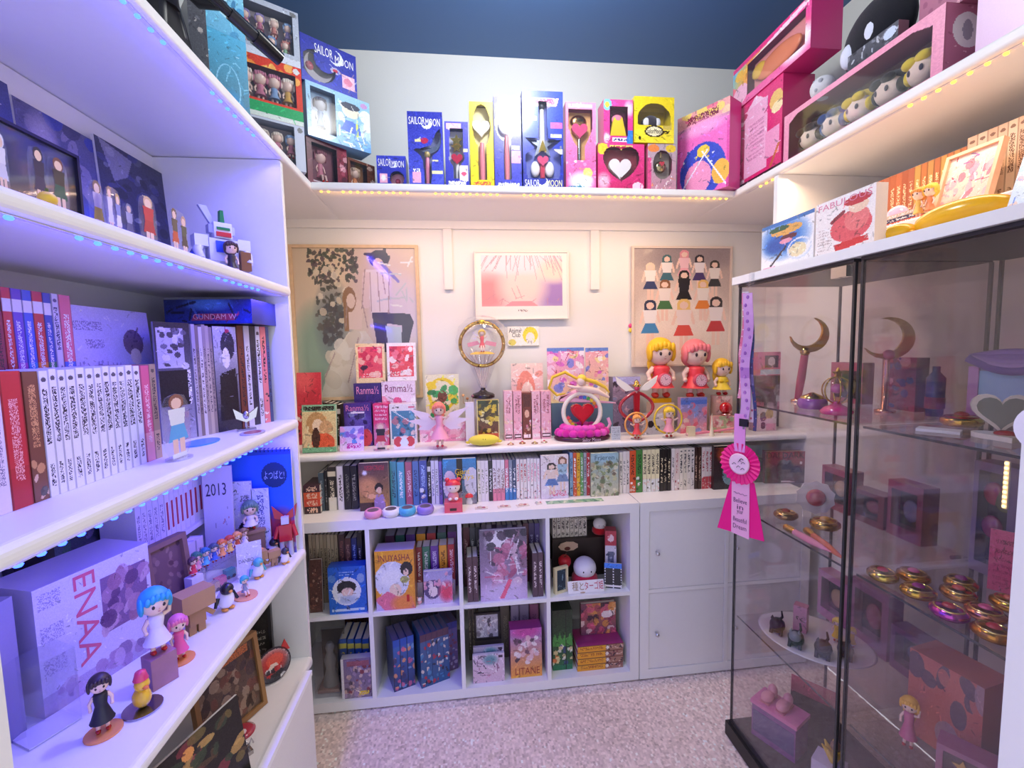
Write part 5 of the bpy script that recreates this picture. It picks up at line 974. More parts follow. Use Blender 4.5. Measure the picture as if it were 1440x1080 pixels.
S = sp(.237, 902, 935, 582); a = S.art('#e4e0e0', '#c0b8c0'); a.ell(.4, .5, .14, .18, '#2a2830'); a.ell(.7, .3, .1, .12, '#555'); carton(S, .03, a, '#d0c8cc', 'white box with black marks behind the small pink figurines')
# clock dolls
def clock_doll(u0, u1, vt, y, hair, basec, lab, style):
    xa, xb = on(u0, y, 520), on(u1, y, 520); cx = (xa+xb)/2; zb = P((u0+u1)/2, 559, y=y).z; zt = P((u0+u1)/2, vt, y=y).z
    S = Spot((cx-.055, y-.03, Z), 0, .11, zb-.022-Z); a = S.art('#e9d4c0', '#e6ccb4'); carton(S, .06, a, '#e2c8b0', ('cream' if style == 'long' else 'peach')+' box carrying the '+lab.split(' doll')[0]+' doll clock', 'gift_box')
    t = thing('doll_clock', lab, 'clock', (cx, y, S.loc.z+S.h+.0004)); H = zt-t.location.z
    m = M(); m.box(-.044, -.026, 0, .044, .026, .020, basec); m.obj('base', 'plastic', t)
    doll(t, H-.02, hair, '#e8404a', o=(0, 0, .02), hr=.46, style=style, shoes='#d83a2c', arms='down', skirt=.9, fat=1.7)
    m = M(); m.lathe((0, 0, -.014), [(.031, 0), (.032, .018), (.030, .0205)], '#d85a72', 24); m.lathe((0, 0, .0068), [(.026, 0), (.026, .001)], '#f6c4d0', 24)
    for k in range(12): an = PI/6*k; m.ball((.021*math.cos(an), .021*math.sin(an), .0082), .0018, '#8a2a44', 5, 4)
    m.xf(Matrix.Translation((0, -.050, H*.38)) @ Matrix.Rotation(PI/2, 4, 'X')); q = m.obj('clock_face', 'plastic', t)
    m = M(); m.tube([(0, 0, .0085), (.010, .006, .0085)], .0009, '#7a2038', 5); m.tube([(0, 0, .0085), (-.004, .014, .0085)], .0009, '#7a2038', 5); m.xf(Matrix.Translation((0, -.050, H*.38)) @ Matrix.Rotation(PI/2, 4, 'X')); m.obj('clock_hands', 'plastic', q)
    return t, H
t, H = clock_doll(905, 952, 480, .30, '#f3bc1c', '#f2b414', 'yellow-haired doll clock on a yellow base', 'long')
clock_doll(957, 998, 482, .30, '#f08088', '#8a1018', 'pink-haired doll clock on a dark red base', 'bob')
# third doll, yellow hair, without a clock
cx = on(1016, .27, 530); zb = P(1016, 556, y=.27).z
S = Spot((cx-.04, .25, Z), 0, .08, zb-Z); a = S.art('#e8c8b8', '#e09a90'); a.blobs(3, ['#f0b0a0', '#d87a80', '#f8e0d0'], 12); carton(S, .05, a, '#dcb0a0', 'rosy box carrying the yellow doll in a bow', 'gift_box')
t = thing('doll', 'yellow-haired doll with a yellow bow near the right poster edge', 'doll', (cx, .275, S.loc.z+S.h+.0004)); H = P(1016, 507, y=.275).z-t.location.z; doll(t, H, '#f3c02c', '#f0d23c', hr=.5, style='long', fat=1.6); m = M(); m.ball((-.012, -.018, H*.42), (.012, .006, .008), '#f2c81c', 10, 6); m.ball((.012, -.018, H*.42), (.012, .006, .008), '#f2c81c', 10, 6); m.obj('bow', 'satin', t)
# front trinkets on the right half
def ringfig(u, y, vt, c1, c2, lab):
    x = on(u, y); h = (P(u, vt, y=y).z-Z)*1.1; t = thing('figurine', lab, 'figurine', (x, y, Z)); m = M(); m.lathe((0, 0, 0), [(.026, 0), (.026, .004)], '#f6e4d8', 18); m.obj('base', 'acrylic', t)
    m = M(); m.tube([(h*.42*math.cos(2*PI*i/20), .004, h*.55+h*.42*math.sin(2*PI*i/20)) for i in range(21)], .0045, c1, 7); m.obj('loop', 'plastic', t); doll(t, h*.85, c1, c2, o=(0, -.004, .004), hr=.36, style='long', arms='wide', fat=1.3)
ringfig(895, .155, 583, '#f0a85a', '#e84a50', 'little red-dressed figurine in an orange loop at the shelf front')
ringfig(940, .155, 572, '#f0cc3c', '#f3a0b0', 'little pink-dressed figurine in a yellow loop at the shelf front')
S = sp(.232, 957, 994, 559); a = S.art('#7a8ad8', '#f3a8b0'); a.rect(0, .8, 1, .92, '#5a78d0'); a.blobs(4, ['#f090a0', '#f7d8d0', '#e86a80', '#8aa0e0'], 24, (0, 0, 1, .78), (.06, .14)); carton(S, .03, a, '#c8a0b8', 'blue and pink picture box below the pink-haired doll clock')
S = sp(.205, 1003, 1034, 585); a = S.art('#f0b0a8', '#e8a090'); a.blobs(6, ['#c86a70', '#f8e0d0', '#e89090', '#b8c890'], 26); carton(S, .03, a, '#e8b0a0', 'pink patterned box below the red jewel compact')
zb = S.loc.z+S.h
t = thing('compact', 'large round red jewel in a gold-pink setting on the toy shelf', 'compact', (on(1021, .22, 568), .222, zb+.0006)); m = M(); m.lathe((0, 0, .0), [(.020, 0), (.026, .006), (.018, .010)], '#e8a8a0', 16); m.obj('foot', 'metal', t); m = M(); m.ball((0, 0, .034), (.029, .022, .027), '#c8101c', 18, 12); m.obj('jewel', 'gem', t)
p0, p1 = P(967, 601, y=.17), P(1034, 582, y=.17); t = thing('pink_baton', 'pink glitter baton lying slantwise before the picture boxes', 'toy wand', (p0.x, .17, Z)); m = M(); d = p1-p0; m.tube([(0, 0, .008), (d.x*.5, .0, .016), (d.x, 0, .026)], [.007, .006, .005], '#f08ca0', 10); m.ball((0, 0, .008), .008, '#f3c0b0', 10, 8); m.obj('stick', 'plastic', t); m = M(); m.cyl((d.x*.96, 0, 0), (d.x*.96, 0, .024), .004, '#f0d8c8', 8); m.obj('rest', 'acrylic', t)
t = thing('tower_ornament', 'thin cream tower ornament at the shelf front near the lanyards', 'ornament', (on(1001, .155, 600), .155, Z)); h = P(1001, 581, y=.155).z-Z; m = M(); m.lathe((0, 0, 0), [(.014, 0), (.013, .004), (.007, h*.3), (.0045, h*.62), (.002, h*.9), (.0008, h)], '#efe2c4', 4); m.obj('tower', 'plastic', t)
S = sp(.15, 860, 873, 600); a = S.art('#c8ccd4', k=1.3); a.scrib(.1, .1, .9, .9, '#9aa0ac', 6, fill=.6); card(S, a, 'small silver card beside the magenta lamp base', tilt=-.1, th=.004)
S = sp(.16, 968, 978, 600); a = S.art('#f6e2b8'); carton(S, .02, a, '#f0d8a8', 'tiny cream box before the blue and pink picture box')
# seen through the glass, right end of the shelf
S = sp(.30, 1062, 1104, 528); a = S.art('#3c3430', '#55484a'); a.ell(.75, .7, .14, .12, '#888'); a.rect(.7, .4, .95, .6, '#c8c8c8'); carton(S, .06, a, '#3a3030', 'dark box with a cream bear behind the glass on the toy shelf'); zb = S.loc.z+S.h
S = sp(.30, 1066, 1104, 495, zb+.0006); a = S.art('#d87a9c', '#d07090'); a.rect(.25, .35, .75, .85, '#4a3a48'); a.ell(.5, .6, .14, .18, '#c8b8c0'); a.rect(.08, .02, .9, .26, '#b8d0d8'); carton(S, .06, a, '#c86a8c', 'pink gift box with a dark window atop the dark box')
t = thing('bear_figurine', 'small cream bear figurine in front of the dark box', 'figurine', (on(1076, .255, 545), .255, Z)); m = M(); h = .062; m.ball((0, 0, h*.35), (.022, .018, h*.36), '#e6d8b8', 14, 10); m.ball((0, -.002, h*.82), (.017, .016, .016), '#e9dcc0', 12, 8); m.ball((-.013, 0, h*1.05), (.006, .004, .006), '#e0d0ac', 8, 6); m.ball((.013, 0, h*1.05), (.006, .004, .006), '#e0d0ac', 8, 6); m.ball((0, -.016, h*.78), (.006, .005, .005), '#f3ead8', 8, 6); m.obj('body', 'cloth', t)
S = sp(.20, 1063, 1092, 572); a = S.art('#efe8e2', '#e8d0d4'); a.ell(.35, .6, .16, .2, '#4a4450'); a.ell(.65, .7, .2, .2, '#d8c078'); a.ell(.35, .25, .12, .14, '#333'); a.rect(.5, .04, .95, .3, '#f3b0c0'); carton(S, .05, a, '#a89890', 'white box with black marks at the shelf front behind the lanyards')
# ================================================================ books and trinkets on top of the cube shelf and the door cabinet
KZ_ = KZ+.0004; KY = .125
def kb(items, where, group, start=0, d=.14): return row('B', KY, KZ_, items, d, where, group, start)
for i, c in enumerate(('#3a2430', '#d8503c', '#e0603c', '#4a2c38')):
    e = Spot((0, 0, 0), 0, .05, .026); e.pw, e.ph = 20, 9; a = e.art(c); a.scrib(.2, .2, .8, .8, '#f0c8b0', 1, i, fill=.5)
    flatbook((P(427, 700, y=.10).x, .10, KZ_+.029*i), 0, .062, .12, .0285, a, c, '%s flat book from the bottom of the small pile at the row end' % ORD[i], group='small flat pile on the cube shelf')
W1 = 'from the left on the cube shelf'
kb([(448.5, 456, 665, '#4a5c66', 'line', '#8fa0a8'), (456.5, 460.5, 662, '#22242a', 'line', '#888'), (461, 473, 657, '#2c2a2c', 'band', '#e6dcc4', '#ece6da'), (473.5, 483, 656, '#e9e2e2', 'line', '#3a2c34', '#f0eaf0'), (483.5, 493, 655, '#201f24', 'line', '#776'), (493.5, 502.5, 655, '#1c1b20', 'line', '#998')], W1, 'books on the cube shelf')
S = spot('B', KY-.03, 505, 547, 651, KZ_); a = S.art('#5a3844', '#c89a50'); a.soft(.3, .5, .4, .25, '#d89a68'); a.soft(.2, .8, .1, .06, '#e8e8f4'); a.ell(.66, .48, .14, .1, '#2a1c20'); a.ell(.66, .42, .09, .07, '#f0c8a8'); a.poly([(.52, .34), (.8, .34), (.88, 0), (.46, 0)], '#a890c0'); a.ell(.4, .3, .16, .05, '#f0b888'); a.rect(0, 0, .5, .18, '#4a3428'); a.scrib(.2, .84, .85, .94, '#a83a48', fill=.7)
fbook(S, .02, a, '#4a3038', 'dark sunset novel facing out with a dancing figure on its cover')
kb([(549, 558, 649, '#4a98a8', 'line', '#2a4a58'), (558.5, 569.5, 650, '#58b0c8', 'line', '#e8f0f4'), (570, 580, 650, '#b8607c', 'line', '#f3d0d8'), (580.5, 589, 649, '#5a7cb8', 'line', '#243a6a'), (589.5, 601, 648, '#4a5aa8', 'pic', '#a8c0f0'), (601.5, 606, 650, '#2a2a30', 'band', '#ddd'), (606.5, 611.5, 648, '#e8e4f0', 'line', '#7a7aa8'), (612, 617, 648, '#ece8f4', 'line', '#888'), (617.5, 622, 649, '#8a70c0', 'line', '#333')], W1, 'books on the cube shelf', 6)
S = spot('B', KY-.02, 623, 670, 645, KZ_); a = S.art('#3a90c8', '#6a6a80'); a.ell(.2, .45, .2, .3, '#e8e0ee'); a.ell(.86, .5, .22, .3, '#d8d8e4'); a.poly([(.42, 1), (.6, 1), (.56, .3), (.72, 0), (.3, 0), (.42, .4)], '#1c1a20'); a.ell(.5, .1, .5, .16, '#8a8a98'); a.ell(.3, .4, .1, .1, '#f0d0c4')
t = fbook(S, .02, a, '#3a6a90', 'blue-sky comic facing out behind the red cat toy'); text(t, 'Giant', S.w*.36, S.h*.66, S.w*.8, S.h*.78, c='#f3d838'); text(t, 'Days', S.w*.42, S.h*.52, S.w*.92, S.h*.66, c='#f3d838')
its = [(671.5+5.2*i, 676.5+5.2*i, 648, '#f0e8ea', 'line', '#998', None) for i in range(3)]+[(687.4, 692.6, 648, '#2c2830', 'line', '#ddd')]+[(693+5.7*i, 698.4+5.7*i, 647, '#f2eaec', 'line', '#866', '#e88aa0') for i in range(3)]+[(710.4, 715.6, 647, '#e07a94', 'line', '#fff', '#3a88c8'), (716, 720.6, 647, '#8a94a8', 'line', '#fff', '#3a80c0'), (721, 726, 647, '#3a4c70', 'line', '#fff', '#3a78b8')]+[(726.5+5, 731+5, 646, '#f0e6e0', 'pic', '#c84a4c'), (726.4, 731, 646, '#f3eae6', 'pic', '#d05858'), (736.4, 741, 646, '#f0e6e2', 'pic', '#b84a50')]
its[-2], its[-3] = its[-3], its[-2]
its += [(741.5+4.6*i, 745.7+4.6*i, 645, '#f4ecea', 'pic', '#e89aac') for i in range(4)]
kb(its[:15], W1, 'books on the cube shelf', 15); kb(its[15:], 'from the left on the cube shelf, narrow comic', 'books on the cube shelf', 0)
S = spot('B', KY-.015, 761, 799.5, 640, KZ_); a = S.art('#f3e6e4', '#e9dcee'); a.strokes(4, ['#d8b8b0', '#b8a8a0'], 14, (0, .5, .8, 1), .008); a.figure(.38, .1, .75, '#3a2c28', '#f0d8cc', '#5a7ab8', w=.3); a.figure(.78, .16, .82, '#8a5a40', '#a8c8d8', '#7a90b8', w=.26); a.scrib(.3, .06, .9, .2, '#e87a9a', fill=.4); fbook(S, .016, a, '#e8d8dc', 'pastel comic facing out with two people standing')
kb([(801.5, 806, 637, '#8ab0d8', 'pic', '#4a6a98'), (806.4, 811, 637, '#e0603c', 'pic', '#fff'), (811.4, 816, 637, '#f0b838', 'pic', '#7a5a20'), (816.4, 820.6, 637, '#6aa860', 'pic', '#eee'), (821, 825, 637, '#a8a8b0', 'pic', '#444'), (825.4, 829.8, 637, '#c83c44', 'pic', '#fff')], 'in the rainbow run of comics on the cube shelf', 'rainbow comics')
S = spot('B', KY-.02, 831, 870, 637, KZ_); a = S.art('#9ab8b4', '#c8c4a8'); a.soft(.5, .9, .6, .16, '#a8ccd8'); a.blobs(3, ['#8a9868', '#c8c898', '#6a7a58', '#b8a888', '#e0dcc0', '#7a6a58'], 60, (0, 0, 1, .82), (.03, .1)); t = fbook(S, .016, a, '#8a9a80', 'green painted comic facing out beside the rainbow comics'); text(t, 'Frieren', S.w*.14, S.h*.84, S.w*.84, S.h*.95, c='#4a6a78')
its = [(871.5, 875.8, 636, '#efe8e2', 'line', '#777'), (876.2, 880.6, 635, '#f0e8e4', 'line', '#888'), (881, 885.6, 635, '#e6dcd6', 'line', '#555')]+[(886, 894.6, 634, '#d8582c', 'pic', '#5a2418'), (895, 903.8, 633, '#4a8a40', 'pic', '#1c3a1c')]+[(904.4+5.9*i, 909.8+5.9*i, 633-.4*i, '#f0e8bc', 'pic', '#4a4438', '#e8e8e0') for i in range(4)]+[(928.4+5.3*i, 933.2+5.3*i, 632-.3*i, '#26221f', 'line', '#e8d8b0') for i in range(3)]+[(944.6, 949, 631, '#f0e6e0', 'line', '#777'), (949.4, 955.6, 631, '#ead8d0', 'pic', '#a84a4c'), (956, 961, 631, '#f2ead8', 'jp', '#444'), (961.4, 966.4, 630, '#e8e0cc', 'jp', '#555'), (966.8, 971.8, 630, '#f0e8dc', 'jp', '#444'), (972.2, 977, 630, '#e9e2da', 'jp', '#333'), (977.4, 981.6, 629, '#3a2420', 'line', '#c8a890'), (982, 986.4, 629, '#42281f', 'line', '#c8a890')]+[(987+5.2*i, 991.8+5.2*i, 629, '#efe4de', 'pic', '#b83a44', '#d05058') for i in range(3)]
kb(its, 'in the row left of the rosette ribbon', 'books left of the rosette')
S = spot('B', KY-.02, 1004, 1034, 627, KZ_); a = S.art('#4a2420', '#2a2a30'); a.soft(.5, .8, .4, .2, '#c8562c'); a.ell(.7, .35, .3, .25, '#7a98a0'); a.rect(0, .96, 1, 1, '#1a1412'); fbook(S, .02, a, '#2a1c1a', 'dark orange-lit comic facing out beside the rosette')
for i in range(4):
    e = Spot((0, 0, 0), 0, .05, .024); e.pw, e.ph = 14, 7; a = e.art('#3c3438'); flatbook((P(1062, 670, y=.17).x, .17, KZ_+.027*i), 0, .05, .10, .0265, a, '#3c3438', '%s dark flat book from the bottom beside the pink ribbon' % ORD[i], group='dark flat books beside the ribbon')
S = spot2((1073, 631), (1126, 640), .12, KZ_); S = spot('B', .15, 1076, 1127, 634, KZ_); S.yaw = -.14; a = S.art('#a8283c', '#5a5658'); a.soft(.5, .3, .55, .35, '#4c4a4c'); a.ell(.5, .5, .2, .26, '#3a383a'); a.ell(.5, .68, .1, .08, '#7a7878'); a.blobs(4, ['#6a686a', '#2c2a2c', '#4a484a'], 20, (0, 0, 1, .4), (.05, .1)); a.rect(.4, .04, .75, .08, '#d8d0d0')
t = fbook(S, .03, a, '#8a2434', 'red and grey DAI DARK comic seen through the glass', pages='#e0c8a8'); text(t, 'DAI DARK', S.w*.03, S.h*.78, S.w*.97, S.h*.97, c='#1c0c10'); text(t, '1', S.w*.86, S.h*.6, S.w*.92, S.h*.68, c='#f0e0e0')
# tins
for u, v, c, lab in ((525, 721, '#f0a0c0', 'pink'), (550, 719, '#f2f0f2', 'white'), (573, 717, '#58b8d8', 'sky blue'), (598.5, 715, '#a088d8', 'lilac')):
    p = P(u, v+6, z=KZ_); t = thing('round_tin', lab+' round trinket tin on the front of the cube shelf', 'tin', (p.x, p.y, KZ_)); m = M(); m.lathe((0, 0, 0), [(.025, 0), (.032, .006), (.034, .016), (.031, .026), (.026, .030), (.022, .028)], c, 24); m.obj('tin', 'plastic', t); m = M(); m.lathe((0, 0, .0275), [(.021, 0), (.021, .001)], '#6a5a60', 20); m.obj('label_disc', 'print', t)
# red toy
p = P(638, 720, z=KZ_); t = thing('toy_figure', 'red toy figure with round ears sitting on a box-shaped base', 'toy', (p.x, p.y+.02, KZ_)); m = M(); m.box(-.035, -.028, 0, .035, .028, .040, '#ee5a6c'); m.obj('base', 'plastic', t)
m = M(); m.box(-.014, -.0292, .008, .012, -.0284, .018, '#3a1c20'); m.obj('slot', 'plastic', t)
m = M(); m.ball((0, 0, .058), (.022, .018, .022), '#f49a98', 14, 10); m.ball((0, -.002, .096), (.028, .022, .024), '#f8e4d8', 16, 12); m.ball((.012, -.018, .052), (.008, .008, .006), '#fdf3ee', 8, 6); m.ball((-.012, -.018, .052), (.008, .008, .006), '#fdf3ee', 8, 6)
for sx in (-1, 1): m.ball((sx*.010, -.022, .096), (.0025, .002, .003), '#3a2024', 6, 4)
m.obj('body', 'plastic', t); m = M(); m.ball((0, .002, .104), (.031, .026, .022), '#e8404c', 16, 8, Matrix.Rotation(-.3, 4, 'X'), cut=PI*.55)
for sx in (-1, 1): m.ball((sx*.022, 0, .124), .010, '#e8404c', 10, 8)
m.obj('hood', 'plastic', t)
p = P(660, 709, z=KZ_); t = thing('mushroom_house', 'tiny house ornament with a red cap beside the red toy', 'ornament', (p.x, p.y+.01, KZ_)); m = M(); m.lathe((0, 0, 0), [(.016, 0), (.017, .012), (.012, .03)], '#dfe4ea', 14); m.obj('house', 'plastic', t); m = M(); m.lathe((0, 0, .03), [(.020, 0), (.018, .010), (.009, .018), (.001, .02)], '#e0404a', 14); m.obj('roof', 'plastic', t)
for i, (u, v, c) in enumerate(((677, 715, '#d8c0a8'), (709, 713, '#e0b8b0'), (735, 711, '#e8c4b4'), (757, 708, '#b8c0b8'))):
    p = P(u, v, z=KZ_); t = thing('enamel_pin', '%s enamel pin from the left lying on the cube shelf' % ORD[i], 'pin', (p.x, p.y, KZ_), .1*i); w = .026 if i < 3 else .012; m = M(); m.box(-w, -.012, 0, w, .012, .003, '#efe2d4'); m.obj('backing_card', 'print', t); m = M(); m.ball((-.006, .002, .005), (w*.45, .009, .003), c, 10, 6); m.ball((.009, -.002, .005), (w*.3, .006, .003), '#c87a80', 10, 6); m.obj('pin', 'gem', t)
p0, p1 = P(768, 707, z=KZ_), P(848, 703, z=KZ_); t = None; e = Spot((0, 0, 0), 0, .2, .03); e.pw, e.ph = 80, 12; a = e.art('#7ab890', '#a8d0a8'); a.blobs(3, ['#5a9a78', '#c8e0b8', '#e8f0d0', '#4a8a6a'], 30, size=(.03, .1)); m = M(); m.grid(0, 0, p1.x-p0.x, .036, 0, a); m.xf(Matrix.Rotation(-PI/2, 4, 'X')); m.box(0, 0, -.0006, p1.x-p0.x, .036, -.0002, '#d8e8d8'); 
tag(m.obj('bookmark', 'print', None, (p0.x, p0.y-.02, KZ_+.0008)), 'green leafy bookmark lying at the edge of the cube shelf', 'bookmark')
# ================================================================ compartments: columns 1-4, upper (z ZU) and lower (z ZD)
ZU, ZD = KO+KC+KT+.0004, KO+.0004
def cx_(i): return KO+i*(KC+KT)
def cell(y, ul, ur, vt, z):
    S = spot('B', y, ul, ur, vt, z); S.h = min(S.h, (KO+KC if z < .37 else .764-KO)-z-.004); return fitcell(S)
def crow(y, z, items, where, group, d=.12, start=0): return row('B', y, z, items, d, where, group, start, .003, top=(KO+KC if z < .37 else .764-KO)-.004)
# --- upper 1
crow(.10, ZU, [(436+5.1*i, 440.6+5.1*i, 752, ['#a89a80', '#9a8c74', '#b0a288'][i % 3], 'line', '#5a5040') for i in range(8)]+[(477.4, 486, 752, '#4a3634', 'pic', '#8a5a50'), (486.4, 495, 757, '#5a3a38', 'pic', '#a07868'), (495.4, 503, 757, '#2c3470', 'pic', '#8aa0e0'), (503.4, 510, 750, '#2a2634', 'line', '#b8b0b8')], 'from the left in the top left compartment', 'books in the top left compartment')
S = cell(.035, 434, 452, 790, ZU); a = cover(S, 4, ['#8a5a48', '#4a2c24', '#b08a70', '#6a4036', '#d8c0a8'], '#5a3a30', n=26, size=(.06, .14)); t = fbook(S, .018, a, '#4a3028', 'small brown comic leaning at the left of the top left compartment', tilt=-.08)
S = cell(.012, 462, 515, 797, ZU); a = S.art('#2060c8', '#2a6cd0'); a.rect(.06, .05, .94, .1, '#c8dcf4'); a.ell(.48, .48, .38, .3, '#e8ecf4'); a.ell(.48, .56, .26, .14, '#2c2c30'); a.ell(.5, .46, .16, .1, '#f0d0c0'); a.soft(.5, .3, .3, .1, '#b8c8e0'); a.scrib(.3, .82, .7, .9, '#a8c8f0', 2, fill=.6); a.ell(.1, .76, .1, .08, '#5a88d0'); a.ell(.86, .74, .1, .1, '#8aa8d8'); a.ell(.5, .12, .05, .04, '#1a3a80')
carton(S, .05, a, '#1c58c0', 'bright blue boxed set with a round portrait window', 'boxed_set', 'boxed set')
# --- upper 2
for i in range(7):
    x = P(542+14.6*i, 752, y=.17).x; w = .037; S = Spot((x, .16, ZU), 0, w, .238); a = S.art(['#5a3a50', '#3a6a58', '#6a4a8a', '#e09a30', '#a83a38', '#4a6a60', '#7a4a88'][i]); S2 = S; vbook(S, .17, a, '#8a8698', '%s tall back-row volume in the compartment of the orange comic box' % ORD[i], group='tall back-row volumes', pages='#b8b4c4')
crow(.085, ZU, [(586, 594, 770, '#8a2c34', 'pic', '#d8d0d8', '#c8b8d8'), (594.5, 605.5, 769, '#3a7a5c', 'pic', '#d0d8d0', '#b8a8c8'), (606, 617.5, 768, '#6a3a94', 'pic', '#d8c8e8', '#c0b0d8'), (618, 629.5, 767, '#e8a030', 'pic', '#7a4a10', '#c8b8d8'), (630, 640, 766, '#b82c34', 'pic', '#f0c8c8', '#d0b8d0')], 'in the coloured front run beside the orange comic box', 'coloured comics', .07)
S = cell(.012, 528, 583, 774, ZU); a = S.art('#e8a030', '#e89a38'); a.ell(.42, .5, .44, .32, '#dfe2f2'); a.soft(.4, .55, .36, .2, '#f3f4fa'); a.ell(.5, .32, .16, .12, '#f6d8c4'); a.ell(.8, .68, .16, .12, '#241f28'); a.ell(.78, .62, .07, .06, '#f2d4c0'); a.ell(.74, .5, .12, .06, '#a8a868'); a.poly([(.0, .2), (.3, .32), (.55, .22), (.9, .2), (1, .0), (0, 0)], '#e87898'); a.soft(.7, .1, .35, .16, '#f09048'); a.poly([(0, .16), (.2, 0), (0, 0)], '#c8b8e8')
t = carton(S, .075, a, '#d8903a', 'orange comic box with a white-haired figure and the number 1', 'comic_box', 'boxed set', top='#c8b8d0'); text(t, 'INUYASHA', S.w*.1, S.h*.82, S.w*.9, S.h*.93, c='#8a1c3c'); text(t, '1', S.w*.78, S.h*.12, S.w*.85, S.h*.24, c='#c82020')
S = cell(.03, 596, 637, 803, ZU); S.w *= .98; a = S.art('#a8a0d0', '#d8c8e8'); a.ell(.3, .45, .3, .3, '#5a4a78'); a.ell(.32, .38, .16, .16, '#f0dce0'); a.soft(.8, .35, .3, .35, '#e04a68'); a.blobs(4, ['#f0d8e4', '#8a80b8', '#e8a0b8'], 14, (0, .5, 1, 1), (.05, .12)); fbook(S, .02, a, '#c0b4dc', 'lilac paperback facing out before the coloured comics')
for u, v, c, c2, lab in ((612, 847, '#f2eef0', '#2a2428', 'tiny black and white animal figurine before the lilac paperback'), (590, 851, '#f4e8ea', '#f0b0b8', 'tiny white keyring figurine beside the orange comic box'), (634, 845, '#efe8ea', '#e0a0a8', 'tiny pale figurine at the right of the lilac paperback')):
    p = P(u, v, z=ZU); t = thing('animal_figurine', lab, 'figurine', (p.x, max(p.y, .004)+.008, ZU)); h = .03 if c2 == '#2a2428' else .022; m = M(); m.ball((0, 0, h*.4), (h*.42, h*.36, h*.4), c2, 12, 8); m.ball((0, -h*.1, h*.95), (h*.4, h*.36, h*.34), c, 12, 8)
    for sx in (-1, 1): m.ball((sx*h*.34, 0, h*1.22), h*.14, c2, 8, 6)
    m.obj('body', 'plastic', t)
# --- upper 3
crow(.14, ZU, [(652, 661, 742, '#6a3440', 'line', '#c8a0a0'), (661.4, 669, 742, '#5a5c68', 'line', '#c8c8d0'), (669.4, 677, 742, '#3a3c48', 'line', '#aaa')]+[(678+7.2*i, 684.6+7.2*i, 738, ['#8a8088', '#c8c0c4', '#5a4c58', '#a89aa0'][i % 4], 'line', '#3a3038') for i in range(8)]+[(736.4, 744, 736, '#6a3a44', 'line', '#d8b0b0'), (744.4, 752, 736, '#5a4a78', 'line', '#b8b0d8'), (752.4, 760, 736, '#6a5a98', 'line', '#c8c0e0')], 'from the left at the back of the third compartment', 'back row of the third compartment')
S = cell(.015, 675, 741, 745, ZU); a = S.art('#6a6070', '#c8a8d8'); a.soft(.4, .85, .3, .2, '#efeaf2'); a.blobs(3, ['#4a3c50', '#8a6a80', '#3a3844'], 18, (0, .5, 1, 1), (.06, .14)); a.blobs(4, ['#c87898', '#d8a0c0', '#a85a80', '#e8c8dc'], 26, (.3, .2, 1, .8), (.05, .14)); a.strokes(5, ['#f0e8f4', '#e0c8e0', '#c86a90'], 16, (.1, .1, 1, .8), .014, .4); a.soft(.5, .1, .6, .2, '#d8c4ee'); a.poly([(.4, .02), (.6, .3), (.68, .28), (.5, .02)], '#f06a90'); fbook(S, .02, a, '#8a8098', 'large art book with slanting pink and silver strokes facing out')
crow(.018, ZU, [(657, 664.6, 784, '#5a4048', 'line', '#e0d0d0'), (665, 672.5, 783, '#5a4048', 'line', '#e0d0d0')], 'of the pair left of the large art book', 'pair left of the art book', .10)
crow(.018, ZU, [(749, 756.4, 778, '#5a4450', 'line', '#e0d0d0'), (756.8, 764, 777, '#5a4450', 'line', '#e0d0d0')], 'of the pair right of the large art book', 'pair right of the art book', .10)
# --- upper 4: a dark riser with books on it, plush toys in front
xa, xb = P(776, 765, y=.17).x, P(860, 765, y=.17).x; zr = P(815, 757, y=.15).z
t = thing('display_riser', 'dark brown wooden riser inside the fourth compartment', 'riser', (xa, .15, ZU)); m = M(); m.box(0, 0, zr-ZU-.012, xb-xa, .2, zr-ZU, '#33241f'); m.obj('top', 'wood', t); m = M(); m.box(0, .006, 0, xb-xa, .02, zr-ZU-.0125, '#2c1f1b'); m.obj('front', 'wood', t); m = M(); m.box(0, .185, 0, xb-xa, .198, zr-ZU-.0125, '#2c1f1b'); m.obj('back', 'wood', t)
crow(.17, zr+.0005, [(777+6.1*i, 782.5+6.1*i, 728, ['#d8d0c4', '#e0d8cc'][i % 2], 'jp', '#4a4440') for i in range(8)], 'from the left on the dark riser', 'cream books on the riser')
def blobtoy(u, v, y, z, c, c2, lab, k=1.0):
    p = P(u, v, y=y); t = thing('plush_toy', lab, 'plush', (p.x, y, z)); r = .034*k; m = M(); m.lathe((0, 0, 0), [(r*.8, 0), (r*1.05, r*.25), (r*1.0, r*.7), (r*.8, r*.9)], c2, 18); m.obj('skirt', 'cloth', t); m = M(); m.ball((0, -.002, r*1.35), (r*.9, r*.85, r*.85), c, 18, 12); m.obj('head', 'cloth', t); m = M()
    for sx in (-1, 1): m.ball((sx*r*.3, -r*.82, r*1.35), (r*.06, r*.04, r*.08), '#2a2428', 6, 4)
    m.obj('eyes', 'plastic', t)
blobtoy(843, 755, .19, zr+.0005, '#f2ecec', '#c8202c', 'white round-headed plush in red sitting on the riser', .95)
blobtoy(822, 800, .090, ZU, '#eeeaf2', '#c82c4c', 'white round-headed plush in crimson before the riser', 1.6)
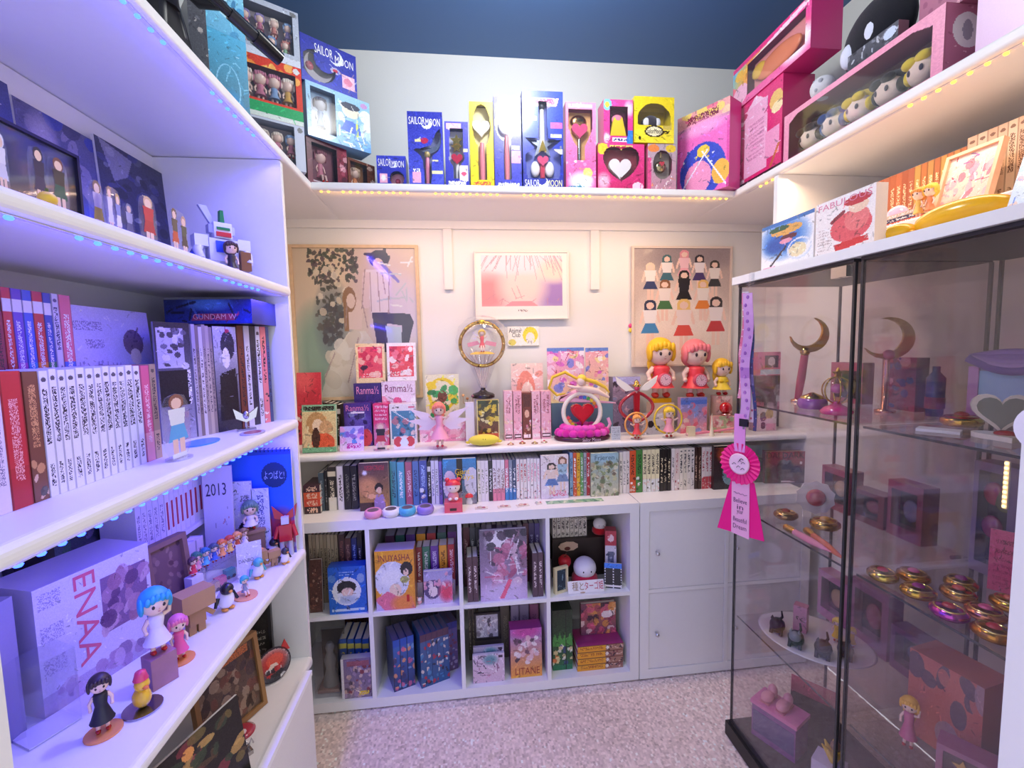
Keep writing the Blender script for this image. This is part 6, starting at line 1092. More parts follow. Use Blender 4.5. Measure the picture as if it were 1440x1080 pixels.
p = P(794, 790, y=.10); t = thing('toy_apple', 'red apple-shaped toy before the riser', 'toy', (p.x, .10, ZU)); m = M(); m.lathe((0, 0, 0), [(.016, 0), (.014, .075), (.012, .08)], '#7a7a3c', 14); m.obj('stand', 'satin', t); m = M(); m.lathe((0, 0, .078), [(.004, .003), (.018, 0), (.027, .016), (.027, .034), (.016, .046), (.003, .042)], '#c8202c', 18); m.obj('apple', 'satin', t); m = M(); m.tube([(0, 0, .12), (.003, 0, .13), (.008, 0, .136)], .002, '#5a3a24', 6); m.obj('stalk', 'wood', t)
p = P(802, 770, y=.11); t = thing('hanging_tag', 'tan lace-edged cloth tag hanging on the riser front', 'tag', (p.x, .146, zr-.06)); m = M(); pts = [(.042*math.cos(2*PI*i/18)*(1+.08*(i % 2)), .03+.02*math.sin(2*PI*i/18)*(1+.1*(i % 2))) for i in range(18)]; m.prism(pts[::-1], -.002, 0, '#d0b098'); m.obj('lace', 'cloth', t); m = M(); m.ball((-.005, -.003, .02), (.014, .003, .009), '#6a3a34', 10, 6); m.obj('patch', 'cloth', t)
S = cell(.09, 851, 866, 746, ZU); S.yaw = -.25; a = S.art('#d8d4e0'); a.rect(0, .72, 1, 1, '#b83448'); a.ell(.5, .86, .3, .07, '#f0d0d4'); a.rect(.2, .14, .8, .6, '#6a7088'); a.blobs(3, ['#c8c8d8', '#3a4058'], 8, (.2, .14, .8, .6), (.08, .16)); carton(S, .05, a, '#b03848', 'narrow red and grey toy box at the right of the fourth compartment')
S = cell(.02, 781, 798, 800, ZU); S.yaw = .35; S.w *= 1.25; a = S.art('#3a4c5c', '#2a3848'); a.strokes(4, ['#5a7890', '#1c2830', '#8aa8b8'], 12, t=.03); framed(S, a, '#e0d4ac', .009, 'small standing frame with a dark blue picture', d=.016)
S = cell(.045, 850, 873, 792, ZU); S.yaw = -.3; a = S.art('#20202a', k=1.2); a.rect(0, .8, 1, 1, '#3a80e8'); a.rect(0, .04, 1, .12, '#f0e8e8')
for x in (.0, .48, .92): a.scrib(x, .0, x+.07, .8, '#e8e8f0', 8, fill=1)
card(S, a, 'acrylic film-strip plate with a blue top in the fourth compartment', 'acrylic_plate', 'acrylic plate', th=.006, tilt=-.08)
S = cell(.018, 799, 850, 806, ZU); S.h = .048; a = S.art('#f3eef2', k=1.2); o = card(S, a, 'white card strip with red and brown Japanese lettering', 'name_card', 'card', tilt=-.3); text(o, '種と', S.w*.12, S.h*.2, S.w*.44, S.h*.9, c='#a08060'); text(o, 'ターゴ姫', S.w*.46, S.h*.2, S.w*.98, S.h*.9, c='#c82c4c')
for u, v, c, lab in ((818, 831, '#c8a890', 'round tan badge lying in the fourth compartment'), (835, 829, '#f3eef0', 'white badge with a red mark in the fourth compartment')):
    p = P(u, v, z=ZU); t = thing('badge', lab, 'badge', (p.x, max(p.y, .012), ZU)); m = M(); m.lathe((0, 0, 0), [(.019, 0), (.020, .003), (.014, .006), (.002, .007)], c, 18); m.obj('disc', 'gem', t); m = M(); m.ball((0, -.002, .007), (.008, .006, .002), '#b83040' if c != '#c8a890' else '#6a4438', 8, 6); m.obj('mark', 'gem', t)
# --- lower 1
S = cell(.03, 441, 476, 907, ZD); a = S.art('#5a5450', '#4a4440'); a.winrect(.04, .03, .96, .97); t = carton(S, .12, a, '#4a4644', 'clear display case with a grey statue in the bottom left compartment', 'display_case', 'display case', tray='#3c3836', mat='acrylic', tdep=.11)
m = M(); m.lathe((S.w*.5, .06, 0), [(.035, .004), (.03, .03), (.018, .08), (.024, .12), (.012, .15), (.018, .17), (.01, .19)], '#7a7c7c', 12); m.obj('statue', 'satin', t); m = M(); m.box(.004, .02, .003, S.w-.004, .1, .016, '#a88a84'); m.obj('plinth', 'plastic', t)
crow(.10, ZD, [(479+10.4*i, 488.6+10.4*i, 899, '#2a5ab0', 'band', '#d8d060') for i in range(4)], 'of the four blue volumes behind the lower left box', 'blue volumes lower left')
for i in range(5): S = Spot((.215+.028*i, .25, ZD), 0, .026, .29); a = S.art('#4a2c24'); vbook(S, .12, a, '#4a2c24', '%s tall dark volume at the back of the bottom left compartment' % ORD[i], group='dark back volumes lower left')
S = cell(.012, 480, 522, 926, ZD); a = S.art('#7a6a98', '#8a7a90'); a.rect(0, 0, .1, 1, '#e0dce4'); a.blobs(4, ['#c8a8a0', '#5a4a60', '#a890b8', '#e0c8c0', '#8a3a48'], 44, (.12, .05, 1, .8), (.04, .09)); a.rect(.2, .8, .95, .94, '#9a5a70'); a.scrib(.55, .06, .92, .16, '#e8c83c', fill=.8); carton(S, .03, a, '#b8b4c0', 'boxed set with a crowd print at the front of the bottom left compartment', 'boxed_set', 'boxed set')
# --- lower 2: angled volumes whose spines form pictures
def fan(x, y, yaw, n, w, h, cols, lab, grp, top):
    c, s_ = math.cos(yaw), math.sin(yaw)
    for i in range(n):
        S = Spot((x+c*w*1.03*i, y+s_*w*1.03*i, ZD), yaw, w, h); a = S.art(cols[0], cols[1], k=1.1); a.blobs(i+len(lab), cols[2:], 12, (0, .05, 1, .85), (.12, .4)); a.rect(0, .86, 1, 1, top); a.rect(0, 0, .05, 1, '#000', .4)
        vbook(S, .115, a, cols[1], '%s volume %s' % (ORD[i], lab), group=grp, pages='#6a6480')
fan(P(553, 950, y=.012).x, .020, .38, 3, .028, .215, ['#3a70c0', '#2c3c70', '#e07a50', '#d8648c', '#7aa8d8', '#3a3a68', '#f0a070'], 'of the left angled group with blue and orange spines', 'left angled volumes', '#2a58b8')
fan(P(592, 945, y=.018).x, .024, .38, 5, .0235, .225, ['#4a6090', '#2c5a8a', '#e8e4e0', '#c82c3c', '#2a2430', '#4a88b8', '#f0d8c8'], 'of the middle angled group with white and red spines', 'middle angled volumes', '#5a3a50')
fan(P(628, 935, y=.05).x, .105, .38, 2, .024, .215, ['#7a6aa8', '#6a5070', '#b8a8c0', '#8a4a58', '#5a6aa0'], 'of the right angled group with violet spines', 'right angled volumes', '#4a4a90')
S = Spot((cx_(1)+.012, .32, ZD), 0, .3, .29); a = S.art('#8a8690', '#6a6670'); a.speck(3, .05); carton(S, .03, a, '#77737c', 'large grey carton at the back of the compartment of angled volumes', 'storage_box', 'box')
# --- lower 3
crow(.16, ZD, [(659+5*i, 663.4+5*i, 856, ['#5a5248', '#6a6254'][i % 2], 'line', '#a89c88') for i in range(3)]+[(704, 717, 852, '#6a6258', 'line', '#8a8274')]+[(718.5, 730.5, 852, '#a89ab8', 'line', '#7a6a90', '#a84a88'), (731, 744.5, 851, '#a090b0', 'line', '#7a6a90', '#a84a88'), (745, 758, 850, '#a8688c', 'line', '#7a4a70', '#a84a88')], 'from the left at the back of the third lower compartment', 'back row third lower compartment')
S = Spot((P(668, 900, y=.10).x, .10, ZD), 0, .118, .13); S.w = P(705, 900, y=.10).x-S.loc.x; a = S.art('#4a4440'); carton(S, .05, a, '#3c3834', 'dark box supporting the framed print in the third lower compartment', 'storage_box', 'box', top='#2a2626'); zb = S.loc.z+S.h
S = cell(.10, 667, 703, 862, zb+.0006); a = cover(S, 4, ['#e8e4ec', '#8a8090', '#b8b0c0', '#4a4450', '#d8b8b0'], '#b8b4c4', n=26, size=(.05, .12)); framed(S, a, '#2a2426', .008, 'monochrome framed print in the third lower compartment', d=.014)
for i in range(2):
    S = cell(.045-.022*i, 666-1*i, 709+.5*i, 909+11*i, ZD); a = S.art('#d8c8dc' if i else '#b8b0c4', '#e0c0d0' if i else '#a8a0b8'); a.strokes(4+i, ['#8a6a8a', '#fff', '#4a4458'], 22, t=.014); a.soft(.55, .8, .25, .2, '#6a9aa8'); a.rect(.8, .84, .95, .95, '#4a3a50'); a.ring(.5, .5, .3, .25, .015, '#a8708a'); carton(S, .012, a, '#c8c0cc', ('front' if i else 'rear')+' pale disc case with swirling lines in the third lower compartment', 'disc_case', 'disc case', film=False)
S = cell(.03, 718, 762, 884, ZD); a = S.art('#a888d0', '#f0a040'); a.soft(.5, .95, .6, .16, '#c850a0'); a.blobs(3, ['#f3e8ee', '#6a4a60', '#e8c0c8', '#4a3a48', '#f7f0f0'], 26, (.15, .3, .85, .85), (.05, .1)); a.rect(.06, 0, .94, .04, '#f0b040'); t = carton(S, .06, a, '#a8488c', 'violet to orange comic box with white figures', 'comic_box', 'boxed set', top='#a83a88'); text(t, 'LITANE', S.w*.14, S.h*.06, S.w*.92, S.h*.2, c='#a03a2c')
# --- lower 4
S = cell(.05, 777, 805, 858, ZD); a = S.art('#24341f', '#2c6a3c'); a.poly([(0, .5), (.12, .62), (.25, .5), (.37, .62), (.5, .5), (.63, .62), (.75, .5), (.88, .62), (1, .5), (1, .4), (0, .4)], '#4a9a44'); a.rect(0, .42, 1, .5, '#4a9a44'); a.blobs(4, ['#f0d8a0', '#e07a3c', '#f0f0e0', '#3a4a80', '#2a2a30'], 26, (0, .1, 1, .4), (.06, .12)); a.rect(0, 0, 1, .08, '#2a7a50'); a.rect(.33, 0, .35, 1, '#1c2418'); a.rect(.66, 0, .68, 1, '#1c2418'); carton(S, .12, a, '#22301c', 'dark green boxed set in the bottom right compartment', 'boxed_set', 'boxed set')
x0 = P(812, 930, y=.03).x; wb = P(876, 930, y=.03).x-x0
for i in range(4):
    e = Spot((0, 0, 0), 0, wb, .026); e.pw, e.ph = 64, 11; a = e.art('#eeb030', '#e8a028'); a.scrib(.06, .3, .55, .75, '#b86a20', 1, i, fill=.55); a.rect(.62, 0, 1, 1, '#a87a68'); a.blobs(i, ['#5a3a48', '#e8c8b8', '#8a4a50', '#3a2a34'], 14, (.64, 0, 1, 1), (.02, .06)); a.ell(.65, .5, .03, .3, '#f0e8e0'); a.rect(0, .94, 1, 1, '#6a3a20')
    flatbook((x0+.002*(i % 2), .03, ZD+.0275*i), 0, wb, .12, .027, a, '#c88a28', '%s yellow-spined volume from the bottom of the flat stack' % ORD[i], group='flat stack of yellow volumes', front='#b03a78')
S = cell(.10, 817, 866, 848, ZD+.1105); a = S.art('#c8784c', '#7a4a68'); a.blobs(3, ['#e09a50', '#a84a60', '#d8607c', '#6a3a58', '#f0d8d0', '#3a2438'], 44, (0, 0, 1, 1), (.05, .13)); a.ell(.74, .62, .16, .12, '#f3e2e4'); fbook(S, .02, a, '#8a4a58', 'red and orange comic standing on the yellow flat stack')
# ================================================================ left bookcase: top compartment (shelf LZ[0])
ZA = LZ[0]+.0004
def L(x, ul, ur, vt, z, hmax=None):
    S = spot('L', x, ul, ur, vt, z)
    if hmax: S.h = min(S.h, hmax)
    return S
S = L(-.085, -30, 38, 108, ZA); S.h = .33; a = S.art('#3c4478', '#3a50b8'); a.blobs(3, ['#2a2c50', '#4a58a8', '#6a70b8', '#1c1c38'], 24); a.strokes(3, ['#8a90d8', '#c8c0d8'], 14); card(S, a, 'blue-violet print at the left end of the top compartment', 'print', 'print', th=.004, tilt=-.06)
S = L(-.09, 42, 148, 165, ZA); S.h = .315; a = S.art('#5a5878', '#34408c'); a.blobs(5, ['#77738c', '#3c3a58', '#8a84a0', '#2c3c98'], 34, (0, 0, 1, 1), (.04, .14)); a.soft(.3, .8, .2, .2, '#a8a0b4'); a.soft(.8, .25, .2, .25, '#3848c8'); card(S, a, 'grey and blue print behind the framed night picture', 'print', 'print', th=.004, tilt=-.05)
S = L(-.04, -14, 116, 172, ZA); S.h = .225; a = S.art('#1c1c18', '#0f0f12'); a.soft(.2, .7, .4, .3, '#34331f'); a.blobs(4, ['#e8b040', '#c88a2c', '#f3d488'], 40, (.2, .26, .98, .42), (.006, .016)); a.blobs(9, ['#26241c', '#18181c', '#3a3424'], 40, (0, .3, 1, 1), (.03, .08)); framed(S, a, '#141218', .006, 'night landscape picture with golden lights in a black frame', d=.02, glass=True)
S = L(-.085, 152, 241, 214, ZA); S.h = .33; a = S.art('#33344a', '#2a2c58'); a.blobs(6, ['#55566c', '#1c1c2c', '#77788c', '#3a3c70'], 50, (0, 0, 1, 1), (.03, .1)); a.poly([(.05, 1), (.5, .95), (.4, .8), (.2, .72)], '#b8b4c4', .6); a.soft(.08, .3, .1, .3, '#a8a0c0'); a.soft(.2, .2, .25, .2, '#3848c0'); card(S, a, 'dark blue-grey print beside the corner of the top compartment', 'print', 'print', th=.008, tilt=-.05)
def stand_at(u0, u1, vt, x, hair, top, low, lab, n=1, extra=(), z=ZA, grp=None):
    S = L(x, u0, u1, vt, z); astand(S, persona(S, hair, top, low, k=1.2, n=n, extra=extra), lab, group=grp, rx=min(.03, S.w*.5))
stand_at(-8, 13, 192, .185, '#e8e4f0', '#e6e2f0', '#d8d4e8', 'white-haired printed acrylic figure at the left edge')
stand_at(44, 68, 212, .19, '#2a2430', '#332c4a', '#3a3458', 'acrylic figure in navy with dark hair')
stand_at(71, 97, 227, .19, '#7a4a38', '#3c3430', '#1f5a4c', 'acrylic figure in a dark green dress')
p = P(52, 282, x=.20); t = thing('toy_pumpkin', 'tiny yellow pumpkin standing at the feet of the navy acrylic figure', 'toy', (.213, p.y, ZA)); m = M(); m.ball((0, 0, .010), (.010, .011, .010), '#f0c83c', 12, 8); m.obj('pumpkin', 'satin', t); m = M(); m.cyl((0, 0, .019), (0, 0, .024), .002, '#5a6a2c', 6); m.obj('stalk', 'satin', t)
stand_at(128, 148, 258, .15, '#8a6a50', '#c8b8d0', '#b89a4c', 'acrylic figure with brown hair and gold skirt in the cluster', z=ZA)
stand_at(150, 172, 268, .165, '#a88a70', '#e0d8e8', '#d8d4ea', 'acrylic pair in white in the cluster of figures', 2, [('#c8a868', '#8a90c8', '#e8e4f4', '#f0cfbd')])
stand_at(175, 190, 290, .16, '#8a88a0', '#b8b4cc', '#77748c', 'pale grey acrylic figure right of the white pair')
stand_at(198, 221, 280, .175, '#d8b090', '#c82c3c', '#b82434', 'acrylic figure in a long red coat')
stand_at(240, 265, 299, .175, '#6a5040', '#5a5040', '#c8502c', 'acrylic trio in brown and orange near the robot', 2, [('#c8a080', '#4a5038', '#3a3430', '#f0cfbd')])
# robot with a child at its feet
p = P(318, 372, x=.135); t = thing('robot_figure', 'white robot figure with blue cape and a small child seated before it', 'robot figure', (.105, -.355, ZA), .75)
m = M(); m.box(-.045, -.03, 0, .045, .03, .012, '#d8d4e0'); m.obj('base', 'plastic', t)
m = M()
for sx in (-1, 1): m.box(sx*.024-.013, -.014, .012, sx*.024+.013, .014, .055, '#e8e8f2'); m.tube([(sx*.05, 0, .10), (sx*.062, -.012, .075), (sx*.058, -.03, .05)], [.013, .012, .010], '#e6e6f0', 8); m.box(sx*.052-.016, -.018, .088, sx*.052+.016, .018, .118, '#eef0f8')
m.box(-.035, -.02, .052, .035, .02, .112, '#e9eaf4'); m.box(-.02, -.026, .075, .02, -.018, .105, '#3c58c8'); m.obj('body', 'plastic', t)
m = M(); m.box(-.022, -.022, .114, .022, .020, .156, '#f0f1f8'); m.box(-.018, -.026, .118, .018, -.02, .130, '#d83a44'); m.box(-.016, -.025, .136, .016, -.0215, .143, '#2c8a50'); m.prism([(-.006, .152), (.006, .152), (.004, .19), (-.004, .19)], -.018, .0, '#2c8a50')
m.box(-.032, -.012, .128, -.0222, .012, .15, '#c8cce0'); m.box(.0222, -.012, .128, .032, .012, .15, '#c8cce0'); m.prism([(-.022, .15), (-.05, .2), (-.03, .2), (-.012, .156)][::-1], .0, .012, '#c8cce0'); m.obj('head', 'plastic', t)
m = M(); m.prism([(-.055, .105), (-.045, .03), (-.075, .014), (-.105, .012), (-.08, .06)], -.01, .012, '#3048c0'); m.obj('cape', 'satin', t)
m = M(); m.box(.036, -.034, .03, .062, -.006, .082, '#8a5a3c'); m.obj('backpack', 'satin', t)
doll(t, .10, '#4a3430', '#3a3038', '#f3cdb8', (.006, -.05, .0), hr=.34, sit=True, style='bob', fat=1.2)
# ================================================================ second compartment (shelf LZ[1])
ZB = LZ[1]+.0004
t = thing('shelf_riser', 'white riser lifting the back row of comics on the left bookcase', 'riser', (-.03, -.78, ZB)); m = M(); m.box(-.085, -.36, .135, .065, .07, .147, '#ecebf4'); m.obj('top', 'board', t)
for yy in (-.36, .056): m = M(); m.box(-.085, yy, 0, .065, yy+.014, .1345, '#ecebf4'); m.obj('leg', 'board', t)
def lrow(x, z, items, where, group, d=.11, start=0, h=None):
    for i, it in enumerate(items):
        ul, ur, vt, base = it[:4]; kind = it[4] if len(it) > 4 else 'jp'; acc = it[5] if len(it) > 5 else '#333'; low = it[6] if len(it) > 6 else None
        S = L(x, ul, ur, vt, z); S.w *= .985
        if h: S.h = h+(.002 if i % 3 == 1 else 0)
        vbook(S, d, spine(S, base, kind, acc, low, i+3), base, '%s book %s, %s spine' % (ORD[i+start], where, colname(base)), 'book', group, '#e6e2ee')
lrow(-.01, ZB+.1475, [(-8, 7, 404, '#9a2c50', 'band', '#2a2030'), (8, 21.5, 405, '#d83848', 'band', '#f0eef6', '#b82c3c'), (22, 36.5, 407, '#6a4ac8', 'band', '#f0eef6', '#a83ac0'), (37, 50.5, 409, '#3a60d8', 'band', '#f0eef6', '#2a88e0'), (51, 65.5, 411, '#d03444', 'band', '#f0eef6', '#e88a40'), (66, 77, 413, '#2c50b8', 'band', '#f0eef6', '#2a8a6a'), (78, 87.5, 414, '#dcd8f0', 'jp', '#3a3a70'), (88, 104.5, 416, '#e87090', 'line', '#fff', '#4a70e0')], 'from the left in the raised back row of the left bookcase', 'raised back row')
S = L(-.005, 108, 224, 434, ZB, .318); a = S.art('#c8c4f4', '#b4b0f0'); a.ell(.76, .76, .13, .1, '#7a6480'); a.strokes(5, ['#7a6480', '#5a4a6a'], 12, (.66, .66, .88, .86), .01, .12); a.ell(.77, .66, .07, .06, '#e4d4e4'); a.poly([(.66, .6), (.9, .58), (.95, .38), (.62, .4)], '#d8b8dc'); a.soft(.9, .45, .12, .2, '#8aa0e8'); a.scrib(.06, .84, .4, .9, '#8a84c0', fill=.5); a.scrib(.2, .72, .4, .78, '#8a84c0', fill=.5); a.scrib(.06, .42, .56, .52, '#8a84c0', fill=.35)
o = card(S, a, 'white autograph board with a pencil sketch behind the comics', 'sketch_board', 'board', th=.004, tilt=-.06); text(o, 'ガンダムW', S.w*.08, S.h*.52, S.w*.56, S.h*.64, c='#8a86c4')
fr = [(-14, 7.5, 525, '#eadcf0', 'line', '#8a80a8'), (8, 38, 522, '#c8303c', 'line', '#f3b0b8', '#b82430'), (39.5, 61, 520, '#7a4a38', 'pic', '#d8a070')]
bs = [62, 75.5, 87.5, 99.5, 113, 126, 138, 149.5, 160, 170.5, 181, 192, 201.5]
fr += [(bs[i], bs[i+1]-.4, 518-.3*i, '#eceaf6', 'jp', '#2c2a38') for i in range(12)]+[(202, 214.5, 514, '#d85a88', 'line', '#f7d0e0', '#f0a0b0'), (215, 223.5, 516, '#a08a78', 'jp', '#3a3038', '#c8a890')]
lrow(.135, ZB, fr, 'from the left in the front row of the left bookcase', 'front row of the left bookcase', .10, h=.192)
for i in range(12):       # readable spines
    pass
# slanted run of thin magazines
A0 = Vector((.048, -.575, ZB)); yw = 1.17; cs, sn = math.cos(yw), math.sin(yw); LT = .335
def slot(f0, f1, h): return Spot((A0.x+cs*LT*f0, A0.y+sn*LT*f0, ZB), yw, LT*(f1-f0)*.985, h)
S = slot(0, .26, .29); a = S.art('#2c2a3a', '#a8a4c8'); a.rect(.05, .62, .8, .95, '#c8c4dc'); a.blobs(3, ['#3a3844', '#e8e4f0', '#6a6680'], 20, (.05, .62, .85, .95), (.05, .12)); a.rect(.05, .3, .9, .6, '#1c1a28'); a.scrib(.86, .3, .94, .6, '#e8e4f4', fill=.6); fbook(S, .006, a, '#8a86a8', 'black and lilac magazine facing out in the slanted run')
cols = ['#b8b0c0', '#8a7a78', '#d8d0d8', '#a89898', '#c0b0a8', '#988888']
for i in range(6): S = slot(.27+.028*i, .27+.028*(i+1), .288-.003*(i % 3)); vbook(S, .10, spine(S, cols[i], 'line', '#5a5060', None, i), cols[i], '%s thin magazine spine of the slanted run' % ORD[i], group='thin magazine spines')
S = slot(.445, .66, .285); a = S.art('#d8d4ec', '#2a2838'); a.ell(.6, .82, .3, .14, '#2a2a48'); a.ell(.5, .7, .16, .1, '#e8e0f0'); a.poly([(.2, .55), (.9, .6), (.95, .1), (.1, .1)], '#1c1a26'); a.ell(.6, .96, .1, .02, '#d83a6a'); a.strokes(3, ['#8a88a8', '#4a4868'], 12); fbook(S, .006, a, '#4a4858', 'black and white magazine facing out in the slanted run')
for i, (f0, f1, c, k) in enumerate(((.665, .73, '#7a4034', 'line'), (.735, .79, '#d8d4e4', 'line'), (.795, .85, '#3a3a4c', 'line'), (.855, .90, '#e0dcf0', 'jp'), (.905, .965, '#f08890', 'pic'), (.968, 1.0, '#4a5a88', 'line'))):
    S = slot(f0, f1, .29); vbook(S, .05, spine(S, c, k, '#2a2430', None, i), c, '%s magazine spine beside the end panel, %s' % (ORD[i], colname(c)), group='magazine spines beside the end panel')
S = Spot((-.03, -.315, ZB+.2935), 0, .235, .066); S = Spot((-.03, -.40, ZB+.2935), 0.0, .222, .066); a = S.art('#1c2a68', '#2038a0'); a.soft(.5, .8, .3, .3, '#4a78d0'); a.poly([(.3, .15), (.8, .15), (.86, .42), (.34, .42)], '#a83a5c'); a.strokes(4, ['#4a6ac0', '#101838'], 10); t = carton(S, .16, a, '#1a2454', 'flat dark blue model kit box lying on the slanted magazines', 'model_kit_box', 'box'); text(t, 'GUNDAM W', S.w*.32, S.h*.18, S.w*.82, S.h*.4, c='#e8b0b8')
stand_at(230, 268, 556, .185, '#8a5a48', '#e8f0f4', '#5ab0e8', 'acrylic figure with brown hair over blue waves', z=ZB)
p = P(258, 632, z=ZB); t = thing('coaster', 'blue wave-printed coaster lying under the acrylic figure', 'coaster', (min(.205, p.x), p.y+.07, ZB)); m = M(); m.lathe((0, 0, 0), [(.034, 0), (.034, .003)], '#4a9ae8', 20, False, sy=1.5); m.obj('disc', 'print', t)
p = P(309, 611, z=ZB); t = thing('coaster', 'round picture coaster lying at the shelf edge', 'coaster', (.205, p.y, ZB)); m = M(); m.lathe((0, 0, 0), [(.028, 0), (.028, .003)], '#c8c4e0', 20, False, sy=1.35); m.obj('disc', 'print', t); m = M(); m.lathe((0, 0, .0031), [(.02, 0), (.02, .0006)], '#b04a70', 16, False, sy=1.3); m.obj('picture', 'print', t)
p = P(330, 597, z=ZB); t = thing('metal_ornament', 'small silver winged ornament before the magazines', 'ornament', (.165, -.415, ZB), .6); m = M(); m.box(-.022, -.012, 0, .022, .012, .006, '#b8b8c8'); m.cyl((0, 0, .006), (0, 0, .03), .004, '#c8c8d8', 8); m.obj('stand', 'metal', t); m = M(); m.prism([(-.03, .062), (.0, .04), (.03, .062), (.024, .034), (0, .022), (-.024, .034)], -.004, .004, '#d4d4e4'); m.ball((0, 0, .042), (.009, .012, .012), '#c0c0d4', 10, 8); m.obj('wings', 'metal', t)
# ================================================================ third compartment (shelf LZ[2])
ZC = LZ[2]+.0004
S = L(-.10, 22, 80, 700, ZC); S.h = .27; a = S.art('#14121c', '#0c0b12'); carton(S, .02, a, '#121018', 'black panel standing at the back of the third compartment', 'panel', 'panel')
S = L(-.10, 84, 168, 700, ZC); S.h = .345; a = S.art('#2a4038', '#5a4a7a'); a.blobs(4, ['#3a6a50', '#1c2c24', '#4a5a68', '#7a6a90', '#2a5a40'], 50, (0, 0, 1, 1), (.05, .14)); a.soft(.6, .35, .3, .25, '#9a7aa8'); card(S, a, 'dark green print standing behind the white boxed set', 'print', 'print', th=.005, tilt=-.05)
S = L(.0, -18, 24, 790, ZC); S.h = .24; a = S.art('#a8a4c8', '#8a86b0'); carton(S, .10, a, '#9a96bc', 'plain grey-lilac box at the left edge of the third compartment', 'storage_box', 'box')
S = Spot((.012, -.885, ZC), 1.25, .20, .235); a = S.art('#e2ddf2', '#d4cdea'); a.scrib(.03, .3, .2, .95, '#a8a0c8', 3, fill=.4); a.rect(.0, .0, 1, .16, '#b8a8d0'); a.blobs(3, ['#a88ab8', '#c8b0d4', '#8a70a0'], 20, (0, 0, 1, .16), (.03, .08)); a.rect(.52, .38, .96, .86, '#8a6a90'); a.blobs(4, ['#b890a8', '#6a4a70', '#d0b0c0', '#a87890'], 30, (.53, .4, .96, .85), (.03, .08))
t = carton(S, .12, a, '#d0cae8', 'large white boxed set with pink vertical ENAA lettering', 'boxed_set', 'boxed set', top='#c0bae0'); text(t, 'ENAA', S.w*.30, S.h*.22, S.w*.48, S.h*.97, c='#e06a88', rot=90)
S = Spot((.070, -.675, ZC), 1.30, .105, .205); a = S.art('#7a5a60', '#6a4a58'); a.blobs(5, ['#8a6a68', '#5a3c48', '#9a7a78', '#4a3440'], 30, size=(.04, .1)); framed(S, a, '#8a6a62', .012, 'brown wooden frame with a carved chain beside the boxed set', d=.022, tilt=-.1, fmat='wood')
# white comic rows
t = thing('shelf_riser', 'white riser carrying the upper row of white volumes on the left', 'riser', (-.05, -.45, ZC)); m = M(); m.box(-.07, -.11, .138, .04, .20, .15, '#e8e6f2'); m.obj('top', 'board', t)
for yy in (-.11, .188): m = M(); m.box(-.07, yy, 0, .04, yy+.012, .1375, '#e8e6f2'); m.obj('leg', 'board', t)
up = [(190+8.2*i, 197.8+8.2*i, 668-1.6*i, '#e4e0f2', 'line', '#8a84a8') for i in range(5)]+[(231.5+6.7*i, 237.8+6.7*i, 658-1.2*i, '#ece8f6', 'rb', '#b83048') for i in range(8)]
def lrow2():
    for i, it in enumerate(up):
        S = L(-.02, it[0], it[1], it[2], ZC+.1505); S.w *= .98; S.h = .128; a = spine(S, it[3], 'line' if i < 5 else 'x', it[5], None, i)
        if i >= 5: a.rect(.28, .2, .75, .78, '#b83048')
        vbook(S, .08, a, it[3], '%s slim white volume from the left on the riser%s' % (ORD[i], ', red bar' if i >= 5 else ''), group='slim white volumes on the riser', pages='#dcd8ec')
lrow2()
lrow(.03, ZC, [(216, 228, 735, '#e6e2f2', 'jp', '#4a4460'), (228.5, 238, 733, '#e6e2f2', 'jp', '#4a4460'), (238.5, 252, 731, '#e0dcf0', 'line', '#3a3450'), (252.5, 264, 729, '#e8e4f4', 'line', '#5a5470'), (264.5, 276, 727, '#e2deF0', 'line', '#5a5470'), (276.5, 287, 725, '#e8e4f4', 'line', '#5a5470')], 'from the left in the low white row behind the clear stand', 'low white row', .035, h=.133)
S = Spot((-.0, -.352, ZC), .2, .075, .305); a = S.art('#d8d4ee', '#cfcbea'); a.strokes(5, ['#8a84b0', '#c04a68'], 8, (.3, .1, .95, .6)); o = card(S, a, 'white desk calendar marked 2013', 'calendar', 'calendar', th=.01, tilt=-.05); text(o, '2013', S.w*.1, S.h*.72, S.w*.8, S.h*.84, c='#3a3458')
S = Spot((.03, -.262, ZC), 0, .19, .335); a = S.art('#2f6ae8', '#3a78f0'); a.rect(.05, .1, .36, .8, '#2458d0', .0); a.ell(.72, .76, .2, .12, '#24406c'); a.soft(.8, .2, .3, .25, '#c83c58'); a.blobs(4, ['#e8e0f0', '#d04058', '#8a90c0'], 14, (.55, .05, 1, .32), (.04, .09)); a.rect(.0, .95, 1, 1, '#2a50b0')
t = thing('wall_calendar', 'bright blue spiral calendar standing against the bookcase end', 'calendar', S.loc, 0); m = M(); m.grid(0, 0, S.w, S.h, 0, a); m.box(0, 0, 0, S.w, .006, S.h, '#d8d8f0', 'f'); m.obj('sheet', 'print', t); m = M()
for i in range(16): m.tube([(S.w*(i+.5)/16, -.002, S.h-.006), (S.w*(i+.5)/16, -.003, S.h+.004), (S.w*(i+.5)/16, .006, S.h+.004)], .0014, '#3a4a80', 5)
q = m.obj('spiral', 'metal', t); q['kind'] = 'stuff'; text(t, 'よつばと!', S.w*.56, S.h*.72, S.w*.88, S.h*.80, c='#b8d0f0')
S = Spot((.022, -.285, ZC), 0, .085, .245); a = S.art('#eae8f6', '#e4e0f2'); a.ell(.68, .28, .26, .2, '#26242c'); a.scrib(.1, .86, .5, .9, '#666', fill=.5); a.scrib(.6, .74, .9, .82, '#888', fill=.5); card(S, a, 'white booklet with a black shape before the blue calendar', 'booklet', 'booklet', th=.004, tilt=0)
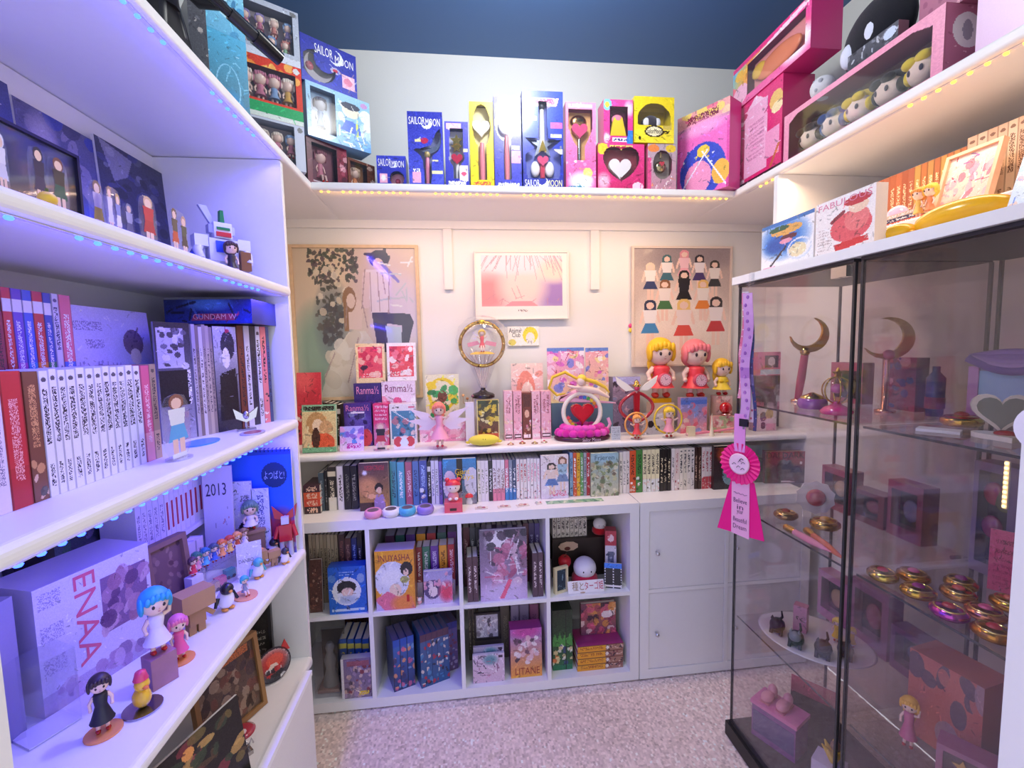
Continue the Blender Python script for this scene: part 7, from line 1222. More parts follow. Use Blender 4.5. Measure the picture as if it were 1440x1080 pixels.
S = Spot((.105, -.285, ZC), 0, .05, .22); a = S.art('#dfe4fb', '#d8dcf8'); a.scrib(.3, .2, .7, .9, '#5a60a0', 1, fill=.4); card(S, a, 'narrow pale booklet with vertical lettering before the calendar', 'booklet', 'booklet', th=.004, tilt=0)
t = thing('robot_figure', 'small red robot figure beside the blue calendar', 'robot figure', (.196, -.275, ZC), .3); m = M()
for sx in (-1, 1): m.tube([(sx*.012, 0, 0), (sx*.012, 0, .05)], [.008, .007], '#c8c8d8', 8); m.tube([(sx*.02, 0, .095), (sx*.03, -.008, .06)], [.007, .006], '#c83040', 8)
m.box(-.018, -.012, .048, .018, .012, .10, '#c82c3c'); m.box(-.011, -.011, .102, .011, .010, .124, '#d8d4e0'); m.prism([(-.03, .12), (0, .108), (.03, .12), (.036, .16), (.0, .122), (-.036, .16)], .006, .010, '#c03040'); m.obj('body', 'plastic', t)
# clear stand with tiny figurines
t = thing('acrylic_riser', 'clear acrylic display stand carrying tiny figurines', 'display stand', (.075, -.53, ZC), 1.25); m = M(); m.box(0, 0, .070, .19, .035, .074, '#fff'); m.obj('top', 'acrylic', t); m = M(); m.box(0, 0, 0, .19, .003, .0698, '#fff'); m.obj('front', 'acrylic', t); m = M(); m.box(0, .0035, 0, .003, .035, .0698, '#fff'); m.obj('side', 'acrylic', t); m = M(); m.box(.187, .0035, 0, .19, .035, .0698, '#fff'); m.obj('side', 'acrylic', t)
fg = [('#4a8a70', '#e89ab0'), ('#3a78a8', '#5ab0d8'), ('#4a5a70', '#3a60c0'), ('#e07a40', '#f0a060'), ('#c8503c', '#e8c060'), ('#e8a060', '#d86a40'), ('#8a6a50', '#f0f0f0')]
for i, (h_, d_) in enumerate(fg):
    f = .016+.026*i; x = .075+math.cos(1.25)*f-math.sin(1.25)*.017; y = -.53+math.sin(1.25)*f+math.cos(1.25)*.017; t = thing('mini_figurine', '%s tiny figurine from the left on the clear stand, %s outfit' % (ORD[i], colname(d_)), 'figurine', (x, y, ZC+.0745), 1.0, 'tiny figurines on the clear stand'); doll(t, .05, h_, d_, hr=.45, fat=1.3)
p = P(219, 775, x=.06); t = thing('mini_figurine', 'tiny red-dressed figurine beside the wooden frame', 'figurine', (.098, -.585, ZC), 1.2); m = M(); m.box(-.015, -.012, 0, .015, .012, .10, '#d8d4ec'); m.obj('plinth', 'board', t); doll(t, .045, '#5a3a48', '#d83048', o=(0, 0, .10), hr=.42, fat=1.3)
t = thing('wooden_box', 'brown wooden box under the green-haired doll', 'box', (.085, -.335, ZC), .6); m = M(); m.box(0, 0, 0, .07, .05, .09, '#8a6a5c'); m.box(-.003, -.003, .0905, .073, .053, .098, '#a07c6a'); m.obj('body', 'wood', t)
t = thing('doll', 'green-haired doll in white standing on the wooden box', 'doll', (.105, -.30, ZC+.0986), .5); doll(t, .085, '#6a8a78', '#e8e0e8', hr=.5, fat=1.5, style='bob')
t = thing('figurine', 'small orange figurine hung with a scarf beside the green-haired doll', 'figurine', (.155, -.36, ZC), .5); doll(t, .06, '#e89a60', '#e07a4a', hr=.4, fat=1.3)
S = Spot((.124, -.435, ZC), .5, .062, .105); a = S.art('#d4d0f0', '#e2def4'); a.ell(.7, .3, .16, .2, '#a88a70'); o = card(S, a, 'white card reading DANBO with a cardboard robot print', 'card', 'card', tilt=-.05, th=.002); text(o, 'DANBO', S.w*.08, S.h*.48, S.w*.66, S.h*.58, c='#4a4460')
# cardboard block figures
def blockman(x, y, rz, k, lab, col='#b08a62'):
    t = thing('cardboard_figure', lab, 'figurine', (x, y, ZC), rz); m = M()
    for sx in (-1, 1): m.box(sx*.008*k-.006*k, -.006*k, 0, sx*.008*k+.006*k, .007*k, .018*k, col)
    m.box(-.014*k, -.010*k, .018*k, .014*k, .010*k, .046*k, col); m.obj('body', 'paper', t)
    m = M(); m.box(-.028*k, -.018*k, .046*k, .028*k, .018*k, .080*k, '#b8926a'); m.obj('box_head', 'paper', t)
    for sx in (-1, 1): m = M(); m.prism([(sx*.015*k, .044*k), (sx*.034*k, .024*k), (sx*.028*k, .018*k), (sx*.014*k, .034*k)][::sx], -.005*k, .005*k, col); m.obj('arm', 'paper', t)
blockman(.135, -.655, 1.0, 1.25, 'large block figure made of cardboard boxes at the shelf front')
blockman(.155, -.375, .7, .75, 'small cardboard block figure beside the white card')
blockman(.185, -.345, .7, .6, 'smallest cardboard block figure nearest the bookcase end', '#c09a70')
def figfront(u, v, h, hair, dress, lab, x=None, base=None, style='bob', arms='down', cat='figurine', rz=1.1, hr=.36, low=0.0):
    p = P(u, v, z=ZC); y = min(p.y, -.262); t = thing('figurine', lab, cat, (min(p.x, .212), y, ZC), rz)
    if base: m = M(); m.lathe((0, 0, 0), [(.026, 0), (.026, .003)], base, 22); m.obj('base', 'plastic', t)
    doll(t, h, hair, dress, o=(0, 0, low+(.003 if base else 0)), hr=hr, style=style, arms=arms, fat=1.2)
    return t
figfront(146, 1030, .098, '#3a2c30', '#26262e', 'dark-haired figurine in navy and white on an orange disc', base='#f0a060', rz=.7, hr=.3)
t = figfront(254, 928, .092, '#e87aa8', '#f0609c', 'pink-dressed figurine on an orange disc', base='#f0a060', rz=.8)
p = P(221, 965, z=ZC); t = thing('wooden_block', 'speckled wooden block under the blue-haired figurine', 'block', (p.x, p.y+.012, ZC), 1.0); m = M(); m.box(-.022, -.018, 0, .022, .018, .060, '#a8788c'); m.obj('block', 'wood', t); bx_, by_ = p.x, p.y+.012
t = thing('figurine', 'blue-haired figurine in white raising one arm on the block', 'figurine', (bx_, by_, ZC+.0606), .9); doll(t, .125, '#38a8d0', '#e8e0f0', hr=.40, arms='up', style='pony', fat=1.2)
p = P(201, 996, z=ZC); t = thing('toy_duck', 'yellow toy duck in a red hat on a silver disc', 'toy', (p.x, p.y, ZC), 1.0); m = M(); m.lathe((0, 0, 0), [(.03, 0), (.03, .003)], '#a8a8b8', 22); m.obj('base', 'metal', t); m = M(); m.ball((0, 0, .022), (.014, .017, .018), '#f2c43c', 12, 10); m.ball((0, -.004, .048), (.012, .012, .012), '#f2c43c', 12, 8); m.ball((0, -.017, .046), (.005, .006, .003), '#e8803c', 8, 6); m.obj('body', 'plastic', t); m = M(); m.lathe((0, -.002, .057), [(.012, 0), (.010, .006), (.008, .014), (.001, .016)], '#e04a6a', 12); m.obj('hat', 'plastic', t)
S = Spot((.045, -.955, ZC), 1.1, .07, .135); t = thing('clear_case', 'empty clear plastic case near the left edge of the third compartment', 'display case', S.loc, S.yaw); m = M(); m.box(0, 0, 0, S.w, .06, S.h, '#fff'); m.obj('case', 'acrylic', t); m = M(); m.box(.002, .002, .0005, S.w-.002, .058, .003, '#e8e4f4'); m.obj('floor', 'plastic', t)
def animal(u, v, c, c2, k, lab):
    p = P(u, v, z=ZC); t = thing('animal_figurine', lab, 'figurine', (min(p.x, .214), min(p.y, -.28), ZC), 1.0); h = .03*k; m = M(); m.ball((0, 0, h*.57), (h*.42, h*.5, h*.52), c, 12, 8); m.ball((0, -h*.2, h*1.2), (h*.34, h*.34, h*.32), c2, 12, 8); m.ball((0, -h*.52, h*1.14), (h*.1, h*.14, h*.08), '#e8a040', 8, 6)
    for sx in (-1, 1): m.tube([(sx*h*.4, 0, h*.8), (sx*h*.62, -h*.1, h*.35)], [h*.14, h*.08], c2, 6); m.ball((sx*h*.18, -h*.2, h*.09), (h*.16, h*.24, h*.07), '#e8a040', 8, 6)
    m.obj('body', 'plastic', t)
animal(318, 856, '#f0f0f6', '#26242c', 1.5, 'black and white bird figurine beside the cardboard figure')
animal(362, 812, '#eef0f4', '#5ab0b8', 1.3, 'white and teal bird figurine on the third compartment shelf')
animal(384, 782, '#f4f0f2', '#2a2830', 1.3, 'dark bird figurine near the bookcase end')
animal(400, 792, '#f6f2f4', '#3a3840', 1.1, 'smallest bird figurine at the bookcase end')
for i, (u, v, c) in enumerate(((300, 832, '#c8a488'), (310, 824, '#e86a88'), (323, 812, '#4aa8b0'))):
    p = P(u, v, z=ZC); t = thing('toy_block', ('tan', 'pink', 'teal')[i]+' toy block in the little train of blocks', 'toy', (p.x, p.y, ZC), 1.0); m = M(); m.box(-.013, -.009, .004, .013, .009, .026, c); m.obj('block', 'plastic', t); m = M()
    for sx in (-1, 1): m.cyl((sx*.008, -.0095, .005), (sx*.008, .0095, .005), .005, '#5a4a50', 10)
    m.obj('axles', 'plastic', t)
p = P(345, 838, z=ZC); t = thing('figurine', 'teal-haired figurine resting on a peach disc at the shelf edge', 'figurine', (min(p.x, .19), p.y, ZC), .9); m = M(); m.lathe((0, 0, 0), [(.028, 0), (.028, .003)], '#f0a878', 20, sy=1.2); m.obj('base', 'plastic', t); doll(t, .05, '#4ab0b8', '#8a90a8', o=(0, 0, .003), hr=.4, sit=True, fat=1.2)
# ================================================================ bottom compartment (shelf LZ[3])
ZD_ = LZ[3]+.0004
S = Spot((.095, -.60, ZD_), 1.12, .19, .215); a = S.art('#5a4438', '#6a5448'); a.blobs(3, ['#8a705c', '#3a2a24', '#a8907c', '#4a3a3c', '#7a4a3c'], 60, (0, 0, 1, .85), (.03, .1)); a.scrib(.1, .86, .9, .97, '#c8703c', fill=.8); framed(S, a, '#a0784c', .012, 'brown poster in an oak frame on the bottom shelf of the bookcase', d=.018, tilt=-.12)
S = Spot((.02, -.335, ZD_), .25, .13, .235); a = S.art('#26221f', '#3a342c'); a.scrib(.6, .2, .9, .6, '#a8a090', 5, fill=.4); framed(S, a, '#171416', .008, 'black framed picture behind the oak frame', d=.03)
S = Spot((.12, -.98, ZD_), 1.22, .34, .205); a = S.art('#26221c', '#1c1a18'); a.blobs(5, ['#3a4a34', '#5a4630', '#8a3a44', '#7a6a3c', '#2a2c2a', '#c8a060'], 70, (0, 0, 1, 1), (.02, .07)); a.ell(.62, .86, .04, .06, '#e8a05a'); a.soft(.62, .5, .1, .16, '#b03c50'); a.scrib(.1, .2, .4, .5, '#6a685c', 3, fill=.4); card(S, a, 'large dark illustrated print leaning on the bottom shelf', 'print', 'print', th=.006, tilt=-.14)
p = P(400, 952, z=ZD_); t = thing('paper_fan', 'round black-rimmed fan with a red figure at the end of the bottom shelf', 'fan', (.165, -.345, ZD_+.0008), .75, tilt=-.1); m = M(); R = .052; m.prism([(R*math.cos(2*PI*i/28), R*1.01+R*math.sin(2*PI*i/28)) for i in range(28)][::-1], 0, .003, '#2a2028'); m.obj('rim', 'print', t)
e = Spot((0, 0, 0), 0, 2*R*.92, 2*R*.92); e.pw = e.ph = 44; a = e.art('#c8b8b8', '#2a2c38'); a.soft(.5, .6, .45, .4, '#d83a34'); a.ell(.55, .66, .26, .2, '#e85a44'); a.ell(.5, .46, .14, .12, '#f3d8c8'); a.blobs(3, ['#2a2830', '#e8e8e8', '#c82c30'], 14, (.2, .05, .8, .4), (.05, .1)); a.m = (a._el(.5, .5, .5, .5) < 1); fuzz(a); m = M(); m.grid(-R*.92, R*.06, R*.92, R*1.9, -.0006, a); m.obj('picture', 'print', t); m = M(); m.prism([(R*.4, R*1.6), (R*.75, R*2.2), (R*1.0, R*1.5)], 0, .003, '#c83430'); m.obj('paper_flap', 'print', t)
p = P(340, 1022, z=ZD_); t = thing('badge', 'round crimson picture badge lying on the bottom shelf', 'badge', (.15, -.525, ZD_), 1.0); m = M(); m.lathe((0, 0, 0), [(.032, 0), (.033, .003), (.024, .007), (.003, .009)], '#b8344c', 24); m.obj('disc', 'gem', t); m = M(); m.ball((-.006, -.008, .0075), (.014, .012, .003), '#e8d8dc', 10, 6); m.obj('picture', 'gem', t)
p = P(342, 1066, z=ZD_); t = thing('trinket', 'silver-grey openwork trinket on the bottom shelf edge', 'ornament', (.185, -.60, ZD_), .8); m = M(); m.box(-.022, -.014, 0, .022, .014, .010, '#b8b4b4'); m.obj('base', 'metal', t); m = M()
for i in range(4): m.tube([(-.02+.012*i, -.008+.004*i, .010), (-.012+.012*i, -.002, .032), (.0+.010*i, .006, .012)], .0022, '#d0ccd0', 6)
m.obj('wires', 'metal', t)
# ================================================================ inside the glass cabinets
GZ = [z+.0004 for z in GSH]
def G(u, v, lev, x=None): # point on a glass shelf under a pixel, kept inside the case
    p = P(u, v, z=GZ[lev]); return Vector((min(max(p.x, 1.715), 2.03), p.y, GZ[lev]))
def inside(p, far, r):    # clamp y into the far (1st) or near (2nd) cabinet
    lo, hi = ((-.732, -.315) if far else (-1.172, -.775)); return Vector((p.x, min(max(p.y, lo+r), hi-r), p.z))
# --- far cabinet, top shelf
p = inside(G(1092, 560, 3), True, .02); t = thing('crescent_wand', 'pink-handled wand with a gold crescent leaning in the far glass cabinet', 'toy wand', p, -.3)
q = P(1132, 497, x=1.79)-p; qq = Matrix.Rotation(.3, 3, 'Z') @ q
m = M(); m.tube([(0, 0, .008), qq*.5, qq], [.010, .012, .010], '#e2607e', 12); m.obj('handle', 'plastic', t)
m = M(); m.lathe((0, 0, 0), [(.020, 0), (.020, .006), (.012, .010)], '#e0b8a0', 14); m.obj('foot', 'metal', t)
m = M(); crescent(m, qq.x+.01, qq.z+.055, .052, qq.y-.006, qq.y+.006, '#d8b858', 3.2, 7.6, .45); m.ball((qq.x, qq.y, qq.z+.006), .014, '#d8b070', 10, 8); m.obj('crescent', 'metal', t)
def orb(u, v, far, lev, lab):
    p = inside(G(u, v, lev), far, .04); t = thing('crystal_orb', lab, 'ornament', p); m = M(); m.lathe((0, 0, 0), [(.036, 0), (.040, .008), (.030, .018), (.012, .026), (.010, .034)], '#e83a90', 20); m.obj('base', 'gem', t); m = M(); m.ball((0, 0, .066), .036, '#fff', 20, 14); m.obj('globe', 'acrylic', t); m = M()
    for a_ in range(3): m.tube([(.037*math.cos(a_*PI/3)*math.sin(b_), .037*math.sin(a_*PI/3)*math.sin(b_), .066+.037*math.cos(b_)) for b_ in [2*PI*i/20 for i in range(21)]], .0018, '#d8b860', 6)
    m.obj('gold_wire', 'metal', t); m = M(); m.ball((0, 0, .070), (.016, .016, .014), '#d850a0', 12, 8); m.obj('core', 'gem', t); m = M(); m.prism(star_pts(0, .112, .016, .007), -.003, .003, '#e0c068'); m.obj('finial', 'metal', t)
orb(1176, 582, True, 3, 'crystal orb in gold wire on a magenta base in the far cabinet')
p = inside(G(1142, 574, 3), True, .04); t = thing('compact', 'purple round compact with gold trim in the far cabinet', 'compact', p); m = M(); m.lathe((0, 0, 0), [(.034, 0), (.040, .010), (.038, .026), (.030, .032)], '#9a4ab0', 22); m.obj('case', 'gem', t); m = M(); m.lathe((0, 0, .030), [(.032, 0), (.030, .006), (.012, .014), (.004, .018)], '#d8c070', 22); m.obj('lid', 'metal', t)
p = inside(P(1212, 520, x=1.95), True, .03); t = thing('crescent_wand', 'tall gold crescent wand beside the corner post of the far cabinet', 'toy wand', (1.93, -.60, GZ[3])); m = M(); m.lathe((0, 0, 0), [(.024, 0), (.024, .006), (.008, .010), (.007, .15)], '#e0a890', 14); m.obj('stand', 'metal', t); m = M(); crescent(m, .0, .205, .058, -.006, .006, '#c8a868', 3.6, 8.2, .45); m.xf(Matrix.Rotation(-.5, 4, 'Z')); m.obj('crescent', 'metal', t); m = M(); m.ball((0, -.004, .16), .014, '#d890a0', 10, 8); m.obj('rose', 'satin', t)
S = spot('R', 2.0, 1128, 1180, 490, GZ[3]); S.h = .13; S.w = min(S.w, .12); S.loc.y = -.335; a = S.art('#d87890', '#c8687c'); a.winrect(.14, .12, .86, .8); t = carton(S, .04, a, '#b85a70', 'pink window box at the back of the far cabinet top shelf', tray='#3a3230'); m = M(); m.ball((S.w*.5, .02, S.h*.4), (.02, .012, .026), '#a8a058', 12, 8); m.obj('toy', 'gem', t)
S = Spot((2.0, -.52, GZ[3]), -PI/2, .10, .15); a = S.art('#8a2c4c', '#a83a50'); a.blobs(3, ['#2c3490', '#c84060', '#f0a0a8'], 16); carton(S, .04, a, '#7a2840', 'maroon box with blue patches at the back of the far cabinet')
m = M(); p = inside(G(1110, 567, 3), True, .02); m.lathe((0, 0, 0), [(.022, 0), (.022, .004)], '#f0f0f0', 18); tag(m.obj('display_disc', 'plastic', None, p+Vector((.03, -.03, 0))), 'flat white display disc lying on the far cabinet top shelf', 'disc')
# --- far cabinet, second shelf from the top
def gcomp(u, v, far, lev, c, lab, r=.03, gem='#c82c40', rz=0.0, lid=None, dx=0.0, grp=None):
    p = inside(G(u, v, lev), far, r); p.x += dx; t = thing('compact', lab, 'compact', p, rz, grp); m = M(); m.lathe((0, 0, 0), [(r*.8, 0), (r, r*.2), (r*.97, r*.42), (r*.75, r*.55), (r*.2, r*.66)], c, 20, sy=.92); m.obj('case', 'metal', t); m = M(); m.ball((0, 0, r*.62), (r*.36, r*.34, r*.22), gem, 12, 8); m.obj('jewel', 'gem', t); m = M(); m.tube([(r*.74*math.cos(2*PI*i/18), r*.68*math.sin(2*PI*i/18), r*.52) for i in range(19)], r*.07, lid or '#f0d890', 6); m.obj('rim', 'metal', t)
    return t
gcomp(1105, 728, True, 2, '#b89060', 'gold and silver compact with an amber jewel near the cabinet corner', .036, '#b8402c')
gcomp(1160, 742, True, 2, '#c8a048', 'gold ribbed compact lying behind the pink pens', .042, '#d8a040')
p = inside(G(1146, 724, 2), True, .03); t = thing('heart_brooch', 'crimson round brooch in a white lace collar', 'brooch', p, -.5); m = M(); m.prism([((.05+.006*(i % 2))*math.cos(2*PI*i/20), .057+(.05+.006*(i % 2))*math.sin(2*PI*i/20)) for i in range(20)][::-1], 0, .006, '#efe6e8'); m.obj('lace', 'cloth', t); m = M(); m.ball((0, -.006, .059), (.028, .018, .028), '#c01c34', 16, 12); m.obj('jewel', 'gem', t)
def pen(u0, v0, u1, v1, c, lab):
    a0, a1 = P(u0, v0, z=GZ[2]+.01), P(u1, v1, z=GZ[2]+.01); a0.x = max(a0.x, 1.71); a1.x = max(a1.x, 1.71); a0.y = max(a0.y, -.73); a1.y = max(a1.y, -.73); t = thing('toy_pen', lab, 'toy pen', (a0.x, a0.y, GZ[2])); d = a1-a0
    m = M(); m.tube([d*.22+Vector((0, 0, .0105)), d*.6+Vector((0, 0, .0105)), d*.85+Vector((0, 0, .0105)), d+Vector((0, 0, .0105))], [.009, .010, .006, .0015], c, 12); m.obj('barrel', 'plastic', t); m = M(); m.tube([Vector((0, 0, .011)), d*.12+Vector((0, 0, .011)), d*.22+Vector((0, 0, .011))], [.010, .011, .008], '#d8b060', 12); m.obj('gold_cap', 'metal', t)
pen(1098, 742, 1148, 778, '#f09ab4', 'pale pink toy pen lying on the far cabinet second shelf')
pen(1134, 746, 1186, 786, '#e88060', 'coral toy pen lying beside the pale pink one')
for i, (y0, w, z_, h, c, lab) in enumerate(((-.33, .11, 2, .14, '#a85a6c', 'rose box with a dim window at the back of the second shelf'), (-.45, .11, 2, .10, '#8a3a4c', 'dark rose box beside the rose box at the back'), (-.57, .10, 2, .16, '#a04a68', 'mauve box at the back near the cabinet post'), (-.33, .12, 1, .16, '#b87aa0', 'lilac window carton at the back of the plate shelf'), (-.46, .13, 1, .20, '#a86a90', 'tall lilac window carton behind the white plate'), (-.60, .11, 1, .13, '#8a5a80', 'low purple carton near the post on the plate shelf'))):
    S = Spot((1.985, y0, GZ[z_]), -PI/2, w, h); a = S.art(c); a.speck(i, .03); a.winrect(.12, .2, .84, .86); t = carton(S, .05, a, c, lab, tray='#3a2c38'); m = M(); m.ball((w*.5, .022, h*.5), (w*.22, .010, h*.2), ['#c8a070', '#b85a70', '#8a90b8'][i % 3], 12, 8); m.obj('toy', 'gem', t)
# --- far cabinet, plate shelf
p = Vector((1.85, -.475, GZ[1])); t = thing('plate', 'white oval plate on the third shelf of the far cabinet', 'plate', p, -.9); m = M(); m.lathe((0, 0, 0), [(.09, 0), (.12, .004), (.155, .012), (.158, .014), (.15, .015), (.10, .008), (.001, .006)], '#e8e8ea', 32, sy=.82); m.obj('plate', 'plastic', t)
zc = GZ[1]+.0085
def kitty(dx, dy, c, c2, k, lab, rz=-.8):
    t = thing('cat_figurine', lab, 'figurine', (p.x+dx, p.y+dy, zc), rz); h = .036*k; m = M(); m.ball((0, 0, h*.5), (h*.55, h*.75, h*.5), c, 12, 8); m.ball((0, -h*.6, h*.95), (h*.42, h*.4, h*.38), c2, 12, 8)
    for sx in (-1, 1): m.lathe((sx*h*.26, -h*.58, h*1.24), [(h*.14, 0), (h*.02, h*.26)], c2, 6); m.tube([(sx*h*.3, -h*.4, h*.5), (sx*h*.34, -h*.75, h*.08)], [h*.16, h*.12], c, 6)
    m.tube([(0, h*.6, h*.5), (h*.2, h*1.0, h*.7), (h*.1, h*1.2, h*1.1)], [h*.12, h*.1, h*.06], c, 6); m.obj('body', 'satin', t)
kitty(-.085, .055, '#2c2c34', '#26262c', 1.15, 'dark grey cat figurine at the far rim of the plate')
kitty(-.075, -.015, '#3a3a44', '#8a8e98', 1.15, 'grey-faced cat figurine second on the plate')
kitty(-.03, -.07, '#2a2a32', '#3a3038', 1.2, 'dark cat figurine with a pink-lit face on the plate')
kitty(.03, -.085, '#26262e', '#302a34', 1.1, 'black cat figurine at the near rim of the plate')
for dx, dy, lab in ((.06, -.02, 'taller yellow figurine standing on the plate'), (.085, -.05, 'yellow figurine near the edge of the plate')): t = thing('figurine', lab, 'figurine', (p.x+dx, p.y+dy, zc), -1.0); doll(t, .075 if dx < .07 else .06, '#f0d048', '#f0c838', hr=.32, fat=1.2)
S = Spot((p.x-.03, p.y+.055, zc), -.9, .038, .085); a = S.art('#e8a8c0', '#e098b4'); a.scrib(.25, .45, .7, .6, '#5a2a40', fill=.6); carton(S, .03, a, '#d890ac', 'small pink box standing on the white plate')
# --- far cabinet, floor of the case
for i, (u, v) in enumerate(((1066, 985), (1084, 978))):
    pass
S = Spot((1.722, -.365, GZ[0]), -1.1, .13, .10); t = thing('pink_case', 'clear pink and violet case at the bottom of the far cabinet', 'case', S.loc, S.yaw); m = M(); m.box(0, 0, 0, .14, .085, .115, '#8a4a98'); m.box(.004, -.001, .02, .136, 0, .095, '#5a4a88'); m.obj('body', 'gem', t); m = M(); m.box(-.004, -.004, .1155, .144, .089, .128, '#e880b8'); m.obj('lid', 'plastic', t)
for i, dx in enumerate((.035, .085)):
    t = thing('toy_shoe', ('left' if i == 0 else 'right')+' pink toy shoe on the violet case in the cabinet', 'toy shoe', S.off(dx, .045, .1285), S.yaw); m = M(); m.ball((0, -.012, .016), (.018, .030, .016), '#f0a0b0', 14, 10); m.ball((0, .020, .022), (.015, .018, .022), '#eca0ae', 12, 8); m.obj('upper', 'satin', t); m = M(); m.box(-.014, -.036, 0, .014, .034, .004, '#d87a90'); m.obj('sole', 'rubber', t)
S2 = Spot((1.87, -.36, GZ[0]), -.9, .14, .20); a = S2.art('#c85a70', '#4a3a38'); a.rect(0, 0, 1, .7, '#3c3230'); card(S2, a, 'dark backdrop card behind the pink toy shoes', tilt=0, th=.003)
S3 = Spot((1.745, -.60, GZ[0]), -1.0, .075, .135); a = S3.art('#dcd4ee', '#d4cce8'); carton(S3, .06, a, '#d0c8e6', 'plain pale lilac box at the bottom of the far cabinet')
t = thing('yellow_ornament', 'bright yellow feathered ornament on the lilac box', 'ornament', S3.off(.045, .03, .1355)); m = M()
for i in range(7): m.tube([(0, 0, .0), (.012*math.cos(i*.9), .012*math.sin(i*.9), .03), (.03*math.cos(i*.9), .024*math.sin(i*.9), .05)], [.008, .009, .002], '#f2cc34', 7)
m.obj('feathers', 'satin', t); m = M(); m.ball((.004, -.004, .052), (.014, .013, .014), '#8a6a50', 10, 8); m.obj('crown', 'satin', t)
# --- near cabinet, top shelf
S = Spot((2.016, -.80, GZ[3]), -PI/2, .20, .155); a = S.art('#8a3a48', '#5a3038'); a.blobs(5, ['#6a5a50', '#4a443c', '#8a7a68', '#7a2c3c'], 30, (.05, 0, .8, .75), (.04, .1)); carton(S, .03, a, '#7a3040', 'maroon box with a dim picture at the back of the near cabinet')
S = Spot((1.945, -.79, GZ[3]), -1.3, .155, .165); t = thing('mirror_frame', 'lilac draped photo frame with a blue sky picture', 'picture frame', S.loc, S.yaw); a = Art(50, 50, '#a8d4f0', '#c8e4f6'); a.m = a.Y < .82; m = M(); m.grid(.018, .012, .137, .150, .004, a); m.box(.016, .006, .010, .139, .012, .150, '#b0b0c0'); m.obj('picture', 'print', t); m = M()
for x in (0, .137): m.box(x, 0, 0, x+.018, .014, .135, '#d8a0d0')
m.obj('side_post', 'satin', t)
for i in range(5): m = M(); m.tube([(.004+.147*k/10, -.002-.003*i, .155+.012*math.sin(PI*k/10)-.010*i*math.sin(PI*k/10)) for k in range(11)], .010, ['#a888c8', '#9a7abc', '#b090cc', '#c0a0d4', '#8a70b0'][i], 7); m.obj('drape', 'cloth', t)
p = inside(G(1400, 612, 3), False, .05); p = Vector((1.825, -.955, GZ[3])); t = thing('heart_compact', 'open cream heart-shaped compact with a grey mirror', 'compact', p, -.75); m = M(); m.prism(heart_pts(0, 0, .046, 28), 0, .010, '#efe6d8'); m.xf(Matrix.Rotation(-PI/2, 4, 'X') @ Matrix.Translation((0, 0, 0))); 
for i in range(len(m.V)): m.V[i] = m.V[i]*np.array([1, 1, 1])+np.array([0, 0, .010])
m.obj('lower_shell', 'plastic', t); m = M(); m.prism(heart_pts(0, .052, .046, 28)[::-1], .030, .038, '#f0e8dc'); m.prism(heart_pts(0, .052, .037, 28)[::-1], .0285, .0305, '#8a9088'); m.obj('mirror_lid', 'plastic', t); m = M(); m.ball((0, -.006, .012), (.018, .014, .007), '#a82c30', 12, 8); m.obj('jewel', 'gem', t)
gcomp(1335, 596, False, 3, '#d8a848', 'red-rimmed gold compact on the near cabinet top shelf', .040, '#b01c28', lid='#b81c2c')
m = M(); m.box(-.035, -.02, 0, .035, .02, .006, '#f2f0f2'); tag(m.obj('display_block', 'plastic', None, (1.785, -.865, GZ[3]), (0, 0, -1.0)), 'flat white display block before the red-rimmed compact', 'block')
t = thing('tall_bottle', 'slim blue and red bottle beside the post inside the far cabinet', 'bottle', (1.985, -.685, GZ[3])); m = M(); m.lathe((0, 0, 0), [(.018, 0), (.020, .06), (.020, .10), (.008, .115), (.008, .13)], '#2a3490', 16); m.obj('bottle', 'gem', t); m = M(); m.lathe((0, 0, .02), [(.0205, 0), (.0207, .03)], '#c03058', 16, False); m.obj('label_band', 'print', t)
# --- near cabinet, second shelf: heap of gold compacts
r = random.Random(11); hl = ['nearest the post', 'second from the post', 'third from the post', 'with a pink jewel in the middle', 'with a violet shell', 'in rose gold', 'at the back of the heap', 'with a ruby top', 'tilted towards the glass', 'at the front edge', 'beside the purple box', 'at the right end of the heap']
spots_ = [(1.735, -.80), (1.80, -.815), (1.745, -.875), (1.82, -.895), (1.73, -.95), (1.795, -.965), (1.87, -.86), (1.88, -.945), (1.74, -1.02), (1.81, -1.04), (1.87, -1.03), (1.735, -1.09)]
cl = ['#d8c060', '#c8923c', '#d8b050', '#c89048', '#c850c0', '#d89078', '#c8a050', '#d0a048', '#c88a3c', '#d8b858', '#c89a50', '#e0a040']
for i, (x, y) in enumerate(spots_):
    t = thing('compact', 'gold compact of the near cabinet heap, '+hl[i], 'compact', (x, y, GZ[2]), r.uniform(0, 3)); rr = .033; m = M(); m.lathe((0, 0, 0), [(rr*.8, 0), (rr, rr*.2), (rr*.97, rr*.42), (rr*.7, rr*.6), (rr*.2, rr*.7)], cl[i], 20, sy=.9); m.obj('case', 'metal', t); m = M(); m.ball((0, 0, rr*.66), (rr*.36, rr*.34, rr*.2), ['#c82840', '#e05a90', '#a02c80', '#d84a40'][i % 4], 12, 8); m.obj('jewel', 'gem', t)
    m = M(); m.tube([(rr*.72*math.cos(2*PI*k/18), rr*.66*math.sin(2*PI*k/18), rr*.56) for k in range(19)], rr*.08, '#f0d890', 6); m.obj('rim', 'metal', t)
S = Spot((1.985, -.785, GZ[2]), -PI/2, .115, .27); a = S.art('#8a7a94', '#9a88a0'); a.winrect(.1, .1, .62, .92); t = carton(S, .05, a, '#84748c', 'tall grey-mauve window box at the back of the near cabinet', tray='#5a4a54')
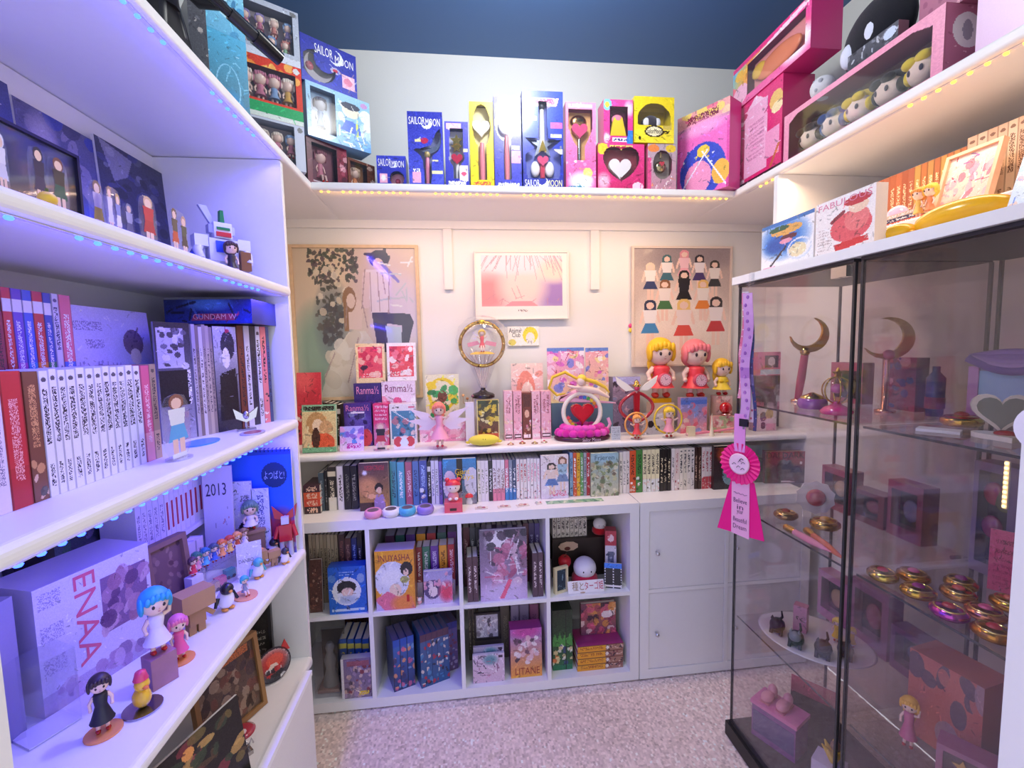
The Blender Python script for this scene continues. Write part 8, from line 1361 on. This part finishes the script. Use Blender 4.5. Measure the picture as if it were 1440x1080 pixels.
for i, (c, z_) in enumerate((('#c83a58', .72), ('#8a8a58', .68), ('#b83a78', .42), ('#a8987c', .25))): m = M(); m.ball((S.w*(.25+.2*(i % 2)), .02, S.h*z_), (.022, .010, .028), c, 12, 8); m.obj('toy', 'gem', t)
S = Spot((1.922, -.872, GZ[2]+.0), -1.0, .05, .14); a = S.art('#f06090', '#f0568c'); a.scrib(.2, .62, .8, .85, '#b02858', 2, fill=.6); a.scrib(.15, .1, .85, .55, '#d03a70', 5, fill=.5); card(S, a, 'hot pink leaflet standing at the right of the gold heap', 'leaflet', 'leaflet', tilt=0)
S = Spot((1.952, -.918, GZ[2]), -1.0, .07, .155); a = S.art('#5a3ab0', '#6a48c0'); a.rect(0, .8, 1, 1, '#5a2468'); a.scrib(.3, .86, .8, .94, '#e8d8f0', fill=.8); a.ell(.75, .45, .36, .3, '#b8b8e8'); a.rect(.1, .0, 1, .12, '#d8d0ec'); t = carton(S, .03, a, '#4a3090', 'purple box with a pale shield beside the hot pink leaflet'); text(t, 'AR', S.w*.3, S.h*.02, S.w*.7, S.h*.1, c='#3a2470')
# --- near cabinet, lower shelves
for i, (x, y, w, lev, h, c, lab) in enumerate(((1.82, -.80, .14, 1, .21, '#c86a5a', 'coral box on the third shelf of the near cabinet'), (1.90, -.96, .14, 1, .18, '#6a5a68', 'grey-violet box on the third shelf of the near cabinet'), (1.82, -.81, .10, 0, .17, '#8a5a78', 'mauve box on the floor of the near cabinet'), (1.92, -.93, .15, 0, .22, '#4a5a60', 'dark teal box on the floor of the near cabinet'))):
    S = Spot((x, y, GZ[lev]), -1.4, w, h); a = S.art(c); a.blobs(i, [c, '#a88a90', '#5a4a58'], 12); carton(S, .09, a, c, lab)
S = Spot((1.745, -.93, GZ[1]), -1.0, .13, .095); a = S.art('#a86a88', '#b8788c'); a.winrect(.08, .12, .92, .88); t = carton(S, .05, a, '#a06080', 'pink window box with a gold charm on the third shelf', tray='#6a4458'); m = M(); m.prism(star_pts(.04, .055, .018, .008), .010, .016, '#e0b850'); m.ball((.085, .014, .045), (.02, .008, .02), '#c87a90', 12, 8); m.obj('charm', 'metal', t)
t = thing('figurine', 'yellow-haired figurine in rose on the near cabinet third shelf', 'figurine', (1.775, -.845, GZ[1]), -1.0); doll(t, .12, '#f0b83c', '#c8688c', hr=.28, arms='up', style='long')
S = Spot((1.745, -1.0, GZ[0]), -1.0, .12, .07); a = S.art('#c86a60', '#b85a68'); a.strokes(3, ['#f0b0a0', '#8a3a58', '#e0a060'], 14); carton(S, .05, a, '#a84a58', 'flat coral box with golden strokes on the near cabinet floor')
# vertical LED strip inside the near cabinet
pa = P(1424, 612, x=1.70); pb = P(1417, 715, x=1.70); t = thing('led_strip', 'short vertical warm LED strip inside the near glass cabinet', 'light strip', (1.697, pa.y, pb.z)); hh = min(pa.z, GZ[3]-.012)-t.location.z; m = M(); m.box(-.004, -.004, 0, -.001, .004, hh, '#e8e0c8'); m.obj('tape', 'plastic', t); m = M()
for i in range(10): m.ball((-.005, 0, hh*(i+.5)/10), (.002, .003, .003), '#ffd27a', 8, 4)
q = m.obj('led_chips', 'warm_led', t); q['kind'] = 'stuff'
# ================================================================ lanyards and rosette on the corner of the far cabinet
RYAW = -1.12; RC = P(1041, 652, x=1.630); RD = Vector((math.cos(RYAW), math.sin(RYAW), 0)); RN = Vector((-math.sin(RYAW), math.cos(RYAW), 0))
def PPL(u, v, off=0.0): d = ray(u, v); return CP+d*(((RC-RN*off)-CP).dot(RN)/d.dot(RN))     # pixel on the upright plane of the hanging things
hk = P(1052, 408, x=1.652); t = thing('hook', 'small clear hook holding the lanyards under the white board corner', 'hook', (1.6535, hk.y, 1.580)); m = M(); m.box(.004, -.006, 0, .0145, .006, .044, '#d8d8dc'); m.tube([(.005, 0, .006), (-.004, -.004, .0), (-.010, -.008, .006), (-.010, -.010, .016)], .003, '#d8d8dc', 7); m.obj('hook', 'acrylic', t)
def strap(lab, u0, v0, u1, v1, w, col, y, dots=None, name='lanyard', metal=True, loopw=0.0):
    a, b = PPL(u0, v0, y), PPL(u1, v1, y); t = thing(name, lab, 'lanyard', (a.x, a.y, b.z), RYAW); H = a.z-b.z; dx = (b-a).dot(RD); n = 12; m = M()
    A = Art(6, 60, col); 
    if dots: A.blobs(3, dots, 26, (0, 0, 1, 1), (.12, .3))
    for i in range(n):
        z0, z1 = H*i/n, H*(i+1)/n; x0, x1 = dx*(1-i/n)+.004*math.sin(i*.9), dx*(1-(i+1)/n)+.004*math.sin((i+1)*.9); cc = A.a[int(i*5):int(i*5)+5].reshape(-1, 3).mean(0)
        m.add([(x0-w/2, 0, z0), (x0+w/2, 0, z0), (x1+w/2, 0, z1), (x1-w/2, 0, z1), (x0-w/2, .0016, z0), (x0+w/2, .0016, z0), (x1+w/2, .0016, z1), (x1-w/2, .0016, z1)], [(0, 1, 2, 3), (5, 4, 7, 6), (1, 5, 6, 2), (4, 0, 3, 7)], tuple(cc))
    m.obj('strap', 'cloth', t)
    if dots:
        m = M(); rr = random.Random(int(u0))
        for i in range(16): m.ball((dx*(1-i/16)+rr.uniform(-w*.3, w*.3)+.004*math.sin(i*.75), -.0004, H*(i+.5)/16), (w*.16, .0005, w*.2), rr.choice(dots), 6, 4)
        q = m.obj('printed_dots', 'print', t); q['kind'] = 'stuff'
    if metal: m = M(); m.box(dx-w*.45, -.003, -.022, dx+w*.45, .004, .002, '#26222a'); m.cyl((dx, 0, -.022), (dx, 0, -.030), .003, '#8a8a90', 8); m.obj('clip', 'plastic', t)
    return t
strap('wide lilac lanyard with small dots hanging by the glass corner', 1053, 412, 1046, 590, .030, '#d8a8e0', 0.004, ['#9a5ab8', '#b070c8'])
strap('white lanyard with black spots hanging behind the lilac one', 1050, 410, 1057, 594, .020, '#e6dce6', -.004, ['#2a2430', '#c84a70'], metal=False)
strap('narrow navy lanyard hanging at the right of the others', 1055, 414, 1061, 606, .010, '#3a4478', -.0015, ['#8a90c8', '#c8486c'], metal=False)
strap('thin pink lanyard hanging at the left of the others', 1047, 412, 1039, 560, .010, '#e88ab0', 0.001, ['#c03a70', '#fff'], metal=False)
# rosette
c = RC; t = thing('rosette', 'hot pink award rosette with long ribbon tails', 'rosette', (c.x, c.y, c.z), RYAW); R = .064
for i in range(24):
    a0, a1, am = 2*PI*i/24, 2*PI*(i+1)/24, 2*PI*(i+.5)/24; m = M(); m.add([(.028*math.cos(a0), 0, .028*math.sin(a0)), (R*math.cos(a0), 0, R*math.sin(a0)), (R*1.04*math.cos(am), -.007, R*1.04*math.sin(am)), (R*math.cos(a1), 0, R*math.sin(a1)), (.028*math.cos(a1), 0, .028*math.sin(a1)), (.028*math.cos(am), -.003, .028*math.sin(am)), (0, .004, 0)], [(0, 1, 2, 5), (5, 2, 3, 4), (1, 6, 2), (2, 6, 3)], '#f0188c'); m.obj('pleat', 'satin', t)
m = M(); m.lathe((0, 0, 0), [(.033, 0), (.034, .003), (.030, .005)], '#f6d0ea', 28); m.xf(Matrix.Translation((0, -.004, 0)) @ Matrix.Rotation(PI/2, 4, 'X')); q = m.obj('centre_disc', 'satin', t); m = M(); rr = random.Random(5)
for i in range(7): x, z = rr.uniform(-.016, .016), rr.uniform(-.018, .018); m.tube([(x-.006, -.0098, z-.003), (x, -.0098, z+.004), (x+.006, -.0098, z)], .0009, '#3a2440', 5)
m.obj('script', 'print', q)
m = M(); m.box(-.020, -.004, R*.6, .016, -.001, R*.6+.12, '#e89ae0'); m.obj('hanging_strip', 'satin', t)
def tail(pts, y0, col, nm):
    m = M(); q = [PPL(u, v) for u, v in pts]; loc = [((w_-c).dot(RD), w_.z-c.z) for w_ in q]; m.prism(loc[::-1], y0, y0+.0014, col); return m.obj(nm, 'satin', t)
tail([(1028, 672), (1008, 742), (1028, 748), (1036, 680)], .003, '#f0148a', 'ribbon_tail'); tail([(1048, 672), (1052, 756), (1074, 762), (1060, 680)], .003, '#f0148a', 'ribbon_tail'); o = tail([(1029, 668), (1028, 748), (1053, 759), (1054, 668)], .0005, '#f2b4da', 'ribbon_strip')
def wx(u): return (PPL(u, 700)-c).dot(RD)
for s_, v in (('Believe', 704), ('in', 713), ('your', 721), ('Beautiful', 731), ('Dream', 741)):
    zc = PPL(1041, v).z-c.z; hw = .4 if s_ in ('in', 'your') else .85; text(o, s_, wx(1041)-.026*hw, zc-.0085, wx(1041)+.026*hw, zc+.0065, y=-.0002, c='#5a3060')
m = M(); zz_ = PPL(1041, 694).z-c.z; m.tube([(wx(1041)-.022+.0044*i, -.0004, zz_+.0022*math.sin(i*2.1)-.0002*i) for i in range(11)], .0007, '#6a3a68', 5); m.obj('script_line', 'print', o)
# badge on the door casing
p = P(1434, 600, y=-1.1985); 
t = thing('round_badge', 'round white badge stuck on the edge of the door casing', 'badge', (1.5203, -1.240, p.z)); m = M(); m.lathe((0, 0, 0), [(.030, 0), (.030, .004)], '#efeaf4', 24, False); m.xf(Matrix.Translation((-.0087, .02, 0)) @ Matrix.Rotation(-PI/2, 4, 'Y')); q = m.obj('disc', 'print', t); m = M()
for i in range(5): m.tube([(-.0130, .008+.004*k, .012-.006*i+.002*math.sin(k*2.0+i)) for k in range(7)], .0008, '#5a4a70', 5)
m.obj('script', 'print', q)
flush_texts()
